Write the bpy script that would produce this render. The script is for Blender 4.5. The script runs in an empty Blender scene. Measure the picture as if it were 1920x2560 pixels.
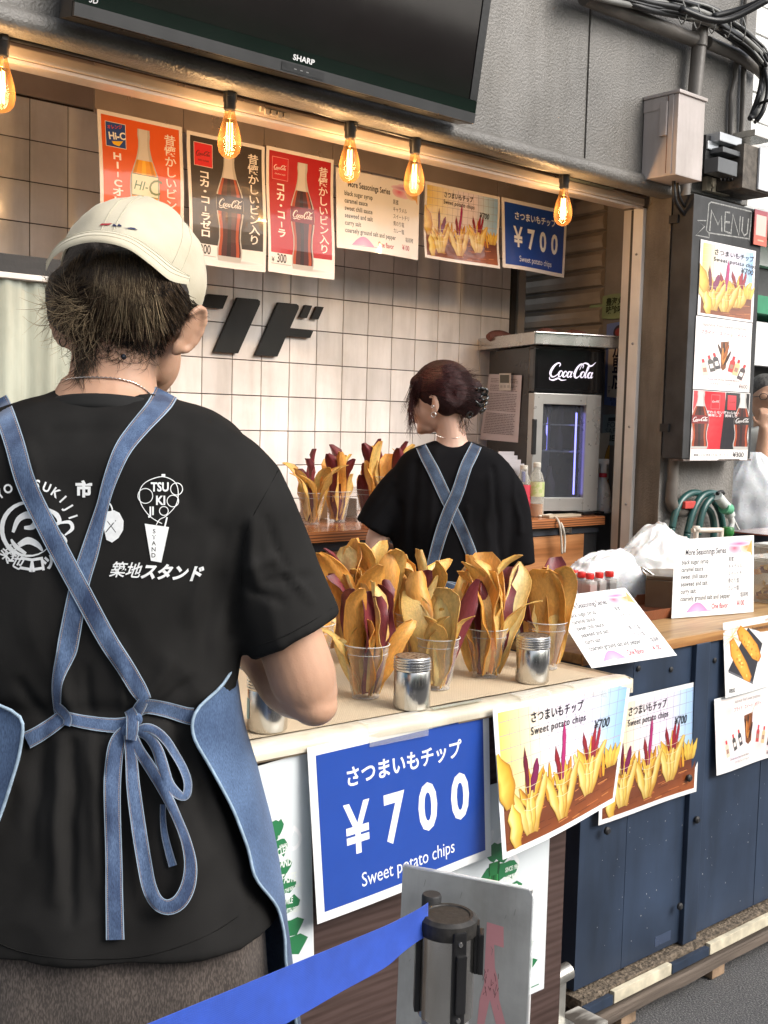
import bpy, bmesh, math, random
import numpy as np
from mathutils import Vector, Matrix, noise
from mathutils.bvhtree import BVHTree
from mathutils.geometry import tessellate_polygon
random.seed(7)
R = math.radians
scene = bpy.context.scene
COL = scene.collection

# ---------------------------------------------------------------- camera
YAW, PIT, ROL = 0.72335, -0.07920, 0.02584
FPX = 2880 / (1920 / 1659)          # focal length in the units used below (picture 1659 wide, 2212 high)
CAM = Vector((0, 0, 1.5))
cy, sy, cp, sp = math.cos(YAW), math.sin(YAW), math.cos(PIT), math.sin(PIT)
FW = Vector((sy * cp, cy * cp, sp)); RT0 = Vector((cy, -sy, 0)); UP0 = RT0.cross(FW)
RT = math.cos(ROL) * RT0 + math.sin(ROL) * UP0
UP = -math.sin(ROL) * RT0 + math.cos(ROL) * UP0
cam_data = bpy.data.cameras.new('camera'); cam = bpy.data.objects.new('camera', cam_data); COL.objects.link(cam)
cam.matrix_world = Matrix((( RT.x, UP.x, -FW.x, CAM.x), (RT.y, UP.y, -FW.y, CAM.y), (RT.z, UP.z, -FW.z, CAM.z), (0, 0, 0, 1)))
cam_data.sensor_fit = 'VERTICAL'; cam_data.sensor_height = 36; cam_data.sensor_width = 27
cam_data.lens = 2880 * 36 / 2560; cam_data.clip_end = 500; cam_data.clip_start = .05
scene.camera = cam

# ---------------------------------------------------------------- world, sun, exposure
world = bpy.data.worlds.new('World'); scene.world = world; world.use_nodes = True
wn = world.node_tree; bg = wn.nodes['Background']
sky = wn.nodes.new('ShaderNodeTexSky'); sky.sky_type = 'NISHITA'; sky.sun_disc = False
SUN_EL, SUN_AZ = R(38), R(158)
sky.sun_elevation = SUN_EL; sky.sun_rotation = SUN_AZ; sky.air_density = 1.0; sky.dust_density = 4.0; sky.ozone_density = .6
hsv = wn.nodes.new('ShaderNodeHueSaturation'); hsv.inputs['Saturation'].default_value = .42
wn.links.new(sky.outputs[0], hsv.inputs['Color']); wn.links.new(hsv.outputs[0], bg.inputs['Color'])
bg.inputs['Strength'].default_value = .15
sun_d = bpy.data.lights.new('sun', 'SUN'); sun_d.energy = 1.5; sun_d.angle = R(40); sun_d.color = (1, .96, .9)
sun = bpy.data.objects.new('sun', sun_d); COL.objects.link(sun)
sdir = Vector((math.sin(SUN_AZ) * math.cos(SUN_EL), math.cos(SUN_AZ) * math.cos(SUN_EL), math.sin(SUN_EL)))
sun.rotation_euler = sdir.to_track_quat('Z', 'Y').to_euler()
scene.view_settings.view_transform = 'Standard'; scene.view_settings.look = 'None'
scene.view_settings.exposure = 0.75; scene.view_settings.gamma = 1; scene.view_settings.use_curve_mapping = False

# ---------------------------------------------------------------- picture-to-place helpers
def ray(dx, dy): return (FW * FPX + RT * (dx - 829.5) - UP * (dy - 1106)).normalized()
def aY(dx, dy, y): d = ray(dx, dy); return CAM + d * (y / d.y)
def aZ(dx, dy, z): d = ray(dx, dy); return CAM + d * ((z - CAM.z) / d.z)
def aX(dx, dy, x): d = ray(dx, dy); return CAM + d * (x / d.x)
def aD(dx, dy, dep): d = ray(dx, dy); return CAM + d * (dep / d.dot(FW))
def V(*a): return Vector(a)

# ---------------------------------------------------------------- materials
def lin(c):
    if isinstance(c, str):
        c = c.lstrip('#'); c = tuple(int(c[i:i + 2], 16) / 255 for i in (0, 2, 4))
        return tuple(x / 12.92 if x <= .04045 else ((x + .055) / 1.055) ** 2.4 for x in c)
    return tuple(c)
MATS = {}
def M(name, col=(.5, .5, .5), rough=.5, metal=0, var=.12, vs=8, bump=0, bs=60, coat=0, trans=0, alpha=1, stretch=(1, 1, 1),
      attr=None, emit=None, es=1, rnd=0, spec=.5, col2=None, sheen=0, ior=1.45, sss=0, rv=.1, bdist=.01, detail=4, coatr=.1, ramp=None, extra=None, world=False, grime=0):
    if name in MATS: return MATS[name]
    m = bpy.data.materials.new(name); m.use_nodes = True; nt = m.node_tree; N = nt.nodes; Lk = nt.links
    b = N['Principled BSDF']; col = lin(col)
    tc = N.new('ShaderNodeTexCoord'); mp = N.new('ShaderNodeMapping'); mp.inputs['Scale'].default_value = stretch
    gp = N.new('ShaderNodeNewGeometry') if world else None; Lk.new(gp.outputs['Position'] if world else tc.outputs['Object'], mp.inputs['Vector'])
    nz = N.new('ShaderNodeTexNoise'); nz.inputs['Scale'].default_value = vs; nz.inputs['Detail'].default_value = detail
    Lk.new(mp.outputs[0], nz.inputs['Vector'])
    rp = N.new('ShaderNodeValToRGB'); lo, hi = ramp or (.35, .68)
    rp.color_ramp.elements[0].position = lo; rp.color_ramp.elements[1].position = hi
    c2 = lin(col2) if col2 is not None else None
    if attr:
        rp.color_ramp.elements[0].color = (1 - var,) * 3 + (1,); rp.color_ramp.elements[1].color = (1,) * 4
        at = N.new('ShaderNodeAttribute'); at.attribute_name = attr
        mx = N.new('ShaderNodeMix'); mx.data_type = 'RGBA'; mx.blend_type = 'MULTIPLY'; mx.inputs[0].default_value = 1
        Lk.new(at.outputs['Color'], mx.inputs[6]); Lk.new(rp.outputs[0], mx.inputs[7]); out = mx.outputs[2]
    else:
        rp.color_ramp.elements[0].color = tuple(max(0, x * (1 - var)) for x in col) + (1,)
        rp.color_ramp.elements[1].color = (tuple(c2) if c2 else tuple(min(1, x * (1 + var)) for x in col)) + (1,)
        out = rp.outputs[0]
    Lk.new(nz.outputs['Fac'], rp.inputs['Fac'])
    if rnd:
        oi = N.new('ShaderNodeObjectInfo'); mr = N.new('ShaderNodeMapRange'); mr.inputs['To Min'].default_value = 1 - rnd; mr.inputs['To Max'].default_value = 1 + rnd * .3
        Lk.new(oi.outputs['Random'], mr.inputs['Value']); vm = N.new('ShaderNodeVectorMath'); vm.operation = 'SCALE'
        Lk.new(out, vm.inputs[0]); Lk.new(mr.outputs[0], vm.inputs['Scale']); out = vm.outputs[0]
    if grime:      # streaks and patches of dirt
        gq = gp or N.new('ShaderNodeNewGeometry')
        for sc_, st_, lo_, am_ in ((1.0, (5, 5, .7), .52, grime), (1.0, (2.2, 2.2, 2.2), .55, grime * .7)):
            m3 = N.new('ShaderNodeMapping'); m3.inputs['Scale'].default_value = st_; Lk.new(gq.outputs['Position'], m3.inputs[0]); n5 = N.new('ShaderNodeTexNoise'); n5.inputs['Scale'].default_value = 2.2; n5.inputs['Detail'].default_value = 7; n5.inputs['Roughness'].default_value = .62; Lk.new(m3.outputs[0], n5.inputs[0])
            r5 = N.new('ShaderNodeValToRGB'); r5.color_ramp.elements[0].position = lo_ - .08; r5.color_ramp.elements[0].color = (1, 1, 1, 1); r5.color_ramp.elements[1].position = lo_ + .22; r5.color_ramp.elements[1].color = (1 - am_, 1 - am_ * 1.05, 1 - am_ * 1.15, 1)
            Lk.new(n5.outputs[0], r5.inputs[0]); x5 = N.new('ShaderNodeMix'); x5.data_type = 'RGBA'; x5.blend_type = 'MULTIPLY'; x5.inputs[0].default_value = 1; Lk.new(out, x5.inputs[6]); Lk.new(r5.outputs[0], x5.inputs[7]); out = x5.outputs[2]
    Lk.new(out, b.inputs['Base Color'])
    b.inputs['Metallic'].default_value = metal; b.inputs['IOR'].default_value = ior
    if rv:
        n2 = N.new('ShaderNodeTexNoise'); n2.inputs['Scale'].default_value = vs * 2.3; n2.inputs['Detail'].default_value = 3
        Lk.new(mp.outputs[0], n2.inputs['Vector']); m2 = N.new('ShaderNodeMapRange')
        m2.inputs['To Min'].default_value = max(.02, rough - rv); m2.inputs['To Max'].default_value = min(1, rough + rv)
        Lk.new(n2.outputs['Fac'], m2.inputs['Value']); Lk.new(m2.outputs[0], b.inputs['Roughness'])
    else: b.inputs['Roughness'].default_value = rough
    b.inputs['Coat Weight'].default_value = coat; b.inputs['Coat Roughness'].default_value = coatr
    b.inputs['Transmission Weight'].default_value = trans; b.inputs['Alpha'].default_value = alpha
    b.inputs['Specular IOR Level'].default_value = spec
    if sheen: b.inputs['Sheen Weight'].default_value = sheen; b.inputs['Sheen Roughness'].default_value = .5
    if sss: b.inputs['Subsurface Weight'].default_value = sss; b.inputs['Subsurface Radius'].default_value = (.02, .008, .004)
    if emit: b.inputs['Emission Color'].default_value = lin(emit) + (1,); b.inputs['Emission Strength'].default_value = es
    if bump:
        n3 = N.new('ShaderNodeTexNoise'); n3.inputs['Scale'].default_value = bs; n3.inputs['Detail'].default_value = detail
        Lk.new(mp.outputs[0], n3.inputs['Vector']); bp = N.new('ShaderNodeBump'); bp.inputs['Strength'].default_value = bump; bp.inputs['Distance'].default_value = bdist
        Lk.new(n3.outputs['Fac'], bp.inputs['Height']); Lk.new(bp.outputs[0], b.inputs['Normal'])
    if extra: extra(nt, b, tc, mp, out)
    MATS[name] = m; return m
def thin(name, tint=(1, 1, 1), fac=.75, rough=.05, mat_fac=None, body=(1, 1, 1)):
    """thin clear sheet or shell: light goes straight through, the rest is gloss and a little haze"""
    if name in MATS: return MATS[name]
    m = bpy.data.materials.new(name); m.use_nodes = True; nt = m.node_tree; N = nt.nodes; Lk = nt.links; N.remove(N['Principled BSDF'])
    tr = N.new('ShaderNodeBsdfTransparent'); tr.inputs[0].default_value = tuple(tint) + (1,)
    pb = N.new('ShaderNodeBsdfPrincipled'); pb.inputs['Base Color'].default_value = tuple(body) + (1,); pb.inputs['Roughness'].default_value = rough
    lw = N.new('ShaderNodeLayerWeight'); lw.inputs['Blend'].default_value = .35
    mr = N.new('ShaderNodeMapRange'); mr.inputs['To Min'].default_value = fac; mr.inputs['To Max'].default_value = max(0, fac - .55)
    Lk.new(lw.outputs['Facing'], mr.inputs['Value'])
    mx = N.new('ShaderNodeMixShader'); Lk.new(mr.outputs[0], mx.inputs[0]); Lk.new(pb.outputs[0], mx.inputs[1]); Lk.new(tr.outputs[0], mx.inputs[2])
    Lk.new(mx.outputs[0], N['Material Output'].inputs[0]); MATS[name] = m; return m

# ---------------------------------------------------------------- things and parts
def tag(o, label=None, cat=None, group=None, kind=None):
    if label: o['label'] = label
    if cat: o['category'] = cat
    if group: o['group'] = group
    if kind: o['kind'] = kind
    return o
def thing(name, label, cat, loc=(0, 0, 0), rz=0, group=None, rot=None):
    o = bpy.data.objects.new(name, None); COL.objects.link(o); o.empty_display_size = .05
    o.location = loc; o.rotation_euler = rot or (0, 0, rz); return tag(o, label, cat, group)
def wloc(o):
    m = Matrix.LocRotScale(o.location, o.rotation_euler.to_quaternion(), o.scale)
    return (wloc(o.parent) @ m) if o.parent else m
def copy_tree(o, parent=None):
    c = o.copy(); COL.objects.link(c); c.parent = parent
    for ch in o.children: copy_tree(ch, c)
    return c
class MB:
    """collects shapes into one mesh"""
    def __init__(s): s.v = []; s.f = []; s.m = []; s.uv = []; s.c = []; s.mi = 0; s.col = None
    def add(s, vs, fs, uvs=None, cols=None):
        n = len(s.v); s.v += [tuple(v) for v in vs]
        for k, f in enumerate(fs):
            s.f.append(tuple(n + i for i in f)); s.m.append(s.mi)
            s.uv.append([uvs[i] for i in f] if uvs else [(0, 0)] * len(f))
            s.c.append([cols[i] for i in f] if cols else [s.col or (1, 1, 1)] * len(f))
        return s
    def box(s, p0, p1, bev=0):
        x0, y0, z0 = p0; x1, y1, z1 = p1
        if x0 > x1: x0, x1 = x1, x0
        if y0 > y1: y0, y1 = y1, y0
        if z0 > z1: z0, z1 = z1, z0
        if not bev:
            vs = [(x, y, z) for z in (z0, z1) for y in (y0, y1) for x in (x0, x1)]
            return s.add(vs, [(0, 2, 3, 1), (4, 5, 7, 6), (0, 1, 5, 4), (2, 6, 7, 3), (0, 4, 6, 2), (1, 3, 7, 5)])
        bm = bmesh.new(); bmesh.ops.create_cube(bm, size=1)
        for v in bm.verts: v.co = Vector(((x0 + x1) / 2 + v.co.x * (x1 - x0), (y0 + y1) / 2 + v.co.y * (y1 - y0), (z0 + z1) / 2 + v.co.z * (z1 - z0)))
        bmesh.ops.bevel(bm, geom=bm.edges[:], offset=bev, segments=2, affect='EDGES', profile=.7)
        s.bm(bm); return s
    def bm(s, bm, mat=None):
        bm.verts.ensure_lookup_table(); bm.verts.index_update()
        s.add([(mat @ v.co) if mat else v.co for v in bm.verts], [[v.index for v in f.verts] for f in bm.faces]); bm.free(); return s
    def obox(s, mat, p0, p1, bev=0):
        t = MB(); t.box(p0, p1, bev); return s.add([mat @ Vector(v) for v in t.v], t.f)
    def quad(s, a, b, c, d): return s.add([a, b, c, d], [(0, 1, 2, 3)], [(0, 0), (1, 0), (1, 1), (0, 1)])
    def tube(s, pts, r, n=10, cap=True, flat=None):
        pts = [Vector(p) for p in pts]; rs = r if isinstance(r, (list, tuple)) else [r] * len(pts)
        vs = []; prev = None
        for i, p in enumerate(pts):
            t = (pts[min(i + 1, len(pts) - 1)] - pts[max(i - 1, 0)]).normalized()
            if prev is None: a = t.orthogonal().normalized()
            else: a = (prev - t * prev.dot(t)).normalized()
            prev = a; b = t.cross(a)
            for k in range(n):
                th = 2 * math.pi * k / n; vs.append(p + (a * math.cos(th) + b * math.sin(th)) * rs[i])
        fs = [(i * n + k, i * n + (k + 1) % n, (i + 1) * n + (k + 1) % n, (i + 1) * n + k) for i in range(len(pts) - 1) for k in range(n)]
        if cap: fs += [tuple(range(n - 1, -1, -1)), tuple((len(pts) - 1) * n + k for k in range(n))]
        return s.add(vs, fs)
    def lathe(s, prof, c=(0, 0, 0), n=24, cap=True, mat=None):
        vs = []; c = Vector(c)
        for r, z in prof:
            for k in range(n):
                th = 2 * math.pi * k / n; p = Vector((r * math.cos(th), r * math.sin(th), z)); vs.append(((mat @ p) if mat else p) + c)
        fs = [(i * n + k, i * n + (k + 1) % n, (i + 1) * n + (k + 1) % n, (i + 1) * n + k) for i in range(len(prof) - 1) for k in range(n)]
        if cap: fs += [tuple(range(n - 1, -1, -1)), tuple((len(prof) - 1) * n + k for k in range(n))]
        return s.add(vs, fs)
    def prism(s, poly, fn, t0, t1):
        """2-D outline through fn(u, v, w) from w=t0 to w=t1"""
        n = len(poly); vs = [fn(u, v, t0) for u, v in poly] + [fn(u, v, t1) for u, v in poly]
        tri = tessellate_polygon([[Vector((u, v, 0)) for u, v in poly]])
        fs = [tuple(reversed(t)) for t in tri] + [tuple(n + i for i in t) for t in tri] + [(i, (i + 1) % n, n + (i + 1) % n, n + i) for i in range(n)]
        return s.add(vs, fs)
    def loft(s, rings, cap=True, closed=True):
        n = len(rings[0]); vs = [p for r in rings for p in r]
        K = n if closed else n - 1
        fs = [(i * n + k, i * n + (k + 1) % n, (i + 1) * n + (k + 1) % n, (i + 1) * n + k) for i in range(len(rings) - 1) for k in range(K)]
        if cap and closed: fs += [tuple(range(n - 1, -1, -1)), tuple((len(rings) - 1) * n + k for k in range(n))]
        uv = [(k / max(1, n - 1), i / max(1, len(rings) - 1)) for i in range(len(rings)) for k in range(n)]
        return s.add(vs, fs, uv)
    def build(s, name, mats, parent=None, smooth=False, world=True, kind=None, label=None, recalc=True, sharp=None):
        me = bpy.data.meshes.new(name)
        vs = s.v
        if parent and world:
            inv = wloc(parent).inverted(); vs = [inv @ Vector(v) for v in s.v]
        me.from_pydata([tuple(v) for v in vs], [], s.f)
        if not isinstance(mats, (list, tuple)): mats = [mats]
        for m in mats: me.materials.append(m)
        if len(mats) > 1: me.polygons.foreach_set('material_index', s.m)
        uvl = me.uv_layers.new(name='UVMap'); uvl.data.foreach_set('uv', [c for f in s.uv for p in f for c in p])
        ca = me.color_attributes.new('Col', 'FLOAT_COLOR', 'CORNER'); ca.data.foreach_set('color', [x for f in s.c for p in f for x in (tuple(p[:3]) + (1,))])
        if recalc:
            bm = bmesh.new(); bm.from_mesh(me); bmesh.ops.recalc_face_normals(bm, faces=bm.faces[:]); bm.to_mesh(me); bm.free()
        if smooth:
            me.polygons.foreach_set('use_smooth', [True] * len(me.polygons))
            if sharp is not None: me.set_sharp_from_angle(angle=R(sharp))
        me.update()
        o = bpy.data.objects.new(name, me); COL.objects.link(o)
        if parent: o.parent = parent
        return tag(o, label, None, None, kind)
def piece(name, me, parent, loc=(0, 0, 0), rot=(0, 0, 0), scale=(1, 1, 1), label=None):
    o = bpy.data.objects.new(name, me); COL.objects.link(o); o.parent = parent; o.location = loc; o.rotation_euler = rot; o.scale = scale
    if label: o['label'] = label
    return o

# ---------------------------------------------------------------- flat print (lettering and pictures on sheets)
_TXT = {}
def text_tris(s, bold=0.0, align='LEFT', spacing=1.0):
    key = (s, bold, align, spacing)
    if key in _TXT: return _TXT[key]
    cu = bpy.data.curves.new('t', 'FONT'); cu.body = s; cu.offset = bold; cu.align_x = align; cu.space_character = spacing; cu.resolution_u = 3
    o = bpy.data.objects.new('t', cu); COL.objects.link(o); dg = bpy.context.evaluated_depsgraph_get(); dg.update()
    me = bpy.data.meshes.new_from_object(o.evaluated_get(dg)); me.calc_loop_triangles()
    vs = [(v.co.x, v.co.y) for v in me.vertices]; ts = [tuple(t.vertices) for t in me.loop_triangles]
    bpy.data.objects.remove(o); bpy.data.curves.remove(cu); bpy.data.meshes.remove(me)
    _TXT[key] = (vs, ts); return _TXT[key]
def _clip(P, ax, lim, keep_less):
    out = []
    for i in range(len(P)):
        p, q = P[i - 1], P[i]; dp = (lim - p[ax]) if keep_less else (p[ax] - lim); dq = (lim - q[ax]) if keep_less else (q[ax] - lim)
        if (dp >= 0) != (dq >= 0): t = dp / (dp - dq); out.append(tuple(x + (y - x) * t for x, y in zip(p, q)))
        if dq >= 0: out.append(q)
    return out
def _clipd(P, sgn):          # the cell's diagonal, in cell units
    out = []
    for i in range(len(P)):
        p, q = P[i - 1], P[i]; dp = (p[0] - p[1]) * sgn; dq = (q[0] - q[1]) * sgn
        if (dp >= 0) != (dq >= 0): t = dp / (dp - dq); out.append(tuple(x + (y - x) * t for x, y in zip(p, q)))
        if dq >= 0: out.append(q)
    return out
class Canvas:
    """painter's-order flat print; grid=(g, nodes) lays it on a sheet bent along g x g flat facets"""
    def __init__(s, fn, W=1, H=1, maxlen=None, grid=None): s.fn = fn; s.W = W; s.H = H; s.mb = MB(); s.L = 1; s.k = 0; s.grid = grid; s.bound = grid is not None; s.maxlen = maxlen
    def w(s): s.k += 1; return .00025 + s.k * .000009
    def tris(s, vs, ts, col):
        w = s.w(); per = isinstance(col, list); c = [lin(x) for x in col] if per else lin(col)
        vs = [tuple(v) for v in vs]
        if s.grid:
            g, G, nrm = s.grid; V_ = []; C_ = []; F_ = []
            for t in ts:
                P = [(vs[i][0] / s.W * g, vs[i][1] / s.H * g) + (tuple(c[i]) if per else tuple(c)) for i in t]
                for ax in (0, 1):
                    if min(p[ax] for p in P) < 0: P = _clip(P, ax, 0, False)
                    if P and max(p[ax] for p in P) > g: P = _clip(P, ax, g, True)
                    if not P: break
                if len(P) < 3: continue
                i0, i1 = int(min(p[0] for p in P)), min(g - 1, int(max(p[0] for p in P)))
                for i in range(i0, i1 + 1):
                    Q = P
                    if i1 > i0: Q = _clip(_clip(P, 0, i, False), 0, i + 1, True)
                    if len(Q) < 3: continue
                    j0, j1 = int(min(p[1] for p in Q)), min(g - 1, int(max(p[1] for p in Q)))
                    for j in range(j0, j1 + 1):
                        S = Q
                        if j1 > j0: S = _clip(_clip(Q, 1, j, False), 1, j + 1, True)
                        if len(S) < 3: continue
                        S = [(p[0] - i, p[1] - j) + p[2:] for p in S]; A, B_, Cc, D_ = G[j][i], G[j][i + 1], G[j + 1][i + 1], G[j + 1][i]
                        for sg in (1, -1):
                            T = _clipd(S, sg)
                            if len(T) < 3: continue
                            n0 = len(V_)
                            for p in T:
                                V_.append((A + (B_ - A) * p[0] + (Cc - B_) * p[1] if sg > 0 else A + (D_ - A) * p[1] + (Cc - D_) * p[0]) + nrm * w); C_.append(p[2:5])
                            F_.append(tuple(range(n0, n0 + len(T))))
            s.mb.add(V_, F_, None, C_); return
        if s.maxlen:
            out = []; stack = [(tuple(vs[i] for i in t), tuple(c[i] for i in t) if per else (c, c, c)) for t in ts]
            while stack:
                p, cc = stack.pop(); l = [math.dist(p[i], p[(i + 1) % 3]) for i in range(3)]; i = l.index(max(l))
                if l[i] > s.maxlen:
                    a, b, d = p[i], p[(i + 1) % 3], p[(i + 2) % 3]; ca, cb, cd = cc[i], cc[(i + 1) % 3], cc[(i + 2) % 3]
                    m = ((a[0] + b[0]) / 2, (a[1] + b[1]) / 2); cm = tuple((x + y) / 2 for x, y in zip(ca, cb)); stack += [((a, m, d), (ca, cm, cd)), ((m, b, d), (cm, cb, cd))]
                else: out.append((p, cc))
            V_ = []; C_ = []
            for p, cc in out: V_ += [s.fn(q[0], q[1], w) for q in p]; C_ += list(cc)
            s.mb.add(V_, [(3 * i, 3 * i + 1, 3 * i + 2) for i in range(len(out))], None, C_)
        else: s.mb.add([s.fn(q[0], q[1], w) for q in vs], ts, None, c if per else [c] * len(vs))
    def poly(s, pts, col):
        ts = tessellate_polygon([[Vector((p[0], p[1], 0)) for p in pts]]); s.tris(pts, [tuple(t) for t in ts], col)
    def rect(s, x0, y0, x1, y1, col, top=None):
        if top: s.tris([(x0, y0), (x1, y0), (x1, y1), (x0, y1)], [(0, 1, 2), (0, 2, 3)], [col, col, top, top])
        else: s.tris([(x0, y0), (x1, y0), (x1, y1), (x0, y1)], [(0, 1, 2), (0, 2, 3)], col)
    def ell(s, cx, cy_, rx, ry, col, n=24, edge=None, rot=0):
        ca, sa = math.cos(rot), math.sin(rot)
        P = [(cx, cy_)] + [(cx + rx * math.cos(t) * ca - ry * math.sin(t) * sa, cy_ + rx * math.cos(t) * sa + ry * math.sin(t) * ca) for t in [2 * math.pi * i / n for i in range(n)]]
        s.tris(P, [(0, i + 1, (i + 1) % n + 1) for i in range(n)], [col] + [edge or col] * n)
    def stroke(s, pts, wd, col, smooth=True):
        """pen line; wd one width or one per point"""
        if not isinstance(wd, (list, tuple)): wd = [wd] * len(pts)
        if smooth and len(pts) > 2: pts, wd = catmull2(pts, wd)
        L, Rr = [], []
        for i, p in enumerate(pts):
            a = pts[max(0, i - 1)]; b = pts[min(len(pts) - 1, i + 1)]; dx, dy = b[0] - a[0], b[1] - a[1]; l = math.hypot(dx, dy) or 1
            nx, ny = -dy / l * wd[i] / 2, dx / l * wd[i] / 2; L.append((p[0] + nx, p[1] + ny)); Rr.append((p[0] - nx, p[1] - ny))
        n = len(pts); s.tris(L + Rr, [t for i in range(n - 1) for t in ((i, n + i, n + i + 1), (i, n + i + 1, i + 1))], col)
    def text(s, txt, x, y, size, col, bold=0.0, align='LEFT', ang=0, shear=0, sx=1, spacing=1.0, vertical=False, sy=1):
        if vertical:
            for i, ch in enumerate(txt):
                if ch in 'ー-': s.rect(x - size * .06, y - i * size * sx, x + size * .06, y - i * size * sx + size * .62 * sx, col); continue
                s.text(ch, x, y - i * size * sx, size, col, bold, 'CENTER', sy=min(1, sx * 1.04))
            return
        vs, ts = text_tris(txt, bold, align, spacing)
        if not vs: return
        ca, sa = math.cos(ang), math.sin(ang); P = []
        for a, b in vs:
            a = a * sx + b * shear; a *= size; b *= size * sy; P.append((x + a * ca - b * sa, y + a * sa + b * ca))
        s.tris(P, ts, col)
    def build(s, name, mat, parent, label=None):
        o = s.mb.build(name, mat, parent, recalc=False); 
        if label: o['label'] = label
        return o
def catmull2(P, W, n=6):
    out = []; wo = []
    for i in range(len(P) - 1):
        p0 = P[max(0, i - 1)]; p1 = P[i]; p2 = P[i + 1]; p3 = P[min(len(P) - 1, i + 2)]
        for k in range(n):
            t = k / n; f = lambda a, b, c, d: .5 * ((2 * b) + (-a + c) * t + (2 * a - 5 * b + 4 * c - d) * t * t + (-a + 3 * b - 3 * c + d) * t ** 3)
            out.append(tuple(f(p0[j], p1[j], p2[j], p3[j]) for j in range(len(p1)))); wo.append(W[i] * (1 - t) + W[i + 1] * t)
    out.append(tuple(P[-1])); wo.append(W[-1]); return out, wo
def cat3(P, n=6): return [Vector(p) for p in catmull2([tuple(p) for p in P], [1] * len(P), n)[0]]

PRINT = M('printed_paper', attr='Col', rough=.45, var=.05, vs=30, spec=.4)
GLOSS = M('laminated_print', attr='Col', rough=.42, var=.04, vs=20, coat=.75, coatr=.07, bump=.12, bs=9, bdist=.004)
SHIRTINK = M('shirt_ink', attr='Col', rough=.7, var=.12, vs=140)
LETTER = M('letter_face', attr='Col', rough=.4, var=.03, vs=10)

def sheet_fn(TL, TR, BR, BL, W, H, bulge=None):
    TL, TR, BR, BL = map(Vector, (TL, TR, BR, BL)); nrm = (TR - TL).cross(TL - BL).normalized()   # towards the viewer side
    if nrm.dot(CAM - TL) < 0: nrm = -nrm
    def fn(u, v, w=0):
        a = u / W; b = v / H; p = (BL * (1 - a) + BR * a) * (1 - b) + (TL * (1 - a) + TR * a) * b
        if bulge: w = w + bulge(a, b)
        return p + nrm * w
    return fn, nrm
def sheet(name, label, cat, corners, W, H, draw, bulge=None, group=None, mat=None, border='#eeeeec', maxlen=None, th=.0007, parent=None, part='printed_face', sheet_part='sheet', grid=10):
    """a thin printed sheet with real thickness: thing > sheet, printed face"""
    fn, nrm = sheet_fn(*corners, W, H, bulge)
    t = parent or thing(name, label, cat, fn(W / 2, 0, 0), group=group)
    g = grid if bulge else 4; mb = MB()
    G = [[fn(W * i / g, H * j / g, 0) for i in range(g + 1)] for j in range(g + 1)]
    fr = [p for r in G for p in r]; bk = [p - nrm * th for p in fr]
    n = (g + 1) ** 2; q = lambda i, j: j * (g + 1) + i
    fs = [t_ for j in range(g) for i in range(g) for t_ in ((q(i, j), q(i + 1, j), q(i + 1, j + 1)), (q(i, j), q(i + 1, j + 1), q(i, j + 1)))]
    fs += [tuple(n + x for x in reversed(f)) for f in fs[:]]
    for i in range(g):
        fs += [(q(i, 0), n + q(i, 0), n + q(i + 1, 0), q(i + 1, 0)), (q(i, g), q(i + 1, g), n + q(i + 1, g), n + q(i, g)),
               (q(0, i), q(0, i + 1), n + q(0, i + 1), n + q(0, i)), (q(g, i), n + q(g, i), n + q(g, i + 1), q(g, i + 1))]
    mb.col = lin(border); mb.add(fr + bk, fs); mb.build(sheet_part, mat or GLOSS, t)
    c = Canvas(fn, W, H, grid=(g, G, nrm)); draw(c); c.build(part, mat or GLOSS, t)
    return t
# ---------------------------------------------------------------- artwork drawn as flat print
def script_logo(c, x, y, w, col, shear=.3, ang=0):
    S = w / 4.9
    def T(p): a = (p[0] + p[1] * shear) * S; b = p[1] * S; return (x + a * math.cos(ang) - b * math.sin(ang), y + a * math.sin(ang) + b * math.cos(ang))
    def st(P, W): c.stroke([T(p) for p in P], [q * S * 1.1 for q in W], col)
    def ring(cx, cy_, rx, ry):
        n = 12; P = [(cx + rx * math.cos(t), cy_ + ry * math.sin(t)) for t in [math.pi * .4 + 2 * math.pi * i / n for i in range(n + 1)]]
        st(P, [.07 + .1 * max(0, -math.cos(math.pi * .4 + 2 * math.pi * i / n)) for i in range(n + 1)])
    st([(.95, .95), (1.0, 1.15), (.82, 1.28), (.5, 1.1), (.28, .7), (.25, .3), (.5, .02), (.8, .05), (1.05, .3)], [.06, .09, .09, .16, .22, .2, .13, .08, .05])
    st([(.3, 0), (.35, -.22), (.75, -.3), (1.2, -.12), (1.6, -.28), (2.1, -.22)], [.03, .08, .13, .14, .1, .02])
    ring(1.3, .3, .18, .27)
    st([(1.9, .42), (1.76, .55), (1.6, .38), (1.62, .1), (1.78, .03), (1.98, .25)], [.09, .09, .14, .15, .09, .05])
    ring(2.2, .28, .17, .26); st([(2.42, .56), (2.38, .2), (2.44, .03), (2.56, .14)], [.12, .12, .1, .04])
    st([(2.6, .36), (2.74, .42)], [.09, .09])
    st([(3.42, .9), (3.4, 1.15), (3.18, 1.28), (2.92, 1.05), (2.76, .6), (2.82, .15), (3.08, .0), (3.36, .22)], [.06, .09, .1, .16, .22, .2, .12, .05])
    st([(3.15, .72), (3.22, 1.12), (3.45, 1.36), (3.8, 1.3), (4.1, 1.12), (4.35, 1.2), (4.6, 1.5)], [.04, .07, .1, .15, .15, .1, .02])
    ring(3.6, .3, .18, .27)
    st([(3.8, .2), (4.02, .75), (4.02, 1.1), (3.92, 1.0), (3.9, .3), (3.98, .03), (4.12, .16)], [.04, .07, .08, .1, .13, .1, .04])
    ring(4.36, .28, .17, .26); st([(4.58, .56), (4.54, .2), (4.6, .03), (4.75, .16)], [.12, .12, .1, .03])
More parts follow.
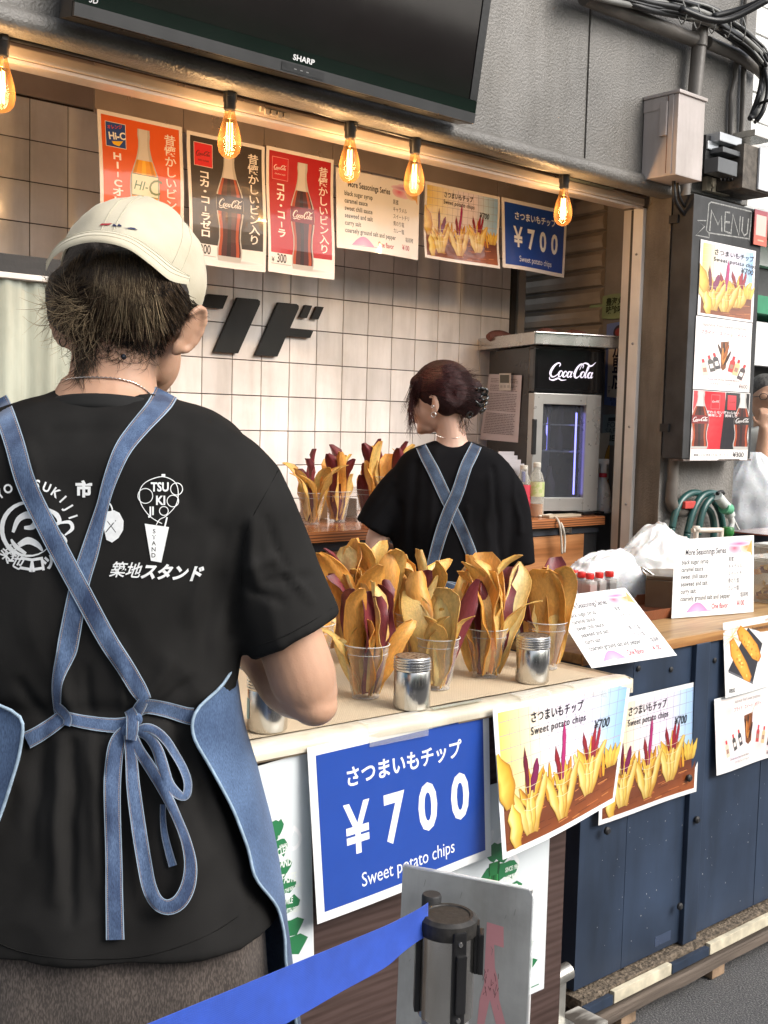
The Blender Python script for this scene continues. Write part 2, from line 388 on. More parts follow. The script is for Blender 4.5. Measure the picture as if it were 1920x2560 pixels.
CPROF = [(0, .12), (.02, .132), (.1, .135), (.2, .115), (.3, .118), (.42, .142), (.52, .148), (.6, .138), (.68, .108), (.76, .075), (.84, .057), (.93, .053), (.935, .062), (1, .058)]
def prof_at(h, pr=CPROF):
    for i in range(len(pr) - 1):
        if pr[i][0] <= h <= pr[i + 1][0]: t = (h - pr[i][0]) / (pr[i + 1][0] - pr[i][0]); return pr[i][1] * (1 - t) + pr[i + 1][1] * t
    return pr[-1][1]
def bottle_art(c, cx, y0, h, liquid, top='#cfcac8', edge='#b8b4b0', fill=.74, label=None, base=True, hmin=0):
    hs = [hmin + (1 - hmin) * i / 20 for i in range(21)]
    c.poly([(cx - prof_at(t) * h, y0 + t * h) for t in hs] + [(cx + prof_at(t) * h, y0 + t * h) for t in reversed(hs)], edge)
    K = .9; bands = [(-1, -.72, liquid[1]), (-.72, -.25, liquid[0]), (-.25, .12, liquid[2]), (.12, .6, liquid[0]), (.6, .86, liquid[1]), (.86, 1, liquid[0])]
    hs = [max(hmin, .045) + (fill - max(hmin, .045)) * i / 16 for i in range(17)]
    for a, b, cc in bands:
        c.poly([(cx + a * prof_at(t) * h * K, y0 + t * h) for t in hs] + [(cx + b * prof_at(t) * h * K, y0 + t * h) for t in reversed(hs)], cc)
    hs = [fill + (1 - fill) * i / 6 for i in range(7)]
    c.poly([(cx - .8 * prof_at(t) * h, y0 + t * h) for t in hs] + [(cx + .6 * prof_at(t) * h, y0 + t * h) for t in reversed(hs)], top)
    if label: label(c, cx, y0, h)
COLA = ('#4a1410', '#a8441c', '#2a0a0a'); ORAN = ('#e39a16', '#c8820e', '#f0b52a')
def lbl_cola(c, cx, y0, h):
    c.rect(cx - .142 * h, y0 + .44 * h, cx + .142 * h, y0 + .585 * h, '#241212'); script_logo(c, cx - .13 * h, y0 + .485 * h, .255 * h, '#e8e4e2')
def lbl_red(c, cx, y0, h):
    c.rect(cx - .142 * h, y0 + .44 * h, cx + .142 * h, y0 + .585 * h, '#7a1418'); script_logo(c, cx - .13 * h, y0 + .485 * h, .255 * h, '#f2ecea')
def lbl_hic(c, cx, y0, h):
    c.rect(cx - .13 * h, y0 + .44 * h, cx + .135 * h, y0 + .62 * h, '#3c7048'); c.rect(cx - .125 * h, y0 + .445 * h, cx + .13 * h, y0 + .615 * h, '#e8e4c8')
    c.text('HI-', cx - .115 * h, y0 + .49 * h, .11 * h, '#1e6a3c', shear=.3); c.text('C', cx + .02 * h, y0 + .465 * h, .19 * h, '#6a7a40', shear=.2)
def drink_poster(bgc, names, bottle, label, badge, price=True):
    def draw(c):
        W, H = c.W, c.H; m = .012
        c.rect(m, H * .16 if price else m, W - m, H - m, bgc)
        c.L = 2; badge(c)
        c.L = 3
        c.text_names = 0
        c.text(names, .062, H * .665, .042, '#f4f0ee', bold=.03, vertical=True, sx=.74 if len(names) < 8 else .64)
        c.text('昔懐かしいビン入り', W - .046, H * .85, .044, '#f0e8e2', bold=.012, vertical=True, sx=.76)
        c.L = 4; c.ell(W * .53 + .03, H * .055, .1, .008, '#b8b4b4', edge='#ececec')
        bottle_art(c, W * .53, H * .05, H * .87, bottle, label=None)
        c.L = 7; label(c, W * .53, H * .05, H * .87)
        c.L = 8
        if price: c.text('¥', .015, H * .085, .022, '#2a2626', bold=.01); c.text('300', .038, H * .085, .042, '#262222', bold=.012, sx=.72); c.rect(.014, H * .07, .105, H * .073, '#6a6666')
    return draw
def badge_zero(c): c.rect(.025, c.H - .105, .095, c.H - .03, '#f0d0d0'); c.rect(.0265, c.H - .1035, .0935, c.H - .0315, '#d8222c'); c.L = 3; script_logo(c, .03, c.H - .07, .056, '#161212'); c.text('ZERO SUGAR', .06, c.H - .088, .007, '#161212', align='CENTER', bold=.01)
def badge_red(c): c.rect(.025, c.H - .105, .095, c.H - .03, '#e8a0a0'); c.rect(.0265, c.H - .1035, .0935, c.H - .0315, '#c4202c'); c.L = 3; script_logo(c, .03, c.H - .07, .056, '#f0e8e8'); c.text('ORIGINAL TASTE', .06, c.H - .088, .006, '#f0e8e8', align='CENTER')
def badge_hic(c):
    c.rect(.025, c.H - .105, .095, c.H - .03, '#e8e4d8'); c.rect(.0265, c.H - .1035, .0935, c.H - .0315, '#20458e'); c.L = 3
    c.text('オレンジ', .032, c.H - .052, .013, '#e04a20', bold=.02, ang=.15); c.poly([(.045, c.H - .088), (.085, c.H - .082), (.07, c.H - .1), (.05, c.H - .096)], '#e8b820'); c.text('Hi-C', .036, c.H - .083, .03, '#f2f0ea', bold=.03, ang=.12)
def chip_shape(cx, cy_, L, wd, ang, bend=0, n=8):
    l, r = [], []
    for i in range(n + 1):
        s = i / n; w = wd * (.35 + .65 * math.sin(math.pi * min(1, s * .9 + .08)) ** .8) * (1 if s < .95 else .7); b = bend * s * s
        x = b; y = s * L; ca, sa = math.cos(ang), math.sin(ang)
        l.append((cx + (x - w / 2) * ca + y * sa, cy_ + y * ca - (x - w / 2) * sa)); r.append((cx + (x + w / 2) * ca + y * sa, cy_ + y * ca - (x + w / 2) * sa))
    return l, r
def chip_art(c, cx, cy_, L, wd, ang, col, edge, bend=0, hi=None):
    l, r = chip_shape(cx, cy_, L, wd, ang, bend); c.poly(l + r[::-1], edge)
    l, r = chip_shape(cx, cy_ + L * .02, L * .96, wd * .82, ang, bend)
    c.tris(l + r, [t for i in range(len(l) - 1) for t in ((i, len(l) + i, len(l) + i + 1), (i, len(l) + i + 1, i + 1))], [hi or col] * len(l) + [col] * len(r))
def chips_photo(c):
    """picture of cups of chips on a wooden counter before a tiled wall"""
    W, H = c.W, c.H; m = .012; rr = random.Random(3); x0, x1, y0, y1 = m, W - m, m, H - m; w = x1 - x0; h = y1 - y0
    # tiled wall: warm yellow on the left to pale lilac and blue on the right
    cols = ['#e9c86a', '#f0dfae', '#efe6e0', '#ece2ee', '#e6dcea', '#b9d4ea', '#8cb8e6']
    n = len(cols) - 1
    for i in range(n):
        xa, xb = x0 + w * i / n, x0 + w * (i + 1) / n
        c.tris([(xa, y0 + .3 * h), (xb, y0 + .3 * h), (xb, y1), (xa, y1)], [(0, 1, 2), (0, 2, 3)], [cols[i], cols[i + 1], cols[i + 1], cols[i]])
    c.L = 2
    for i in range(1, 14):
        xx = x0 + w * (i / 14); c.stroke([(xx + .004, y0 + .32 * h), (xx, y1)], .0011, '#c9a08c' if i < 5 else '#8a86a0', smooth=False)
    for j in range(0, 7): yy = y1 - h * (.03 + j * .105); c.stroke([(x0, yy - .012 + .001 * j), (x1, yy)], .0011, '#c08a78' if j > 3 else '#9a94a8', smooth=False)
    c.L = 3; c.tris([(x0, y0), (x1, y0), (x1, y0 + .34 * h), (x0, y0 + .34 * h)], [(0, 1, 2), (0, 2, 3)], ['#7a3e1c', '#9a5226', '#5a2a1c', '#7a4630'])
    for k in range(60):
        yy = y0 + rr.random() * .33 * h; xx = x0 + rr.random() * w * .9; L = .01 + .04 * rr.random()
        c.stroke([(xx, yy), (min(x1, xx + L), yy + .002)], .0012 + .0012 * rr.random(), rr.choice(['#b8683a', '#5a2c14', '#c98048', '#6a3418']), smooth=False)
    c.L = 5
    for k in range(16):    # farther cups
        cx = x0 + w * (.30 + .68 * (k % 4 + rr.random() * .5) / 4.2); chip_art(c, cx, y0 + .24 * h, h * (.16 + .13 * rr.random()), .012, rr.uniform(-.3, .3), rr.choice(['#c88a28', '#a85e1c', '#7a2a20', '#d8a030']), '#8a5416')
    Y = ['#d8b448', '#e0c460', '#cc9c38', '#dab04c']; E = '#b07e1c'
    def mixc(a, b, t): A, B_ = [int(a[i:i + 2], 16) for i in (1, 3, 5)], [int(b[i:i + 2], 16) for i in (1, 3, 5)]; return '#%02x%02x%02x' % tuple(max(0, min(255, int(x + (y - x) * t))) for x, y in zip(A, B_))
    def leaf(cx, cy_, L, wd, ang, col, hi, bend=0, tip=.25):
        cols_ = []; pts_ = []; n = 10; wob = rr.uniform(0, 6); dark = mixc(col, '#6a3408' if hi[1] in 'ef' else '#300818', .45)
        for i in range(n + 1):
            q = i / n; ww = wd * (.34 + .66 * math.sin(math.pi * min(1, q * .8 + .12)) ** 1.1) * (1 - max(0, q - .75) / .25 * (1 - tip)) * (1 + .13 * math.sin(q * 15 + wob)); x = bend * q * q + .06 * wd * math.sin(q * 9 + wob); y = q * L; ca, sa = math.cos(ang), math.sin(ang)
            for sg, c_ in ((-1, mixc(col, dark, .5)), (-.55, hi), (.1, mixc(hi, col, .35 + .4 * rr.random())), (.6, col), (1, dark)): xx = x + sg * ww / 2; pts_.append((cx + xx * ca + y * sa, cy_ + y * ca - xx * sa)); cols_.append(mixc(c_, dark, max(0, .75 - q * 2.2) * .8 + .15 * rr.random()))
        c.tris(pts_, [t for i in range(n) for k in range(4) for t in ((i * 5 + k, i * 5 + k + 1, i * 5 + k + 6), (i * 5 + k, i * 5 + k + 6, i * 5 + k + 5))], cols_)
    def cup(cx, by, s, purples, big=1):
        for k in range(6): leaf(cx + rr.uniform(-.3, .3) * .04 * s, by + .045 * s, .085 * s * rr.uniform(.7, 1.15), rr.uniform(.012, .022) * s, -.55 + .22 * k, rr.choice(['#c8902a', '#b87a20', '#d8a434']), '#ecc858')
        for (dx, L, wd, a, col) in purples: leaf(cx + dx * s, by + .08 * s, L * s, wd * s, a, col, col, tip=.02 if wd < .018 else .5)
        for dx, L, wd, a, bd in ((-.016, .115, .026, -.36, -.012), (.016, .12, .027, .30, .008), (.003, .085, .022, .05, 0), (-.006, .07, .018, -.1, 0)): leaf(cx + dx * s * .6, by, L * s, wd * s, a, rr.choice(Y), '#eedc94', bend=bd * s, tip=.6)
        for t in (0, .08, .16): c.stroke([(cx - (.022 + t * .06) * s, by + .05 * s + t * s * .3), (cx, by + .046 * s + t * s * .3), (cx + (.022 + t * .06) * s, by + .05 * s + t * s * .3)], .0008, '#efe2c0')
    cup(x0 + w * .72, y0 + .15 * h, 1.0 * H / .3, [(.004, .075, .015, .1, '#a01c30'), (-.012, .07, .013, -.28, '#8c1c28'), (.014, .075, .012, .22, '#9c2438')])
    cup(x0 + w * .47, y0 + .06 * h, 1.05 * H / .3, [(0, .125, .012, .05, '#b0246c'), (-.008, .075, .013, -.2, '#8c1c28')])
    cup(x0 + w * .2, y0 + .06 * h, 1.0 * H / .3, [(.006, .07, .02, .3, '#7c1c50'), (-.006, .1, .012, -.05, '#6c1630')])
    leaf(x0 + .02, y0 + .3 * h, .42 * h, .05, -.25, '#dca832', '#f2d868'); leaf(x0 + .035, y0 + .0 * h, .32 * h, .04, -.12, '#e6bc44', '#f8ea98')
    for k in range(4): leaf(x0 + w * (.90 + .02 * k), y0 + .3 * h, h * .2, .016, -.3 + .2 * k, rr.choice(Y + ['#8a2420']), '#e8c04c')
    c.L = 13; tx = W * .24
    c.text('さつまいもチップ', tx, H * .845, H * .085, '#1a1620', bold=.018, sx=.78, spacing=1.06)
    c.text('Sweet potato chips', tx, H * .755, H * .078, '#1a1620', bold=.012, sx=.8, spacing=1.18)
    c.text('¥700', W * .72, H * .655, H * .105, '#16121a', bold=.008, shear=.12, sx=.85)
def season_art(c):
    W, H = c.W, c.H
    c.rect(.002, .002, W - .002, H - .002, '#f1eeec')
    c.L = 2
    c.ell(W * .80, H * .865, W * .12, H * .095, '#dc5e92', edge='#efd2de', n=28); c.ell(W * .74, H * .845, W * .085, H * .07, '#e0607e', edge='#f0c8d4'); c.ell(W * .90, H * .86, W * .085, H * .09, '#d59050', edge='#f2ddc8')
    c.ell(W * .8, H * .9, W * .16, H * .035, '#b8609c', edge='#efd2de'); c.poly([(W * .9, H * .8), (W * .97, H * .95), (W * .975, H * .72), (W * .95, H * .78)], '#dca45c')
    c.L = 4; ink = '#1c1a26'; T = lambda s, x, y, z, **k: c.text(s, W * x, H * y, H * z * 1.25, k.pop('col', ink), bold=k.pop('bold', .026), **k)
    T('More Seasonings Series', .13, .79, .085, sx=.66, spacing=1.05)
    for i, (a, b) in enumerate([('black sugar syrup', '黒蜜'), ('caramel sauce', 'キャラメル'), ('sweet chili sauce', 'スイートチリ'), ('seaweed and salt', '青のり塩'), ('curry salt', 'カレー塩'), ('coarsely ground salt and pepper', '塩胡椒')]):
        y = .675 - i * .093; T(a, .09, y, .066, sx=.74, spacing=1.06, col='#3a4040'); T(b, .66 if i < 5 else .82, y + .005, .055, bold=.01, sx=.74)
    T('One flavor', .46, .085, .075, col='#a83848', sx=.7); T('¥100', .78, .1, .075, col='#a83848', sx=.7)
    pts = [(W * (.16 + .26 * t), H * (.06 + .12 * math.sin(math.pi * t))) for t in [i / 12 for i in range(13)]]
    c.tris(pts + [(W * .29, H * .07)], [(i, i + 1, 13) for i in range(12)], ['#d888bc'] * 13 + ['#eab4d6']); c.poly([(W * .06, H * .05), (W * .46, H * .075), (W * .46, H * .062)], '#d99ac2')
def blue_art(c):
    W, H = c.W, c.H; c.rect(.016, .016, W - .016, H - .016, '#2248a0'); c.L = 2
    c.text('さつまいもチップ', W * .5, H * .73, H * .125, '#f2f3f5', bold=.022, align='CENTER', sx=.92, spacing=1.0)
    for i, ch in enumerate('¥700'): c.text(ch, W * (.225 + i * .195), H * .33, H * .40, '#f2f3f5', bold=.03 if i else .018, align='CENTER', sx=.78)
    c.text('Sweet potato chips', W * .5, H * .12, H * .12, '#f2f3f5', align='CENTER', sx=.82)
def fried_art(c):
    W, H = c.W, c.H; c.rect(.008, .008, W - .008, H - .008, '#f3e8e4'); c.L = 2; rr = random.Random(9)
    for k in range(9): a = [W * rr.uniform(.1, .9), H * rr.uniform(.1, .9)]; c.ell(a[0], a[1], W * .13, H * .13, '#f0d2d0' if k % 2 else '#ecdcee', edge='#f3e8e4')
    c.L = 3; c.text('Japanese fried sweet potatoes', W * .5, H * .88, H * .062, '#403438', align='CENTER', shear=.15, sx=.85)
    c.text('フライド　スイート　ポテト', W * .5, H * .77, H * .065, '#c04858', align='CENTER', bold=.015, sx=.8)
    c.L = 4; c.poly([(W * .44, H * .68), (W * .58, H * .70), (W * .55, H * .32), (W * .5, H * .28), (W * .46, H * .32)], '#7a4624'); 
    for k in range(7): chip_art(c, W * (.48 + .05 * rr.random()), H * (.33 + .15 * rr.random()), H * .22, .012, rr.uniform(-.5, .5), rr.choice(['#c98238', '#3a1c10', '#a85c24']), '#5a2c14')
    c.stroke([(W * .56, H * .68), (W * .62, H * .8)], .002, '#c8a888', smooth=False)
    c.L = 6
    for i, (x, y, a, col) in enumerate([(.16, .32, .2, '#e6d0b8'), (.27, .38, .3, '#54504c'), (.36, .42, .3, '#484448'), (.66, .40, -.2, '#c24848'), (.75, .36, -.25, '#e2c294'), (.85, .30, -.35, '#504448')]):
        ca, sa = math.cos(a), math.sin(a); tr = lambda u, v: (W * x + (u * ca - v * sa) * H, H * y + (u * sa + v * ca) * H)
        c.poly([tr(-.035, -.13), tr(.045, -.13), tr(.045, .02), tr(.02, .05), tr(-.012, .05), tr(-.035, .02)], col); c.poly([tr(-.014, .05), tr(.024, .05), tr(.024, .1), tr(-.014, .1)], '#d83038'); c.poly([tr(-.02, -.08), tr(.03, -.08), tr(.03, -.02), tr(-.02, -.02)], '#f0e4dc' if i in (1, 2, 5) else '#a88070')
    c.L = 8; c.text('Choose one of your favorite flavors', W * .2, H * .14, H * .042, '#50484c', shear=.2, sx=.8); c.text('おすきなフレーバーセット', W * .28, H * .08, H * .038, '#50484c', sx=.8); c.text('¥600', W * .8, H * .05, H * .085, '#403438', sx=.75)
def roast_art(c):
    W, H = c.W, c.H; c.rect(.006, .006, W - .006, H - .006, '#f2f0ec'); rr = random.Random(5); c.L = 2
    for k in range(26): a = rr.uniform(0, 6.28); c.stroke([(W * .12, H * .8), (W * (.12 + .14 * math.cos(a)), H * (.8 + .17 * math.sin(a)))], .0012, '#e4c070', smooth=False)
    c.L = 3; c.poly([(W * .05, H * .36), (W * .36, H * .88), (W * .58, H * .62), (W * .42, H * .12)], '#34343a')
    c.poly([(W * .05, H * .36), (W * .42, H * .12), (W * .42, H * .09), (W * .05, H * .33)], '#6a6a70')
    def pot(P): 
        c.poly(P, '#c87a28'); cx = sum(p[0] for p in P) / len(P); cy_ = sum(p[1] for p in P) / len(P)
        Q = [(cx + (p[0] - cx) * .9, cy_ + (p[1] - cy_) * .95) for p in P]; c.tris([(cx, cy_)] + Q, [(0, i + 1, (i + 1) % len(Q) + 1) for i in range(len(Q))], ['#eec056'] + ['#dc9a34'] * len(Q))
        for k in range(24): t = rr.choice(Q); f = rr.random() * .85; c.ell(cx + (t[0] - cx) * f, cy_ + (t[1] - cy_) * f, .003 + .003 * rr.random(), .002 + .003 * rr.random(), rr.choice(['#f8d878', '#c88430', '#e8b048']), n=7)
    c.L = 5; pot([(W * .08, H * .74), (W * .14, H * .78), (W * .22, H * .62), (W * .33, H * .40), (W * .40, H * .2), (W * .37, H * .13), (W * .28, H * .18), (W * .16, H * .4), (W * .09, H * .55)])
    c.L = 6; pot([(W * .19, H * .86), (W * .25, H * .93), (W * .36, H * .82), (W * .5, H * .62), (W * .56, H * .45), (W * .52, H * .38), (W * .42, H * .44), (W * .3, H * .62), (W * .22, H * .74)])
    c.L = 7; c.text('yellow', W * .62, H * .93, H * .05, '#e08a3c'); c.text('Roasted sweet potato', W * .42, H * .83, H * .07, '#403a3c', sx=.7); c.text('焼き芋', W * .72, H * .52, H * .15, '#d86a30', vertical=True, bold=.01)
    c.text('¥800', W * .05, H * .05, H * .085, '#302c30', sx=.8)
def tree_blob(c, cx, cy_, w, h, col, words, rr, wc='#e8efe8', big=1):
    for lv in range(7):
        t = lv / 6; y = cy_ + h / 2 - h * t; hw = w * (.16 + .34 * t); hh = h * .085
        P = []; n = 9
        for i in range(n): a = i / (n - 1); P.append((cx - hw + 2 * hw * a, y + hh * (.5 + .5 * rr.random()) * (1 if 0 < i < n - 1 else .2)))
        for i in range(n): a = 1 - i / (n - 1); P.append((cx - hw * (1 + .1 * rr.random()) + 2 * hw * a, y - hh * (.5 + .7 * rr.random()) * (1 if 0 < i < n - 1 else .3)))
        c.poly(P, col)
    for (s, x, y, z, a) in words: c.text(s, cx + x * w, cy_ + y * h, z * h, wc, bold=.03, ang=a, sx=.62)
def beer_art(words):
    def draw(c):
        W, H = c.W, c.H; c.rect(.004, .004, W - .004, H - .004, '#e2e9ec'); c.L = 2; rr = random.Random(11)
        c.text('STAND', W * .08, H * .86, H * .14, '#f2f4f6', bold=.02, ang=-.75)
        tree_blob(c, W * .5, H * .42, W * .84, H * .56, '#2c7a4c', [], rr)
        bottle_art(c, W * .44, H * .1, H * .56, ('#1e6a34', '#3c9450', '#145028'), top='#2c7a44', edge='#145028', fill=.9)
        for (s_, x_, y_, z_, a_) in words: c.text(s_, W * (.5 + .84 * x_), H * (.42 + .56 * y_), z_ * H * .56, '#e8efe8', bold=.03, ang=a_, sx=.6)
        c.rect(W * .41, H * .47, W * .47, H * .53, '#d8cc8c'); c.rect(W * .06, H * .03, W * .94, H * .035, '#2c7a4c')
    return draw
BEERW = [('WITH', -.3, .17, .1, .1), ('CLEAR', .05, .27, .085, .12), ('AND', .08, .17, .1, -.05), ('TASTE', .08, .04, .105, -.12), ('SINCE 1986', .06, .40, .05, 0), ('NEW BOTTLE', .08, .33, .035, 0), ('DRINKING THE REAL THING', -.02, -.05, .04, .04), ('SMILE', .12, -.14, .07, -.1), ('WITH BEER!', .12, -.22, .06, -.1), ('FRESH', -.32, -.08, .1, .06), ('COLD', -.3, -.22, .1, -.05)]
def cokeduo_art(c):
    W, H = c.W, c.H; c.rect(0.003, 0.003, W - .003, H * .16, '#efece8')
    c.rect(.003, H * .16, W * .55, H - .003, '#c8202e'); c.poly([(W * .5, H * .16), (W - .003, H * .16), (W - .003, H - .003), (W * .56, H - .003)], '#17121a')
    c.poly([(.003, H * .16), (W * .3, H * .16), (W * .12, H - .003), (.003, H - .003)], '#e04a50')
    c.L = 2; bottle_art(c, W * .14, H * .165, H * .98 * .84, COLA, hmin=0.0, label=None); c.L = 6; lbl_red(c, W * .14, H * .165, H * .98 * .84)
    c.L = 2; bottle_art(c, W * .87, H * .165, H * .98 * .84, COLA); c.L = 6; lbl_cola(c, W * .87, H * .165, H * .98 * .84)
    c.L = 7
    for x, f, g in ((.31, '#e06a70', '#c8202e'), (.59, '#e02a38', '#e02a38')):
        c.rect(W * x, H * .74, W * (x + .15), H * .95, f); c.rect(W * (x + .008), H * .748, W * (x + .142), H * .942, g)
    c.L = 8; script_logo(c, W * .325, H * .84, W * .12, '#f0e8e8'); script_logo(c, W * .605, H * .84, W * .12, '#161212')
    for x in (.385, .665): c.text('変わらない\n美味しさ', W * x, H * .68, H * .045, '#f0e8e8', align='CENTER', bold=.01)
    c.text('美味しいに決まってる。だってコークだから。', W * .05, H * .065, H * .04, '#50484a', sx=.8); c.text('¥300', W * .74, H * .045, H * .105, '#302a2c', bold=.01, sx=.7)
# ---------------------------------------------------------------- shared surfaces
def wood(name, c1, c2, scale=3, dist=6, rough=.45, axis=(1, 6, 6), bump=.15, coat=.1, fine=90):
    def ex(nt, b, tc, mp, out):
        N = nt.nodes; L = nt.links; w = N.new('ShaderNodeTexWave'); w.inputs['Scale'].default_value = scale; w.inputs['Distortion'].default_value = dist; w.inputs['Detail'].default_value = 4; w.inputs['Detail Scale'].default_value = .8
        w.bands_direction = 'Z'; L.new(mp.outputs[0], w.inputs['Vector'])
        r = N.new('ShaderNodeValToRGB'); r.color_ramp.elements[0].color = lin(c2) + (1,); r.color_ramp.elements[1].color = lin(c1) + (1,); r.color_ramp.elements[0].position = .05; r.color_ramp.elements[1].position = .75
        L.new(w.outputs['Fac'], r.inputs['Fac']); mx = N.new('ShaderNodeMix'); mx.data_type = 'RGBA'; mx.blend_type = 'MULTIPLY'; mx.inputs[0].default_value = .8
        nz = N.new('ShaderNodeTexNoise'); nz.inputs['Scale'].default_value = fine; m2 = N.new('ShaderNodeMapping'); m2.inputs['Scale'].default_value = (.06, 1, 1); L.new(tc.outputs['Object'], m2.inputs[0]); L.new(m2.outputs[0], nz.inputs[0])
        r2 = N.new('ShaderNodeValToRGB'); r2.color_ramp.elements[0].position = .3; r2.color_ramp.elements[0].color = (.62, .58, .55, 1); r2.color_ramp.elements[1].position = .6
        L.new(nz.outputs['Fac'], r2.inputs[0]); L.new(r.outputs[0], mx.inputs[6]); L.new(r2.outputs[0], mx.inputs[7]); L.new(mx.outputs[2], b.inputs['Base Color'])
    return M(name, c1, rough=rough, stretch=axis, bump=bump, bs=40, coat=coat, extra=ex, bdist=.003)
PAINT = M('beam_paint', (.155, .147, .135), rough=.4, var=.22, vs=2.2, bump=.5, bs=130, bdist=.008, detail=5, rv=.14, world=True, grime=.3)
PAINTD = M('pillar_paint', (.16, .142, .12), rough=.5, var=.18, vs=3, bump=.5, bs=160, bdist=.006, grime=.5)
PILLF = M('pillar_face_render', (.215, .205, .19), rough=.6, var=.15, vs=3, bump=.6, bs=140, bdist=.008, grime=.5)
TILE = M('wall_tile', (.85, .82, .79), rough=.15, var=.07, vs=6, rnd=.16, bump=.08, bs=12, rv=.07, world=True, grime=.22)
GROUT = M('grout', (.045, .035, .032), rough=.9, var=.3, vs=30)
ALU = M('aluminium_frame', (.62, .60, .57), rough=.38, metal=.55, var=.1, vs=7, stretch=(1, 1, .2), bump=.1, bs=30, grime=.15)
ALUD = M('dark_trim', (.05, .048, .045), rough=.45, var=.2)
BLACK = M('black_plastic', (.014, .014, .015), rough=.35, var=.3, bump=.05)
BLACKM = M('black_matt', (.02, .02, .021), rough=.6, var=.3, bump=.1)
STEEL = M('brushed_steel', (.62, .61, .59), rough=.22, metal=1, var=.1, vs=30, stretch=(1, 1, .08), bump=.04, bs=80)
STEELP = M('steel_panel', (.50, .43, .40), rough=.3, metal=.75, var=.15, vs=4, bump=.06, bs=6)
WHITEP = M('white_painted_metal', (.66, .64, .61), rough=.4, var=.1, vs=6, grime=.12)
PLY = wood('plywood_face', '#b57c4e', '#9c6438', scale=1.1, dist=9, axis=(.9, 1, 2.2), coat=.25)
PLYE = wood('plywood_edge', '#a8683a', '#5e3418', scale=34, dist=1.2, axis=(.4, 1, 1), coat=.1)
WTOP = wood('counter_top_wood', '#a5683e', '#7e4726', scale=4, dist=8, axis=(.4, 3, 1), rough=.25, coat=.4)
NAVY = M('navy_painted_panel', (.032, .050, .088), rough=.42, var=.25, vs=3, bump=.1, bs=8, bdist=.004, rv=.14, grime=.35, world=True)
CEIL = M('ceiling_board', (.6, .56, .52), rough=.6, var=.1)
def asphalt_extra(nt, b, tc, mp, out):
    N = nt.nodes; L = nt.links; v = N.new('ShaderNodeTexVoronoi'); v.inputs['Scale'].default_value = 170; L.new(tc.outputs['Object'], v.inputs['Vector'])
    n = N.new('ShaderNodeTexNoise'); n.inputs['Scale'].default_value = 2.5; n.inputs['Detail'].default_value = 6; L.new(tc.outputs['Object'], n.inputs['Vector'])
    r = N.new('ShaderNodeValToRGB'); r.color_ramp.elements[0].position = .0; r.color_ramp.elements[0].color = (.30, .29, .27, 1); r.color_ramp.elements[1].position = .27; r.color_ramp.elements[1].color = (.068, .068, .07, 1)
    L.new(v.outputs['Distance'], r.inputs[0]); r3 = N.new('ShaderNodeValToRGB'); r3.color_ramp.elements[0].position = .5; r3.color_ramp.elements[0].color = (.075, .075, .078, 1); r3.color_ramp.elements[1].position = .62; r3.color_ramp.elements[1].color = (.3, .29, .28, 1)
    n4 = N.new('ShaderNodeTexNoise'); n4.inputs['Scale'].default_value = 260; n4.inputs['Detail'].default_value = 2; L.new(tc.outputs['Object'], n4.inputs['Vector']); L.new(n4.outputs[0], r3.inputs[0])
    mx = N.new('ShaderNodeMix'); mx.data_type = 'RGBA'; L.new(n.outputs[0], mx.inputs[0]); L.new(r.outputs[0], mx.inputs[6]); L.new(r3.outputs[0], mx.inputs[7]); L.new(mx.outputs[2], b.inputs['Base Color'])
ASPH = M('asphalt', (.07, .07, .072), rough=.85, bump=.9, bs=160, bdist=.006, extra=asphalt_extra)
RUBBER = M('pvc_grey_pipe', (.13, .118, .105), rough=.4, var=.15, bump=.1)
CABLE = M('black_cable', (.012, .012, .013), rough=.38, var=.2)

# ---------------------------------------------------------------- setting: ground
g = MB(); g.quad((-60, -60, 0), (60, -60, 0), (60, 60, 0), (-60, 60, 0)); g.build('ground', ASPH, kind='structure')
fl = MB(); fl.quad((-2, 2.35, .004), (4.6, 2.35, .004), (4.6, 5, .004), (-2, 5, .004)); fl.build('stall_floor', M('concrete_floor', (.36, .35, .33), rough=.7, bump=.2), kind='structure')

# ---------------------------------------------------------------- stall building: beam, pillar, ceiling
YF = 2.6; XC = 3.70; XR = 4.21
B = thing('stall_building', 'grey painted concrete stall front with a deep beam and a pillar at its right', 'building', (XC, YF, 0))
ZB = 2.40
xs = [-1.5, 0.35, aY(520, 120, YF).x, aY(1268, 220, YF).x, XR]
for i in range(len(xs) - 1):
    m = MB(); m.box((xs[i] + (.004 if i else 0), YF, ZB), (xs[i + 1] - (.004 if i < len(xs) - 2 else 0), YF + .12, 5.2), bev=.006); m.build('beam_panel', PAINT, B)
m = MB(); m.box((-1.5, YF + .008, ZB - .02), (XR - .01, YF + .11, 5.19)); m.build('beam_core', PAINTD, B)
m = MB(); prof = [(0, .045), (-.012, .043), (-.022, .03), (-.024, .01), (-.016, -.006), (0, -.01), (.05, -.01), (.05, .045)]
m.loft([[Vector((x, YF + a, ZB - .03 + b)) for a, b in prof] for x in (-1.5, XC + .01)]); m.build('beam_ledge', PAINT, B, smooth=True, sharp=50)
m = MB(); m.box((-1.5, YF + .121, 2.375), (XC, 2.72, 2.62)); m.build('soffit', M('soffit_beige', (.30, .21, .15), rough=.55, var=.15), B)
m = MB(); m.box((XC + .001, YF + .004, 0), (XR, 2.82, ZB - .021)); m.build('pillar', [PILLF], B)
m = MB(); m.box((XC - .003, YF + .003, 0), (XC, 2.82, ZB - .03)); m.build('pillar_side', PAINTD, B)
m = MB(); m.box((-1.5, 2.8, 2.63), (4.6, 5.0, 2.75)); m.build('ceiling', CEIL, B)
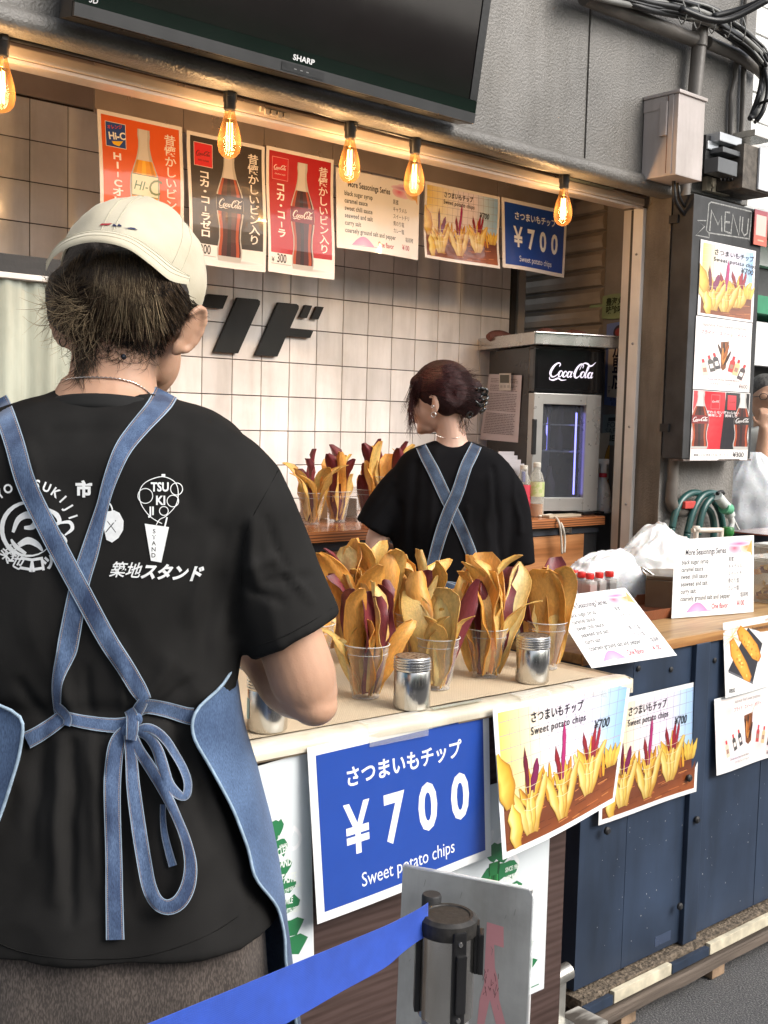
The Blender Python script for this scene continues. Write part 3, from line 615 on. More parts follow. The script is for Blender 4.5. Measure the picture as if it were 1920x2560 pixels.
m = MB(); m.box((XR - .12, YF + .125, ZB), (XR, 5, 5.2)); m.box((-1.5, YF + .125, 2.76), (XR - .13, 5, 5.15)); m.build('upper_storey', PAINTD, B)
# far left wall, far back wall
for a_, b_ in (((.2, 2.75, 0), (.3, 3.45, 2.63)), ((3.745, 4.4, 0), (4.5, 4.5, 2.63)), ((-1.5, YF, 0), (.2, 2.7, ZB - .05))):
    m = MB(); m.box(a_, b_); m.build('inner_wall', M('inner_wall_paint', (.6, .57, .53), rough=.6), B)
N0 = Vector((3.9, 2.85, 0)); DW = Vector((.146, .989, 0)); NW = Vector((-.989, .146, 0))
def sw(s, z, o=0): return N0 + DW * s + NW * o + Vector((0, 0, z))
m = MB(); m.loft([[sw(0, z), sw(1.6, z), sw(1.6, z, -.06), sw(0, z, -.06)] for z in (0, 2.63)]); m.build('side_wall', M('inner_side_wall', (.20, .18, .165), rough=.55, var=.12, bump=.2), B)
# rail and aluminium frame
m = MB(); m.box((-1.5, 2.70, 2.335), (3.66, 2.80, 2.362), bev=.003); m.box((-1.5, 2.705, 2.325), (3.66, 2.72, 2.333)); m.build('head_rail', M('pinkish_rail', (.58, .50, .44), rough=.35, metal=.3, var=.1), B)
F = thing('door_frame', 'white aluminium upright of the stall opening beside the grey pillar', 'door frame', (3.68, 2.75, 0))
m = MB(); m.box((3.676, 2.715, 0), (3.6965, 2.76, 2.334), bev=.003); m.build('upright', WHITEP, F)
m = MB(); m.box((3.684, 2.775, 0), (3.6965, 2.812, 2.334), bev=.003); m.build('inner_upright', ALU, F)
m = MB(); m.box((3.682, 2.76, 0), (3.696, 2.775, 2.33)); m.build('track_gap', ALUD, F)
for z in (1.2, 1.5, 1.82, 2.16):
    m = MB(); m.lathe([(.0, -.004), (.005, -.003), (.005, .001)], (3.6755, 2.737, z), 10, mat=Matrix.Rotation(R(90), 4, 'Y').to_3x3()); m.build('screw', STEEL, F, smooth=True)
# light track under the beam
m = MB(); m.box((-1.5, 2.635, 2.372), (3.43, 2.665, 2.392), bev=.003); m.tube([(-1.5, 2.62, 2.368), (3.43, 2.62, 2.368)], .008); 
LT = thing('light_track', 'long black track and cable running under the beam that carries the bulbs', 'light track', (1.7, 2.65, 2.37))
m.build('track', BLACK, LT)
m = MB(); m.tube([(x, 2.648 + .006 * math.sin(x * 9), 2.362 + .004 * math.sin(x * 4.3)) for x in [-1.5 + .15 * i for i in range(33)]], .006, 8); m.build('cable', CABLE, LT, smooth=True)
m = MB(); m.box((3.15, 2.66, 2.36), (3.43, 2.69, 2.382)); m.build('end_cover', M('green_black_cover', (.02, .03, .022), rough=.3), LT)

# ---------------------------------------------------------------- tiled wall
YT = 3.45; T0 = aY(500.5, 776, YT); TW = .1255
TWL = thing('tiled_wall', 'wall of square off-white tiles with dark joints at the back of the stall', 'wall', (2.5, YT, 0))
m = MB(); m.box((.3, YT, 0), (3.745, YT + .08, 2.461)); m.build('backing', GROUT, TWL)
m = MB(); m.box((.3, YT - .004, 2.462), (3.745, YT + .08, 2.629)); m.build('top_band', M('beige_band', (.42, .34, .29), rough=.5, var=.08), TWL)
bm = bmesh.new(); bmesh.ops.create_cube(bm, size=1)
for v in bm.verts: v.co = Vector((v.co.x * (TW - .0032), v.co.y * .006, v.co.z * (TW - .0032)))
bmesh.ops.bevel(bm, geom=[e for e in bm.edges if all(v.co.y < 0 for v in e.verts)], offset=.0012, segments=1, affect='EDGES')
tile_me = bpy.data.meshes.new('tile'); bm.to_mesh(tile_me); bm.free(); tile_me.materials.append(TILE)
rt = random.Random(4)
for i in range(-8, 14):
    for j in range(-6, 9):
        x = T0.x + (i + .5) * TW; z = T0.z + (j + .5) * TW
        if z + TW / 2 < 1.15 or x - TW / 2 < 1.05: continue
        x0, x1 = x - TW / 2, min(x + TW / 2, 3.74); z0, z1 = max(1.147, z - TW / 2), min(z + TW / 2, 2.46)
        if x1 - x0 < .01 or z1 - z0 < .01: continue
        piece('tile', tile_me, TWL, Vector(((x0 + x1) / 2, YT - .002 + rt.uniform(-.0004, .0004), (z0 + z1) / 2)) - TWL.location,
              rot=(rt.uniform(-.003, .003), 0, rt.uniform(-.003, .003)), scale=((x1 - x0) / TW, 1, (z1 - z0) / TW))
m = MB(); m.box((3.746, YT - .01, 0), (3.775, YT + .1, 2.62)); m.build('corner_trim', ALUD, TWL)
m = MB(); m.box((3.80, YT + .0, 0), (3.845, YT + .06, 2.62), bev=.003); m.build('corner_post', ALU, TWL)
# wall lettering
def zd(x, y): p = aY((480 + x * .38577) * .86406, (700 + y * .38577) * .86406, YT - .01); return (p.x, p.z)
WL = thing('wall_sign', 'large slanted black katakana letters standing off the white tiled wall', 'sign', (2.5, YT - .02, 1.8))
def wfn(u, v, w): return Vector((u, YT - .006 - w, v))
LB = M('sign_letter_black', (.010, .011, .0105), rough=.5, var=.2, spec=.3); 
for P in ([(283, 115), (412, 127), (427, 138), (426, 160), (285, 476), (130, 466)], [(95, 92), (220, 103), (185, 188), (20, 172)]):
    m = MB(); m.prism([zd(*p) for p in P], wfn, .004, .018); m.build('letter_stroke', LB, WL)
m = MB(); m.prism([zd(*p) for p in [(548, 146), (664, 157), (678, 168), (677, 188), (622, 312), (773, 328), (752, 376), (598, 362), (540, 496), (398, 487)]], wfn, .004, .018); m.build('letter_stroke', LB, WL)
for P in ([(722, 163), (765, 168), (730, 248), (686, 242)], [(795, 172), (840, 177), (805, 256), (763, 250)]):
    m = MB(); m.prism([zd(*p) for p in P], wfn, .004, .018); m.build('letter_stroke', LB, WL)

# ---------------------------------------------------------------- steel panel the posters hang from
SP = thing('steel_fascia', 'reflective steel strip hanging below the ceiling above the row of posters', 'panel', (2.6, 3.12, 2.4))
x_ = [1.60, 1.895, 2.195, 2.478, 2.885, 3.29, 3.742]
for a, b in zip(x_, x_[1:]):
    m = MB(); m.box((a + .001, 3.115, 2.372 - .012), (b - .001, 3.123, 2.628)); m.build('steel_sheet', STEELP, SP)

# ---------------------------------------------------------------- roller shutter in the side wall
SH = thing('roller_shutter', 'closed beige roller shutter of wide slats in the side wall behind the fridge', 'shutter', sw(.5, 0))
slat = M('shutter_slat', (.30, .25, .20), rough=.45, var=.12, metal=.2)
for i in range(13):
    z = 1.62 + i * .078
    if z > 2.45: break
    m = MB(); pr_ = [(.0, 0), (.018, .006), (.024, .03), (.022, .055), (.006, .072), (0, .074)]
    m.loft([[sw(s, z + b, a + .002) for a, b in pr_] for s in (.24, .82)]); m.build('slat', slat, SH)
m = MB(); m.loft([[sw(s, z, o) for z, o in ((1.60, .002), (1.60, .03), (1.63, .03), (1.63, .002))] for s in (.24, .82)]); m.build('bottom_bar', ALU, SH)
for s, z, w_, h_ in ((.60, 1.66, .05, .05), (.52, 1.665, .06, .05), (.78, 1.86, .03, .05)):
    m = MB(); m.loft([[sw(a, b, .028) for a, b in ((s, z), (s + w_, z), (s + w_, z + h_), (s, z + h_))], [sw(a, b, .03) for a, b in ((s, z), (s + w_, z), (s + w_, z + h_), (s, z + h_))]]); m.build('sticker', M('paper_white', (.5, .47, .42), rough=.6), SH)
WN = thing('side_window', 'small bright window under the roller shutter behind the fridge', 'window', sw(.4, 1.5))
m = MB(); m.loft([[sw(s, z, .003) for s, z in ((.25, 1.30), (.8, 1.30), (.8, 1.595), (.25, 1.595))], [sw(s, z, .008) for s, z in ((.25, 1.30), (.8, 1.30), (.8, 1.595), (.25, 1.595))]]); m.build('pane', M('daylit_pane', (.6, .66, .75), rough=.3, emit=(.55, .62, .8), es=.5), WN)
m = MB(); m.loft([[sw(s, z, .009) for s, z in ((.3, 1.47), (.38, 1.47), (.38, 1.59), (.3, 1.59))], [sw(s, z, .012) for s, z in ((.3, 1.47), (.38, 1.47), (.38, 1.59), (.3, 1.59))]]); m.build('blue_card', M('blue_card', (.05, .1, .3), rough=.4), WN)

# ---------------------------------------------------------------- back counter
BC = thing('back_counter', 'wooden counter with plywood front running along the tiled wall', 'counter', (2.6, 2.83, 0))
m = MB(); m.box((1.0, 2.832, 1.1425), (3.668, YT - .002, 1.146)); m.build('counter_top', WTOP, BC)
m = MB(); m.box((1.0, 2.83, 1.112), (3.668, YT - .004, 1.142), bev=.002); m.build('top_edge', PLYE, BC)
m = MB(); m.box((1.0, 2.86, 1.08), (3.668, 2.9, 1.111)); m.build('top_rail', M('dark_rail', (.035, .04, .05), rough=.4), BC)
for a, b in ((1.0, 2.1), (2.104, 2.9), (2.904, 3.585)):
    m = MB(); m.box((a, 2.865, .15), (b, 2.885, 1.076), bev=.002); m.build('front_panel', PLY, BC)
m = MB(); m.box((3.588, 2.87, .1), (3.668, 2.9, 1.079)); m.build('end_gap', BLACKM, BC)
m = MB(); m.box((3.42, 2.850, 1.085), (3.49, 2.859, 1.105), bev=.002); m.box((3.43, 2.845, 1.088), (3.44, 2.850, 1.102)); m.box((3.47, 2.845, 1.088), (3.48, 2.850, 1.102)); m.build('latch', STEEL, BC)
m = MB(); m.box((1.0, 2.9, .1), (3.65, YT - .01, 1.1)); m.build('carcass', BLACKM, BC)

# ---------------------------------------------------------------- neighbouring building, far right
NB = thing('neighbouring_building', 'white clad building with green boards beyond the pillar on the far right', 'building', (8, 4.6, 0))
m = MB()
for k in range(22): m.box((5.6, 4.60 + .004 * (k % 2), 2.7 + k * .2), (16, 4.75, 2.7 + k * .2 + .185), bev=0)
m.build('siding', M('white_siding', (.72, .72, .70), rough=.5), NB)
m = MB(); m.box((5.6, 4.66, 0), (16, 4.9, 2.69)); m.build('wall', M('dark_shop_front', (.06, .06, .06), rough=.4, var=.5, vs=1.5), NB)
m = MB(); m.box((5.6, 4.3, 2.3), (16, 4.6, 2.42)); m.build('green_board', M('green_board', (.03, .22, .11), rough=.5), NB)
m = MB(); m.box((5.6, 4.35, 1.95), (16, 4.42, 2.25)); m.build('white_board', M('white_board', (.7, .7, .7), rough=.5), NB)
m = MB(); m.box((5.6, 4.2, 2.9), (16, 4.62, 2.96)); m.tube([(5.6, 4.15, 3.3), (16, 4.15, 3.3)], .05); m.build('metal_awning', M('awning_metal', (.45, .45, .44), rough=.3, metal=.6), NB)
# opposite side of the street, unseen behind the viewer, added for light and reflections
OB = thing('opposite_building', 'unseen row of shops with a green awning across the street, added for reflections', 'building', (2, -6, 0))
m = MB(); m.box((-8, -7, 0), (12, -6, 3.7)); m.build('wall', M('far_wall', (.42, .40, .38), rough=.7, var=.4, vs=.8), OB)
m = MB(); m.loft([[Vector((x, -6, 3.1)), Vector((x, -4.6, 2.5)), Vector((x, -4.6, 2.46)), Vector((x, -6, 3.0))] for x in (-6, 12)]); m.build('awning', M('green_awning', (.03, .36, .16), rough=.6), OB)
for k in range(6):
    m = MB(); m.box((-7 + k * 3, -6.0, .3), (-4.6 + k * 3, -5.97, 2.3)); m.build('shop_window', M('dark_window', (.03, .03, .04), rough=.15), OB)
    m = MB(); m.box((-7 + k * 3, -5.95, 2.35), (-4.6 + k * 3, -5.9, 2.75)); m.build('shop_sign', M('red_shop_sign' if k % 2 else 'white_shop_sign', (.5, .03, .04) if k % 2 else (.7, .68, .65), rough=.5), OB)
# ---------------------------------------------------------------- television
TY = 2.5; bl = aY(156, 42, TY); br = aY(1022, 262, TY); ta = R(9)
tvz = (bl.z + br.z) / 2; UPT = Vector((0, -math.sin(ta), math.cos(ta))); NT = Vector((0, -math.cos(ta), -math.sin(ta)))
def tv(x, h, o=0): return Vector((x, TY, tvz)) + UPT * h + NT * o
TV = thing('television', 'large black television tilted down from the beam above the stall', 'television', tv((bl.x + br.x) / 2, 0, -.05))
def slab(m, x0, x1, h0, h1, o0, o1): return m.add([tv(x, h, o) for o in (o0, o1) for h in (h0, h1) for x in (x0, x1)], [(0, 2, 3, 1), (4, 5, 7, 6), (0, 1, 5, 4), (2, 6, 7, 3), (0, 4, 6, 2), (1, 3, 7, 5)])
BX0, BX1, TH = bl.x, br.x, .78
m = MB(); slab(m, BX0, BX1, 0, TH, -.07, -.005); m.build('casing', M('tv_casing', (.02, .02, .021), rough=.3), TV)
m = MB(); slab(m, BX0 + .001, BX1 - .001, .001, .03, -.004, .006); m.build('lower_strip', M('tv_grey_strip', (.028, .028, .029), rough=.35, var=.05), TV)
m = MB(); slab(m, BX0, BX1, .0305, .065, -.004, .004); m.build('gloss_bezel', M('tv_gloss', (.006, .006, .006), rough=.06, var=.1, rv=.02), TV)
m = MB(); slab(m, BX0, BX0 + .03, .066, TH, -.004, .004); slab(m, BX1 - .03, BX1, .066, TH, -.004, .004); slab(m, BX0, BX1, TH - .03, TH, -.0045, .0035); m.build('bezel', BLACK, TV)
m = MB(); slab(m, BX0 + .031, BX1 - .031, .066, TH - .031, -.004, .001); m.build('screen', M('tv_screen', (.008, .006, .006), rough=.09, var=.1, rv=.02, spec=.4), TV)
m = MB(); xm = (BX0 + BX1) / 2; slab(m, xm - .07, xm + .07, .006, .026, .0065, .0075); m.build('sensor_panel', BLACK, TV)
c = Canvas(lambda u, v, w: tv(u, v, .0045 + w)); c.text('SHARP', xm + .0, .038, .019, '#c9c9c9', bold=.03, align='CENTER', sx=1.25); c.text('3D', BX0 + .035, .038, .018, '#b9b9b9', bold=.02, shear=.1)
c.fn = lambda u, v, w: tv(u, v, .0076 + w)
for k in range(3): c.rect(xm - .03 + k * .02, .014, xm - .022 + k * .02, .0165, '#7a7a7a')
c.build('lettering', LETTER, TV)
m = MB(); m.box((xm - .25, TY + .02, tvz + .2), (xm + .25, YF - .001, tvz + .5)); m.build('wall_mount', BLACKM, TV)
m = MB(); m.tube(cat3([aY(*p, 2.59) for p in ((235, 60), (240, 75), (255, 93), (275, 100), (295, 97), (310, 80))]), .003, 6); tag(m.build('hanging_wire', CABLE, smooth=True), 'thin black wire looping down from under the television at its left', 'wire')

# ---------------------------------------------------------------- filament bulbs
BULB_AMBER = thin('amber_glass', (1.0, .84, .58), .95, .04, body=(.16, .08, .03))
FIL = M('glowing_filament', (1, .5, .1), emit=(1, .58, .22), es=8, rv=0)
def make_bulb(loc, label):
    t = thing('filament_bulb', label, 'light bulb', loc, group='amber filament bulbs hanging under the beam')
    m = MB(); m.lathe([(.012, -.002), (.0185, 0), (.0185, -.03), (.0165, -.034), (.0165, -.05), (.014, -.053)], (0, 0, 0), 20); m.box((-.007, -.022, -.02), (.007, -.014, .004)); m.build('socket', BLACK, t, smooth=True, world=False, sharp=40)
    gp = [(.013, -.05), (.0145, -.06), (.019, -.08), (.0265, -.105), (.031, -.128), (.0315, -.145), (.028, -.162), (.018, -.174), (.006, -.179), (.0005, -.18)]
    m = MB(); m.lathe(gp, (0, 0, 0), 28, cap=False); m.build('glass', BULB_AMBER, t, smooth=True, world=False)
    m = MB(); z0, z1 = -.085, -.158
    for a, r in ((0, .008), (1.57, .008), (3.14, .008), (4.71, .008)):
        x, y = r * math.cos(a), r * math.sin(a); m.tube([(x * .8, y * .8, z0), (x, y, (z0 + z1) / 2), (x * .8, y * .8, z1)], .0016, 6)
    m.build('filament', FIL, t, smooth=True, world=False)
    m = MB(); m.tube([(0, 0, -.05), (0, 0, -.075)], .004, 8); m.tube([(0, 0, -.07), (0, 0, -.165)], .0009, 5); m.build('stem', M('glass_stem', (.6, .4, .2), rough=.2), t, world=False)
    l = bpy.data.lights.new('bulb_light', 'POINT'); l.energy = 3.2; l.color = (1, .70, .44); l.shadow_soft_size = .02
    lo = bpy.data.objects.new('bulb_light', l); COL.objects.link(lo); lo.parent = t; lo.location = (0, 0, -.125)
    return t
bulb0 = None
for (px, py), lab in zip([(3, 88), (497, 203), (757, 266), (897, 303), (1219, 383)], ['amber filament bulb cut off by the left edge of the picture', 'amber filament bulb hanging in front of the black cola poster', 'amber filament bulb hanging before the red splash of the white seasonings sheet', 'amber filament bulb hanging between the seasonings sheet and the chips photo', 'amber filament bulb hanging at the right over the blue price poster']):
    p = aY(px, py, 2.65); p.z = 2.367
    if bulb0 is None: bulb0 = make_bulb(p, lab)
    else: b = copy_tree(bulb0); b.location = p; b['label'] = lab; b.rotation_euler.z = px * .1
m = MB(); p = aY(555, 238, 2.71); m.box((p.x, 2.69, p.z - .006), (p.x + .10, 2.70, p.z + .008), bev=.002)
for k in range(4): m.box((p.x + .01 + k * .022, 2.683, p.z - .014 + .002 * (k % 2)), (p.x + .024 + k * .022, 2.692, p.z + .002), bev=.001)
tag(m.build('terminal_block', M('dusty_ivory', (.42, .36, .30), rough=.6)), 'small dusty terminal block on the rail beside the second bulb', 'terminal block')

# ---------------------------------------------------------------- posters hanging inside
GH = 'sheets hanging in a row from the steel panel'
def hang(label, x0, x1, z0, z1, draw, W, H, y=3.108, bl=None, tilt=0, cat='poster', border='#e9e4e2'):
    cs = ((x0, y, z1), (x1, y, z1 - tilt), (x1 + .006, y - .004, z0 - tilt), (x0 + .008, y - .004, z0))
    return sheet('poster', label, cat, cs, W, H, draw, bulge=bl or (lambda a, b: .004 + .006 * math.sin(a * 5 + x0) * (1 - b) + .004 * math.sin(b * 6 + x0 * 3)), group=GH, border=border)
hang('orange poster with a bottle of orange soda, partly behind the white cap', 1.604, 1.886, 1.972, 2.372, drink_poster('#dc5a1e', 'HI-Cオレンジ', ORAN, lbl_hic, badge_hic), .297, .42)
hang('black poster with a cola bottle priced 300 yen', 1.902, 2.192, 1.968, 2.366, drink_poster('#38302e', 'コカ・コーラゼロ', COLA, lbl_cola, badge_zero), .297, .42)
hang('red poster with a cola bottle priced 300 yen', 2.197, 2.474, 1.972, 2.371, drink_poster('#b01c24', 'コカ・コーラ', COLA, lbl_red, badge_red), .297, .42)
hang('white seasonings price sheet hanging between the red poster and the chips photo', 2.484, 2.872, 2.082, 2.349, season_art, .297, .21, bl=lambda a, b: .004 + .012 * math.sin(a * 4) * (1 - b))
hang('photo sheet of cups of chips hanging beside the blue price poster inside the stall', 2.893, 3.288, 2.094, 2.366, chips_photo, .42, .297)
hang('blue price poster hanging inside the stall below the rightmost bulb', 3.302, 3.694, 2.102, 2.368, blue_art, .42, .297, bl=lambda a, b: .004 + .014 * math.sin(a * 4 + .5) * (1 - b))

# ---------------------------------------------------------------- pipes, boxes and cables on the beam and pillar
def cyl_thing(name, label, cat, paths, mat, n=12, kind=None, part='run'):
    t = thing(name, label, cat, paths[0][0][0]); 
    for P, r in paths: m = MB(); m.tube(P, r, n); m.build(part, mat, t, smooth=True, sharp=60)
    return t
# corner down-pipe with its elbow into the pillar
pp = [aY(1482, 395, 2.575), aY(1478, 440, 2.575), aY(1466, 700, 2.575), aY(1453, 1040, 2.575)]
el = [aY(*p, 2.575) for p in ((1453, 1040), (1450, 1075), (1452, 1090), (1462, 1102), (1480, 1104))]
cyl_thing('down_pipe', 'grey painted pipe running down the pillar corner and bending right above the hose', 'pipe', [(pp, .021), (cat3(el), .024)], RUBBER)
t = cyl_thing('wall_pipe', 'thick grey pipe running along the top of the beam to the right', 'pipe', [([aY(1262, -6, 2.56), aY(1500, 86, 2.56)], .027), ([aY(1528, 92, 2.56), aY(1590, 118, 2.56), aY(1640, 150, 2.56), aY(1649, 160, 2.56)], .024)], RUBBER)
t = cyl_thing('riser_pipe', 'upright grey conduit between the cable bundle and the pale meter box', 'pipe', [([aY(1513, 52, 2.55), aY(1510, 101, 2.55)], .03), ([aY(1510, 98, 2.552), aY(1500, 210, 2.552)], .027)], RUBBER)
for (a, b, la) in ((( 1594, 80), (1588, 170), 'first'), ((1612, -5), (1602, 300), 'second')):
    p0, p1 = aY(*a, 2.585), aY(*b, 2.585); pts = [p0, p1] if la == 'second' else [p0, p1, aY(1580, 205, 2.585), aY(1578, 300, 2.585)]
    cyl_thing('thin_conduit', 'thin grey conduit %s on the wall right of the meter box' % ('kinked in the middle' if la == 'first' else 'running straight down'), 'conduit', [(pts, .011)], RUBBER, 8)
# cable bundle
CB = thing('cable_bundle', 'tangle of black cables strung along the beam and curling down at the right', 'cables', aY(1500, 60, 2.5))
rr = random.Random(2)
base = [(1245, -30), (1330, -12), (1400, 8), (1470, 22), (1530, 40), (1580, 68), (1622, 100), (1648, 130), (1656, 165), (1650, 205), (1636, 245), (1628, 262)]
for k in range(17):
    dx, dy, n = rr.uniform(-14, 10), rr.uniform(-30, 18), rr.choice([7, 8, 9, 12, 12])
    pts = [aY(x + dx * .6 + rr.uniform(-3, 3), y + dy * (1 - .5 * i / 12) + rr.uniform(-4, 4), 2.5 + .05 * rr.random() - .01 * i * .5) for i, (x, y) in enumerate(base[:n])]
    m = MB(); m.tube(cat3(pts, 5), rr.choice([.005, .006, .008, .011]), 7); m.build('cable', CABLE if k % 5 else M('grey_cable', (.2, .2, .19), rough=.5), CB, smooth=True)
for (a, b_, c_) in (((1540, 36), (1600, 20), (1665, -6)), ((1470, 20), (1560, 45), (1662, -2))):
    m = MB(); m.tube(cat3([aY(*a, 2.46), aY(*b_, 2.4), aY(*c_, 2.3)]), .012, 8); m.build('cable', CABLE, CB, smooth=True)
for k in range(5):
    x = 1475 + k * 32; m = MB(); m.tube(cat3([aY(x, 2 + k * 8, 2.47), aY(x + 8, 30 + k * 8, 2.45), aY(x - 2, 52 + k * 10, 2.48), aY(x - 12, 30 + k * 6, 2.52)]), .0025, 5); m.build('cable_tie', M('grey_cable', (.2, .2, .19)), CB, smooth=True)
# small cables below the meter box
m = MB(); m.tube(cat3([aY(1455, 385, 2.52), aY(1458, 430, 2.52), aY(1475, 460, 2.54), aY(1490, 470, 2.53)]), .007, 8); m.tube(cat3([aY(1462, 385, 2.53), aY(1466, 420, 2.53), aY(1478, 445, 2.54), aY(1492, 452, 2.53)]), .006, 8)
tag(m.build('cable', CABLE, smooth=True), 'pair of black cables dropping from the pale meter box behind the menu board', 'cables')
# meter box
PINKG = M('pinkish_grey_metal', (.46, .41, .39), rough=.45, var=.08, vs=4, bump=.08, bs=30, grime=.25)
c0 = aY(1467, 200, 2.45); c1 = aY(1457, 374, 2.45); x1 = aY(1524, 214, 2.45).x; x0 = c0.x; z1 = c0.z; z0 = aY(1457, 376, 2.45).z
MBX = thing('meter_box', 'pale pinkish grey metal box on the corner above the menu board', 'electrical box', ((x0 + x1) / 2, 2.52, z0))
m = MB(); m.box((x0, 2.45, z0), (x1, 2.597, z1), bev=.004); m.build('case', PINKG, MBX)
m = MB(); m.box((x0 - .006, 2.443, z1), (x1 + .006, 2.598, z1 + .012), bev=.003); m.build('lid', PINKG, MBX)
m = MB(); m.box((x0 - .005, 2.468, z0 + .004), (x0 - .0005, 2.488, z1 - .002), bev=.002); m.build('hinge_ridge', PINKG, MBX)
m = MB(); m.box((x0 - .012, 2.49, z0 + .14), (x0 - .0005, 2.52, z0 + .26), bev=.003); m.build('latch_plate', PINKG, MBX)
m = MB(); m.box((x0 - .0022, 2.5, z1 - .045), (x0 - .0004, 2.597, z1 - .003)); m.build('upper_flap', PINKG, MBX)
m = MB(); m.box((x0 - .0012, 2.4895, z0 + .01), (x0 - .0002, 2.4935, z1 - .003)); m.build('rust_line', M('rust', (.18, .08, .045), rough=.8, var=.5, vs=40), MBX)
# breakers and outlet at the right
EM = thing('electric_meter', 'black and grey electricity meter mounted right of the pale box', 'electric meter', aY(1562, 385, 2.56))
def bxp(t, name, a, b, y0, y1, mat, bev=.003):
    p, q = aY(*a, y0), aY(*b, y0); m = MB(); m.box((p.x, y0, q.z), (q.x, y1, p.z), bev=bev); return m.build(name, mat, t)
bxp(EM, 'back_plate', (1526, 290), (1590, 380), 2.53, 2.597, BLACKM)
bxp(EM, 'clear_cover', (1556, 284), (1602, 318), 2.49, 2.555, M('clear_cover', (.5, .52, .54), rough=.08, metal=.3))
bxp(EM, 'terminal_cover', (1562, 316), (1603, 340), 2.475, 2.54, M('slate_plastic', (.10, .105, .11), rough=.35))
bxp(EM, 'lower_cover', (1552, 338), (1592, 382), 2.47, 2.53, M('slate_plastic', (.10, .105, .11)))
bxp(EM, 'side_window', (1530, 303), (1552, 328), 2.522, 2.53, M('clear_cover', (.5, .52, .54)))
for k in range(4):
    m = MB(); p = aY(1556 + 8 * k, 384, 2.5); m.tube(cat3([p, p + V(.003, 0, -.01), p + V(.012, .02, -.006)]), .004, 6); m.build('wire', CABLE, EM, smooth=True)
OP = thing('outlet_plate', 'cream outlet plate half hidden between meter and menu board', 'outlet', aY(1552, 420, 2.58))
bxp(OP, 'plate', (1528, 380), (1576, 424), 2.575, 2.597, M('cream_plastic', (.55, .48, .36), rough=.4))
for x, y in ((1541, 396), (1562, 398)):
    p = aY(x, y, 2.574); m = MB(); m.lathe([(.016, 0), (.016, .003), (.013, .004)], p, 16, mat=Matrix.Rotation(R(90), 4, 'X').to_3x3()); m.build('socket', M('cream_plastic'), OP, smooth=True, sharp=40)
for x, y in ((1537, 410), (1552, 411), (1566, 412)):
    p = aY(x, y, 2.574); m = MB(); m.box((p.x - .002, 2.571, p.z - .006), (p.x + .002, 2.5748, p.z + .006)); m.build('slot', BLACK, OP)
GB = thing('switch_box', 'weathered dark box with a white front at the right end of the wall', 'electrical box', aY(1635, 430, 2.5))
bxp(GB, 'case', (1608, 309), (1672, 424), 2.46, 2.597, M('weathered_grey', (.10, .085, .07), rough=.7, var=.4, vs=25, bump=.3))
bxp(GB, 'front_panel', (1643, 318), (1672, 418), 2.45, 2.459, M('white_panel', (.6, .62, .64), rough=.35))
SBX = thing('steel_cover', 'small shiny metal hood above the switch box at the wall end', 'cover', aY(1650, 300, 2.5)); bxp(SBX, 'hood', (1632, 278), (1672, 306), 2.48, 2.597, STEEL)
# wire on the far right drooping
m = MB(); m.tube(cat3([aY(1653, 150, 2.45), aY(1659, 190, 2.43), aY(1650, 235, 2.42), aY(1634, 262, 2.44)]), .009, 7); m.tube(cat3([aY(1625, 240, 2.5), aY(1645, 222, 2.45), aY(1680, 212, 2.3)]), .006, 7)
tag(m.build('cable_loop', CABLE, smooth=True), 'thick black cable drooping beside the wall end at the far right', 'cable')

# ---------------------------------------------------------------- menu board
MY = 2.50
SLATE = M('chalkboard_slate', (.035, .036, .038), rough=.6, var=.35, vs=9, bump=.1, grime=.3)
pTL = aY(1500, 418, MY); pTR = aY(1659, 445, MY); pBL = aY(1473, 998, MY); pBR = aY(1612, 990, MY)
bx0 = (pTL.x + pBL.x) / 2; bx1 = (aY(1646, 640, MY).x + pBR.x) / 2; bz1 = pTL.z; bz0 = (pBL.z + pBR.z) / 2 + .005
MBd = thing('menu_board', 'tall black chalkboard headed MENU hanging on the pillar with sheets taped on', 'menu board', ((bx0 + bx1) / 2, MY + .04, bz0))
m = MB(); m.box((bx0, MY, bz0), (bx1, 2.59, bz1), bev=.004); m.build('board', SLATE, MBd)
m = MB(); m.box((bx0 + .002, MY - .004, bz0 - .008), (bx1, MY + .05, bz0 - .001)); m.build('worn_lower_edge', M('worn_wood', (.10, .08, .07), rough=.8, var=.5, vs=50, bump=.5), MBd)
for z in (bz0 + .1, bz1 - .1): m = MB(); m.box((bx0 - .012, 2.56, z), (bx0 - .0005, 2.598, z + .03)); m.build('bracket', BLACKM, MBd)
c = Canvas(lambda u, v, w: Vector((u, MY - .0006 - w, v)))
def mbp(x, y): p = aY(1382.4 + x * .28125, 414.7 + y * .28125, MY); return (p.x, p.z)
chalk = '#b9b9b6'
rr = random.Random(8)
def chalkline(P, w=.006):
    P = [mbp(*p) for p in P]
    c.stroke(P, w, chalk, smooth=False)
    c.stroke([(x + .002, y - .001) for x, y in P], w * .5, '#8c8c8a', smooth=False)
chalkline([(528, 92), (545, 78), (855, 152), (850, 250), (835, 372), (830, 360), (528, 315), (508, 295), (520, 200), (528, 92)], .005)
chalkline([(508, 222), (440, 218), (495, 265), (428, 332), (530, 352), (530, 318)], .005)
for P in ([(540, 300), (553, 135), (600, 245), (655, 150), (658, 310)] if 0 else [(535, 300), (548, 140), (598, 250), (625, 185), (628, 305)], [(690, 160), (655, 155), (648, 300), (690, 318)], [(652, 230), (688, 235)], [(697, 325), (712, 170), (758, 335), (770, 185)], [(790, 192), (782, 300), (800, 335), (822, 320), (833, 205)]): chalkline(P, .0075)
c.build('chalk_lettering', M('chalk', attr='Col', rough=.95, var=.5, vs=160), MBd)
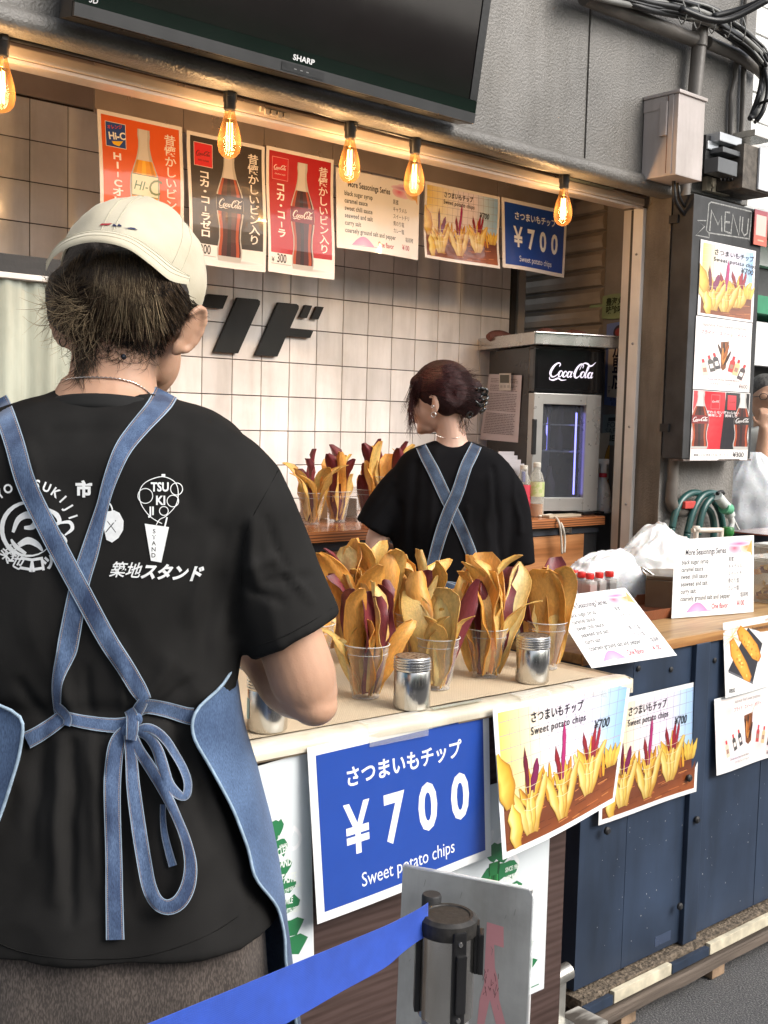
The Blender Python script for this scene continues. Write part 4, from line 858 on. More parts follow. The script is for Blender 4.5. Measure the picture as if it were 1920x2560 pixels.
def board_sheet(label, a, b, y1, y0, draw, W, H, art=None):
    # a, b = left and right screen x at mid height; placed square on the board
    x0 = a; x1 = b
    sheet('poster', label, 'poster', ((x0, MY - .003, y1), (x1, MY - .003, y1), (x1, MY - .003, y0), (x0, MY - .003, y0)), W, H, draw, bulge=lambda u, v: .0012 + .002 * math.sin(u * 7) * math.sin(v * 5 + 1), group='sheets taped to the menu board', border='#ebe6e4')
zA = mbp(455, 362)[1]; zB = mbp(440, 945)[1]; zC = mbp(400, 1512)[1]; zD = mbp(385, 2062)[1]
xA0 = (mbp(455, 362)[0] + mbp(440, 945)[0]) / 2; xA1 = (mbp(890, 435)[0] + mbp(855, 975)[0]) / 2
board_sheet('chips photo sheet under the chalked word MENU, topmost sheet on the board', xA0, xA1, zA, zB, chips_photo, .27, .36)
xB0 = (mbp(430, 955)[0] + mbp(395, 1510)[0]) / 2; xB1 = (mbp(858, 985)[0] + mbp(833, 1515)[0]) / 2
board_sheet('pink fried sweet potato sheet in the middle of the menu board', xB0, xB1, zB - .003, zC, fried_art, .27, .33)
board_sheet('red and black sheet with two cola bottles at the foot of the menu board', (mbp(400, 1515)[0] + mbp(378, 2062)[0]) / 2, (mbp(838, 1520)[0] + mbp(820, 2040)[0]) / 2, zC - .003, zD, cokeduo_art, .27, .34)
q0, q1, q2, q3 = [aY(1382.4 + x * .28125, 414.7 + y * .28125, MY - .012) for x, y in ((885, 130), (985, 150), (965, 410), (848, 395))]
def qr(c): W, H = c.W, c.H; c.rect(0, 0, W, H, '#c8502c', top='#8e1c34'); c.L = 2; c.rect(W * .14, H * .28, W * .9, H * .86, '#d8b0a4'); c.rect(W * .3, H * .12, W * .75, H * .16, '#e0a080')
sheet('card', 'small red card stuck on the right corner of the menu board', 'card', (q0, V(q1.x, q1.y, q0.z), V(q1.x, q1.y, q3.z), V(q0.x, q0.y, q3.z)), .1, .15, qr, border='#a03030', th=.004)
# ---------------------------------------------------------------- front table with its cover and sheets
TZ = .95
VINYL = M('off_white_vinyl', (.68, .62, .50), rough=.42, grime=.35, var=.12, vs=6, coat=.3, bump=.25, bs=14, bdist=.004)
TAPE = thin('clear_tape', (.98, .97, .94), .82, .1, body=(.7, .68, .62))
FT = thing('front_table', 'long table with burlap mat and off-white vinyl edge holding the cups of chips', 'table', (1.35, 1.85, 0))
def ty(x, o=0): return 1.55 - .040 * (x - 1.0) + o          # front edge line of the table
def tb(x, y, z): return Vector((x, ty(x) + y, z))
TX0, TX1 = .55, 2.072
m = MB(); m.loft([[tb(x, a, b) for a, b in ((.004, TZ - .003), (.62, TZ - .003), (.62, TZ - .028), (.004, TZ - .028))] for x in (TX0, TX1 - .004)]); m.build('tabletop', M('pale_board', (.48, .36, .24), rough=.5, stretch=(.3, 4, 1), vs=9), FT)
rr = random.Random(6); rings = []
for i in range(60):
    x = TX0 + (TX1 - TX0) * i / 59; n = noise.noise(Vector((x * 9, 0, 3))) * .003; k = noise.noise(Vector((x * 23, 5, 1))) * .0015
    rings.append([tb(x, .045 + k, TZ), tb(x, .02, TZ + .002 + k), tb(x, .004, TZ - .001 + k), tb(x, -.002 + n * .5, TZ - .006), tb(x, -.004 + n * .7, TZ - .015), tb(x, -.004 + n * .5, TZ - .022), tb(x, .0, TZ - .022), tb(x, .003, TZ - .01), tb(x, .04, TZ - .002)])
m = MB(); m.loft(rings); m.build('vinyl_edge', VINYL, FT, smooth=True, sharp=60)
m = MB(); m.loft([[tb(TX1 - .006, y, TZ + .001), tb(TX1 + .004, y, TZ - .003), tb(TX1 + .005, y, TZ - .034), tb(TX1 - .004, y, TZ - .034)] for y in (.0, .3, .62)]); m.build('vinyl_side', VINYL, FT, smooth=True, sharp=50)
def burlap(nt, b, tc, mp, out):
    N = nt.nodes; L = nt.links; w1 = N.new('ShaderNodeTexWave'); w1.inputs['Scale'].default_value = 62; w1.bands_direction = 'X'; w2 = N.new('ShaderNodeTexWave'); w2.inputs['Scale'].default_value = 62; w2.bands_direction = 'Y'
    for w in (w1, w2): w.inputs['Distortion'].default_value = .5; w.inputs['Detail'].default_value = 1; L.new(tc.outputs['Object'], w.inputs['Vector'])
    mu = N.new('ShaderNodeMath'); mu.operation = 'MULTIPLY'; L.new(w1.outputs['Fac'], mu.inputs[0]); L.new(w2.outputs['Fac'], mu.inputs[1])
    r = N.new('ShaderNodeValToRGB'); r.color_ramp.elements[0].color = (.40, .30, .19, 1); r.color_ramp.elements[1].color = (.80, .68, .50, 1); r.color_ramp.elements[1].position = .3
    L.new(mu.outputs[0], r.inputs[0]); mx = N.new('ShaderNodeMix'); mx.data_type = 'RGBA'; mx.blend_type = 'MULTIPLY'; mx.inputs[0].default_value = .5
    L.new(r.outputs[0], mx.inputs[6]); L.new(out, mx.inputs[7]); L.new(mx.outputs[2], b.inputs['Base Color'])
    bp = N.new('ShaderNodeBump'); bp.inputs['Strength'].default_value = .6; bp.inputs['Distance'].default_value = .002; L.new(mu.outputs[0], bp.inputs['Height']); L.new(bp.outputs[0], b.inputs['Normal'])
BUR = M('burlap_weave', (.9, .88, .85), rough=.85, var=.12, vs=5, extra=burlap)
nx, ny = 60, 24; vs = []; mxr = aZ(1278, 1460, TZ).x - .0
for j in range(ny + 1):
    for i in range(nx + 1):
        x = TX0 + (mxr - TX0) * i / nx; y = .042 + (.585 - .042) * j / ny; h = .003 + .0012 * noise.noise(Vector((x * 7, y * 9, 0)))
        vs.append(tb(x + .004 * noise.noise(Vector((y * 30, 4, 0))) * (i == nx), y + .003 * noise.noise(Vector((x * 20, 2, 0))) * (j == 0), TZ + h))
m = MB(); m.add(vs, [(j * (nx + 1) + i, j * (nx + 1) + i + 1, (j + 1) * (nx + 1) + i + 1, (j + 1) * (nx + 1) + i) for j in range(ny) for i in range(nx)]); m.build('burlap_mat', BUR, FT, smooth=True)
for (x, y, w_, h_, a) in ((1.33, -.008, .14, .02, .0), (1.72, -.008, .09, .02, .05), (.98, -.008, .07, .02, -.05), (1.88, -.0085, .10, .018, 0)):
    m = MB(); m.loft([[tb(x, y, TZ - .035), tb(x, y - .001, TZ - .012), tb(x, -.001, TZ + .004), tb(x, .03, TZ + .0045)], [tb(x + w_, y, TZ - .035), tb(x + w_, y - .001, TZ - .012), tb(x + w_, -.001, TZ + .004), tb(x + w_, .03, TZ + .0045)]], closed=False, cap=False); m.build('clear_tape', TAPE, FT, smooth=True)
m = MB(); m.loft([[tb(x, y, TZ + z) for y, z in ((.012, .006), (.022, .006), (.022, .0075), (.012, .0075))] for x in (1.50, 1.63)]); m.build('clear_strip', thin('clear_acrylic', (.93, .95, .9), .6, .1, body=(.5, .52, .45)), FT)
# cracked spots in the vinyl
for x in ():
    m = MB(); P = [tb(x, -.0085, TZ - .012), tb(x + .012, -.0088, TZ - .018), tb(x + .02, -.0088, TZ - .022), tb(x + .022, -.0088, TZ - .032)]; m.tube(P, .0012, 5); m.build('crack', M('dark_crack', (.12, .09, .07), rough=.9), FT)
px1 = aY(1185, 2000, 1.58).x
m = MB(); m.loft([[tb(x, .028, .03), tb(x, .05, .03), tb(x, .05, TZ - .03), tb(x, .028, TZ - .03)] for x in (TX0, px1)]); m.build('front_board', wood('dark_brown_board', '#51403c', '#463530', scale=20, dist=4, axis=(.25, 1, 1), rough=.6, coat=0, bump=.3), FT)
m = MB(); m.loft([[tb(px1 - .02, y, .03), tb(px1 - .002, y, .03), tb(px1 - .002, y, TZ - .03), tb(px1 - .02, y, TZ - .03)] for y in (.052, .6)]); m.build('side_board', MATS['dark_brown_board'], FT)
for a_, b_ in ((TX0 + .002, TX0 + .02),):
    m = MB(); m.loft([[tb(a_, y, .03), tb(b_, y, .03), tb(b_, y, TZ - .03), tb(a_, y, TZ - .03)] for y in (.052, .6)]); m.build('side_board', MATS['dark_brown_board'], FT)

def qs(label, dTL, dTR, dBR, dBL, yt, yb, W, H, draw, bulge=None, group='laminated sheets along the front of the stall', name='poster', border='#eaeceb'):
    sheet(name, label, 'poster', (aY(*dTL, yt), aY(*dTR, yt), aY(*dBR, yb), aY(*dBL, yb)), W, H, draw, bulge=bulge, group=group, border=border, grid=12)
qs('white beer poster with a green bottle, nearest to the man in the cap', (498, 1672), (668, 1622), (678, 2086), (520, 2155), 1.553, 1.553, .297, .62, beer_art(BEERW), lambda a, b: .001)
qs('large blue price poster taped to the front of the table', (662, 1615), (1054, 1527), (1062, 1849), (684, 1996), 1.535, 1.515, .42, .297, blue_art, lambda a, b: .002 + .003 * math.sin(a * 5) * (1 - b))
qs('photo poster of cups of chips taped to the right end of the table front', (1061, 1529), (1361, 1466), (1330, 1732), (1083, 1857), 1.512, 1.46, .42, .297, chips_photo, lambda a, b: .004 + .008 * math.sin(a * 4.2) * (1 - b))
p1 = aY(1158, 1900, 1.568)
sheet('poster', 'green and white beer poster low on the table front behind the grey sign board', 'poster', ((p1.x - .297, 1.54, .78), (p1.x, 1.535, .78), (p1.x, 1.535, .30), (p1.x - .297, 1.54, .30)), .297, .48, beer_art([(w_, x, y * .8, z, a) for w_, x, y, z, a in BEERW]), group='laminated sheets along the front of the stall', border='#e2e6e8')

# ---------------------------------------------------------------- navy cabinet
CY = 1.70; NX0 = aY(1243, 2080, CY).x; ZT = .958
NC = thing('navy_cabinet', 'long navy blue metal cabinet with a wooden top standing on planks', 'cabinet', (3.2, CY + .3, 0))
seams = [NX0, aY(1467, 2040, CY).x, aY(1490, 2010, CY).x, aY(1602 * 1.0 + 25, 1940, CY).x, 3.75, 4.6]
px_a, px_b = seams[1] - .004, seams[2] + .012
m = MB(); m.box((NX0 + .001, CY + .004, .13), (4.6, CY + .62, ZT - .03)); m.build('body', M('navy_inner', (.008, .011, .02), rough=.5), NC)
for a, b in ((NX0, aY(1345, 2000, CY).x - .0008), (aY(1345, 2000, CY).x + .0008, px_a), (px_b, seams[3]), (seams[3] + .003, 3.75), (3.753, 4.6)):
    m = MB(); m.box((a, CY, .128), (b, CY + .003, ZT - .021), bev=.0008); m.build('front_panel', NAVY, NC)
m = MB(); m.box((px_a, CY - .014, .122), (px_b, CY + .003, ZT - .021), bev=.002); m.build('post', NAVY, NC)
m = MB(); m.box((px_b - .002, CY - .004, .2), (px_b + .003, CY + .0005, .5)); m.build('seam_gap', BLACKM, NC)
m = MB(); m.box((NX0 - .002, CY, .128), (NX0 + .0005, CY + .62, ZT - .021)); m.build('side_panel', NAVY, NC)
m = MB(); m.box((NX0 - .03, CY - .006, ZT - .02), (4.6, CY + .62, ZT + .004), bev=.003); m.build('wooden_top', wood('cabinet_top_wood', '#a8885c', '#8a6a44', scale=7, dist=5, axis=(.3, 3, 1), rough=.55), NC)
m = MB(); m.box((NX0 - .03, CY - .0105, ZT - .022), (4.6, CY - .0065, ZT + .003), bev=.001); m.build('edge_strip', wood('edge_strip_wood', '#b98a56', '#996a3c', scale=9, dist=2, axis=(.25, 1, 1)), NC)
for x in (2.36, 2.50, 2.70, 2.95):
    m = MB(); m.lathe([(.007, 0), (.0075, .003), (.004, .005)], (x, CY - .0005, .88 if x > 2.45 else .90), 12, mat=Matrix.Rotation(R(90), 4, 'X').to_3x3()); m.build('bolt', BLACKM, NC, smooth=True, sharp=30)
for dx, dy in ((1486, 1680), (1466, 2265 * .864), (1503, 1770), (1309, 2076 * .864)):
    p = aY(dx, dy, CY - .016); m = MB(); m.lathe([(.009, 0), (.010, .006), (.006, .010)], p, 12, mat=Matrix.Rotation(R(90), 4, 'X').to_3x3()); m.build('bolt', BLACKM, NC, smooth=True, sharp=30)
rr = random.Random(12)
m = MB()
for k in range(130):
    x = rr.uniform(NX0 + .05, 3.4); z = rr.choice([rr.uniform(.14, .8), rr.gauss(.4, .12)]); s = rr.uniform(.0006, .0019)
    if z > .85 or px_a < x < px_b: continue
    m.box((x, CY - .0004, z), (x + s, CY + .001, z + s * rr.uniform(.6, 2)))
m.build('paint_specks', M('pale_specks', (.5, .5, .5), rough=.7), NC, kind='stuff')
for k in range(2): p = aY((1415, 1640)[k], (2030, 1600)[k], CY - .0006); m = MB(); m.box((p.x, p.y, p.z - .02), (p.x + .07, p.y + .0012, p.z + .006)); m.build('tape_mark', M('tape_mark_navy', (.05, .07, .12), rough=.3), NC)
# plinth
GRIT = M('gritty_plinth', (.16, .125, .09), rough=.95, var=.5, vs=60, bump=1, bs=120, bdist=.01)
m = MB(); m.box((NX0 - .01, CY - .03, .085), (4.6, CY + .05, .118), bev=.003); m.build('plinth', GRIT, NC)
for a, b, mt in ((NX0 + .10, NX0 + .34, 'w'), (px_b + .02, px_b + .6, 'w'), (NX0 - .01, NX0 + .095, 'n'), (NX0 + .345, px_b + .015, 'n')):
    m = MB(); m.box((a, CY - .046, .082), (b, CY - .031, .112 if mt == 'w' else .106), bev=.002); m.build('trim_strip', M('worn_white_trim', (.62, .56, .42), rough=.5, var=.25, vs=20) if mt == 'w' else NAVY, NC)
def cabsheet(label, TL, W, H, draw, dx=0, bulge=None):
    sheet('poster', label, 'poster', ((TL.x, CY - .008, TL.z), (TL.x + W, CY - .008, TL.z), (TL.x + W + dx, CY - .016, TL.z - H), (TL.x + dx, CY - .016, TL.z - H)), W, H, draw, bulge=bulge or (lambda a, b: .001 + .004 * math.sin(a * 5 + 1) * (1 - b)), group='laminated sheets along the front of the stall')
q = aY(1517, 1470, CY - .01); cabsheet('photo poster of cups of chips on the navy cabinet, half behind the nearer photo poster', V(q.x - .42, q.y, q.z + .0), .42, .297, chips_photo, dx=-.012)
q = aY(1564, 1346, CY - .012); cabsheet('poster of roasted sweet potatoes priced 800 yen on the navy cabinet', q, .34, .205, roast_art, dx=.012)
q = aY(1545, 1511, CY - .012); cabsheet('pink fried sweet potato poster below the roasted one on the navy cabinet', V(q.x, q.y, q.z), .33, .21, fried_art, dx=.012)
# planks under the cabinet
WP = M('weathered_plank', (.125, .098, .078), rough=.9, var=.45, vs=6, stretch=(.2, 3, 3), bump=.7, bs=40, bdist=.006)
za = .07; A_ = aZ(1246, 2176, za); B_ = aZ(1281, 2207, za); C_ = aZ(1659, 1985, za)
PLK = thing('ground_plank', 'long weathered plank lying on blocks along the foot of the navy cabinet', 'plank', (3.2, B_.y, 0))
yw = B_.y; rings = []
for i in range(40):
    x = B_.x + (4.6 - B_.x) * i / 39; e = .004 * noise.noise(Vector((x * 6, 0, 0))) + .002 * noise.noise(Vector((x * 30, 2, 0)))
    rings.append([Vector((x - (.06 if i == 0 else 0) * t, yw + y + e * (y == 0), z + e * .4)) for y, z, t in ((0, za - .03, 0), (0.002, za - .003, 0), (.006, za, 0), (max(.08, CY - .05 - yw), za, 1), (max(.08, CY - .05 - yw), za - .03, 1))])
m = MB(); m.loft(rings); m.build('plank', WP, PLK, smooth=False)
for i, (dx, dy) in enumerate(((1297, 2185), (1512, 2092), (1670, 2010))):
    p = aZ(dx, dy, .02); m = MB(); m.box((p.x, yw + .012, .003), (p.x + .06, yw + .13, za - .031), bev=.003); m.build('block', M('cut_wood_end', (.28, .19, .12), rough=.85, var=.3, vs=20, bump=.3), PLK)
# grit on the ground at the foot of the plank
def grit_spots(): pass
# white box and steel pipe
wb = aZ(1249, 2172, .11)
BX = thing('white_box', 'chipped white wooden box on the ground by the foot of the table', 'box', (wb.x - .15, wb.y + .1, 0))
m = MB(); m.box((wb.x - .42, wb.y - .09, .01), (wb.x, wb.y + .0, .11), bev=.003); m.build('box_body', M('chipped_white_paint', (.55, .53, .48), rough=.6, col2=(.07, .06, .05), vs=14, stretch=(.3, 1, 1), ramp=(.48, .6), bump=.4, bs=30), BX)
pa = aD(1120, 2156, 2.62); pb = aD(1212, 2105, 2.68)
ST = thing('steel_pipe', 'short galvanised pipe rail with a flat bracket at the foot of the table', 'pipe', (pb.x, pb.y, pb.z - .06))
GALV = M('galvanised', (.55, .54, .50), rough=.35, metal=.8, var=.15, vs=20)
dirp = (pb - pa).normalized(); m = MB(); m.tube([pb - dirp * .6, pb - dirp * .0], .0155, 16); m.build('tube', GALV, ST, smooth=True, sharp=40)
m = MB(); m.tube([pb - dirp * .02, pb + dirp * .025], .020, 16); m.build('end_cap', GALV, ST, smooth=True, sharp=40)
m = MB(); m.box((pb.x - .018, pb.y - .002, .112), (pb.x + .018, pb.y + .003, pb.z - .012), bev=.001); m.box((pb.x - .018, pb.y - .03, .112), (pb.x + .018, pb.y + .003, .116), bev=.001); m.build('bracket', GALV, ST)

# ---------------------------------------------------------------- grey sign board leaning behind the belt post
b1, b2 = aD(870, 1873, 1.75), aD(1150, 1925, 1.672); b2.z = b1.z = (b1.z + b2.z) / 2
def low(p, dx, dy, d): q = aD(dx, dy, d); return Vector((q.x, q.y, .05))
e1 = (b2 - b1).normalized(); bn = Vector((e1.y, -e1.x, 0)); bn = bn if bn.dot(CAM - b1) > 0 else -bn
Wd = (b2 - b1).length; Hd = b1.z - .03
def sbf(u, v, w=0): return b1 + e1 * (u - .006 * (v / Hd - 1)) + bn * (w + .05 * (1 - v / Hd)) + Vector((0, 0, v - Hd))
SB = thing('sign_board', 'scuffed grey plastic board with faded pink marks behind the belt post', 'sign board', sbf(Wd / 2, 0))
m = MB(); m.add([sbf(u, v, w) for w in (0, -.005) for u, v in ((0, 0), (Wd, 0), (Wd, Hd), (0, Hd))], [(0, 1, 2, 3), (7, 6, 5, 4), (0, 4, 5, 1), (1, 5, 6, 2), (2, 6, 7, 3), (3, 7, 4, 0)])
m.build('board', M('scuffed_grey_board', (.36, .365, .355), rough=.5, var=.18, vs=7, bump=.15, bs=20, coat=.2, grime=.35), SB)
m = MB(); m.tube([sbf(Wd + .0015, .3, -.0025), sbf(Wd + .0015, Hd - .01, -.0025), sbf(Wd - .006, Hd + .0015, -.0025), sbf(.0, Hd + .0015, -.0025)], .003, 6); m.build('clear_edge', thin('clear_sleeve', (.95, .96, .96), .6, .1), SB, smooth=True)
def sbuv(dx, dy):
    o = CAM; d = ray(dx, dy); t = (b1 - o).dot(bn) / d.dot(bn)
    for _ in range(3):
        p = o + d * t; v = p.z - b1.z + Hd; t = ((b1 + bn * .05 * (1 - v / Hd)) - o).dot(bn) / d.dot(bn)
    p = o + d * t; return ((p - b1).dot(e1), p.z - b1.z + Hd)
c = Canvas(sbf, Wd, Hd); zz = lambda x, y: sbuv((950 + x * .3315) * .86406, (2100 + y * .3315) * .86406)
c.poly([zz(*p) for p in [(805, 618), (930, 655), (930, 812), (858, 788), (862, 960), (885, 1060), (892, 1200), (940, 1388), (960, 1480), (890, 1480), (822, 1200), (780, 1388), (760, 1480), (715, 1480), (745, 1200), (780, 1080), (785, 950)]], '#bb8488')
rr = random.Random(31)
for k in range(26): x, y = rr.uniform(770, 890), rr.uniform(970, 1150); c.stroke([zz(x, y), zz(x + rr.uniform(-14, 14), y + rr.uniform(10, 50))], .0008, '#6a4648', smooth=False)
for k in range(16): x, y = rr.uniform(180, 1120), rr.uniform(250, 1300); c.stroke([zz(x, y), zz(x + rr.uniform(-20, 20), y + rr.uniform(10, 60))], .0006, '#777876', smooth=False)
c.build('faded_marks', PRINT, SB)['kind'] = 'stuff'

# ---------------------------------------------------------------- belt post
SD = 1.525; sc = aD(968, 1975, SD); SZ = sc.z; sx, sy_ = sc.x, sc.y
S = thing('belt_post', 'stainless steel belt post with black cap and blue retractable belt', 'barrier post', (sx, sy_, 0))
RS = .0365
def yl(a): return Matrix.Rotation(a, 4, 'Z')
m = MB(); m.lathe([(RS + .0025, SZ - .022), (RS + .0035, SZ - .012), (RS + .0025, SZ - .003), (RS - .003, SZ + .0012), (RS - .007, SZ + .001), (RS - .008, SZ - .0006), (.0, SZ - .0004)], (sx, sy_, 0), 48, cap=False); m.build('cap', M('dusty_black_cap', (.022, .02, .018), rough=.55, var=.35, vs=120, bump=.1), S, smooth=True, sharp=30)
m = MB(); m.lathe([(RS, SZ - .135), (RS, SZ - .02)], (sx, sy_, 0), 48, cap=False); m.lathe([(RS - .001, SZ - .136), (RS, SZ - .135)], (sx, sy_, 0), 48); m.build('head', M('stained_steel', (.82, .79, .74), rough=.22, metal=1, var=.3, vs=14, stretch=(1, 1, .25), bump=.03), S, smooth=True, sharp=40)
def wrap_mat(nt, b, tc, mp, out):
    N = nt.nodes; L = nt.links; w = N.new('ShaderNodeTexWave'); w.bands_direction = 'Z'; w.inputs['Scale'].default_value = 130; w.inputs['Distortion'].default_value = 1.5; L.new(tc.outputs['Object'], w.inputs[0])
    bp = N.new('ShaderNodeBump'); bp.inputs['Strength'].default_value = .5; bp.inputs['Distance'].default_value = .002; L.new(w.outputs['Fac'], bp.inputs['Height']); L.new(bp.outputs[0], b.inputs['Normal'])
m = MB(); m.lathe([(.0315, .02), (.0315, SZ - .137)], (sx, sy_, 0), 40, cap=False); m.build('pole', M('wrapped_steel_pole', (.55, .55, .56), rough=.3, metal=.7, extra=wrap_mat), S, smooth=True)
m = MB(); m.lathe([(.16, .001), (.16, .012), (.13, .022), (.033, .03)], (sx, sy_, 0), 40); m.build('base', STEEL, S, smooth=True, sharp=30)
dcam = math.atan2(CAM.y - sy_, CAM.x - sx)                          # towards the viewer
for da, z0, z1, wd in ((.42, SZ - .145, SZ - .008, .009), (1.55, SZ - .075, SZ - .008, .010), (-1.45, SZ - .13, SZ - .01, .009), (3.2, SZ - .13, SZ - .01, .01)):
    a = dcam + da; mt = Matrix.Translation((sx, sy_, 0)) @ yl(a)
    m = MB(); m.obox(mt, (RS - .001, -wd, z0), (RS + .006, wd, z1), bev=.002)
    if da == .42: m.obox(mt, (RS + .0055, -.006, z0 + .03), (RS + .011, .008, z0 + .108), bev=.002)
    if da == 1.55: m.obox(mt, (RS + .004, -.012, z0), (RS + .012, .012, z1 - .012), bev=.003)
    m.build('clip', BLACK, S)
    if da == .42:
        for z in (z1 - .015, z0 + .02): m = MB(); m.lathe([(.0035, 0), (.003, .0015), (.0012, .0016)], mt @ Vector((RS + .006, 0, z)), 12, mat=(yl(a) @ Matrix.Rotation(R(90), 4, 'Y')).to_3x3()); m.build('rivet', STEEL, S, smooth=True, sharp=30)
lg = aD(932, 1952, SD + .045); m = MB(); m.lathe([(.0135, -.03), (.0135, .006), (.012, .0085), (.0, .0085)], (lg.x, lg.y, SZ), 24, cap=False); m.build('rear_roller', BLACKM, S, smooth=True, sharp=40)
# belt
def beltweave(nt, b, tc, mp, out):
    N = nt.nodes; L = nt.links; uv = N.new('ShaderNodeUVMap'); w = N.new('ShaderNodeTexWave'); w.bands_direction = 'X'; w.inputs['Scale'].default_value = 22
    L.new(uv.outputs[0], w.inputs[0]); bp = N.new('ShaderNodeBump'); bp.inputs['Strength'].default_value = .25; bp.inputs['Distance'].default_value = .001; L.new(w.outputs['Fac'], bp.inputs['Height']); L.new(bp.outputs[0], b.inputs['Normal'])
pts = [(925, 1950, 2022, 1.515), (905, 1963, 2032, 1.50), (870, 1982, 2058, 1.48), (829, 2002, 2092, 1.455), (740, 2039, 2141, 1.39), (640, 2080, 2199, 1.32), (520, 2130, 2268, 1.24), (320, 2212, 2384, 1.12), (100, 2303, 2510, 1.0), (-150, 2405, 2650, .9)]
pts, _ = catmull2(pts, [1] * len(pts), 5)
rg = []
for x, a, b, d in pts:
    p, q = aD(x, a, d), aD(x, b, d); rg.append([p.lerp(q, t) + FW * (.0025 * math.sin(math.pi * t)) for t in (0, .25, .5, .75, 1)] + [p.lerp(q, t) + FW * (.0025 * math.sin(math.pi * t) + .0015) for t in (1, .75, .5, .25, 0)])
m = MB(); m.loft(rg); m.build('belt', M('blue_belt', (.014, .065, .42), rough=.6, var=.10, vs=30, sheen=.2, extra=beltweave), S, smooth=True, sharp=60)
# ---------------------------------------------------------------- sweet potato chips
CHIPM = M('dried_chip', attr='Col', rough=.5, var=.22, vs=55, bump=.35, bs=90, bdist=.002, sss=.35, stretch=(1, 1, .35), coat=.12)
CUPM = thin('clear_cup', (.985, .985, .985), .93, .05, body=(.6, .6, .58))
def chip_mesh(seed, kind):
    rr = random.Random(seed); L = 1.0; nx, ny = 7, 13
    pal = {'y': ((1, .68, .22), (.80, .42, .08)), 'o': ((.98, .47, .10), (.82, .38, .07)), 'p': ((.25, .035, .045), (.13, .016, .022)), 'l': ((1, .78, .33), (.72, .38, .08))}[kind]
    shape = rr.choice('abc'); wt = rr.uniform(.9, 1.1); bend = rr.uniform(-.17, .17); cup = rr.choice((.3, .6, .9, 1.4)) * rr.uniform(.7, 1.2) * rr.choice((-1, 1)); tw = rr.uniform(-1.1, 1.1); wav = rr.uniform(.6, 2.2); ph = rr.uniform(0, 6)
    tipc = rr.uniform(-1, 1); vs, cs = [], []
    kink = rr.choice((0, 0, .15, -.2, .3)); W0 = rr.uniform(.18, .28); topsl = rr.uniform(-.5, .5)
    for j in range(ny):
        s = j / (ny - 1)
        if shape == 'a': w = W0 * (.42 + .58 * math.sin(math.pi * min(1, .12 + s * .72)))
        elif shape == 'b': w = W0 * (.5 + .5 * min(1, s / .55) ** 1.2) * (1 + .06 * math.sin(s * 14 + ph)) * math.sqrt(max(.3, 1 - max(0, (s - .88) / .12) ** 4 * .8))
        else: w = W0 * (.6 + .4 * math.sin(math.pi * s * .75)) * (1 + .07 * math.sin(s * 11 + ph))
        if shape != 'b' and s > .8: w *= math.sqrt(max(.12, 1 - ((s - .8) / .2) ** 2 * .9))
        for i in range(nx):
            t = -1 + 2 * i / (nx - 1); a = t * cup * .9; R0 = w / 2 / max(.25, abs(cup) * .9)
            if abs(cup) > .25: x = R0 * math.sin(abs(a)) * (1 if t > 0 else -1); y = R0 * (1 - math.cos(a)) * (1 if cup > 0 else -1)
            else: x = w / 2 * t; y = 0
            y += .022 * wav * math.sin(s * 9 + ph + t * 2) * abs(t) ** 1.5 + .014 * math.sin(s * 19 + ph * 2 + t) * t * t; th2 = tipc * max(0, s - .6) ** 2 * 6; y += w * .5 * th2 * abs(t); x *= 1 - .25 * abs(th2)
            th = tw * s; x, y = x * math.cos(th) - y * math.sin(th), x * math.sin(th) + y * math.cos(th)
            z = s * L + topsl * x * s * .6 + .012 * noise.noise(Vector((t * 3, s * 5, seed)))
            bb = bend + (kink * max(0, s - .55) * 1.6); y += bb * s ** 2.2; z -= abs(bb) * s ** 3 * .35
            vs.append((x, y, z))
            e = max(abs(t) ** 4, (max(0, s - .86) / .14) ** 2) * .8; n_ = .82 + .36 * noise.noise(Vector((t * 1.5 + seed, s * 2.2, 7))) + .12 * noise.noise(Vector((t * 5 + seed, s * 3, 2)))
            cs.append(tuple((pal[0][k] * (1 - e) + pal[1][k] * e) * n_ for k in range(3)))
    n = len(vs); T = .007
    def nrm(j, i):
        a = Vector(vs[min(ny - 1, j + 1) * nx + i]) - Vector(vs[max(0, j - 1) * nx + i]); b = Vector(vs[j * nx + min(nx - 1, i + 1)]) - Vector(vs[j * nx + max(0, i - 1)]); return b.cross(a).normalized()
    bk = [tuple(Vector(vs[j * nx + i]) + nrm(j, i) * T) for j in range(ny) for i in range(nx)]
    q = lambda i, j: j * nx + i
    fs = [(q(i, j), q(i + 1, j), q(i + 1, j + 1), q(i, j + 1)) for j in range(ny - 1) for i in range(nx - 1)]; fs += [tuple(n + x for x in reversed(f)) for f in fs[:]]
    rim = [q(i, 0) for i in range(nx)] + [q(nx - 1, j) for j in range(1, ny)] + [q(i, ny - 1) for i in range(nx - 2, -1, -1)] + [q(0, j) for j in range(ny - 2, 0, -1)]
    fs += [(rim[k], n + rim[k], n + rim[(k + 1) % len(rim)], rim[(k + 1) % len(rim)]) for k in range(len(rim))]
    m = MB(); m.add(vs + bk, fs, None, cs + [tuple(x * .92 for x in c) for c in cs]); o = m.build('chip', CHIPM, smooth=True, sharp=55); me = o.data; bpy.data.objects.remove(o); return me
CH = {k: [chip_mesh(s * 7 + ord(k), k) for s in range(n)] for k, n in (('y', 9), ('o', 8), ('p', 6), ('l', 5))}
CUP_H = .108
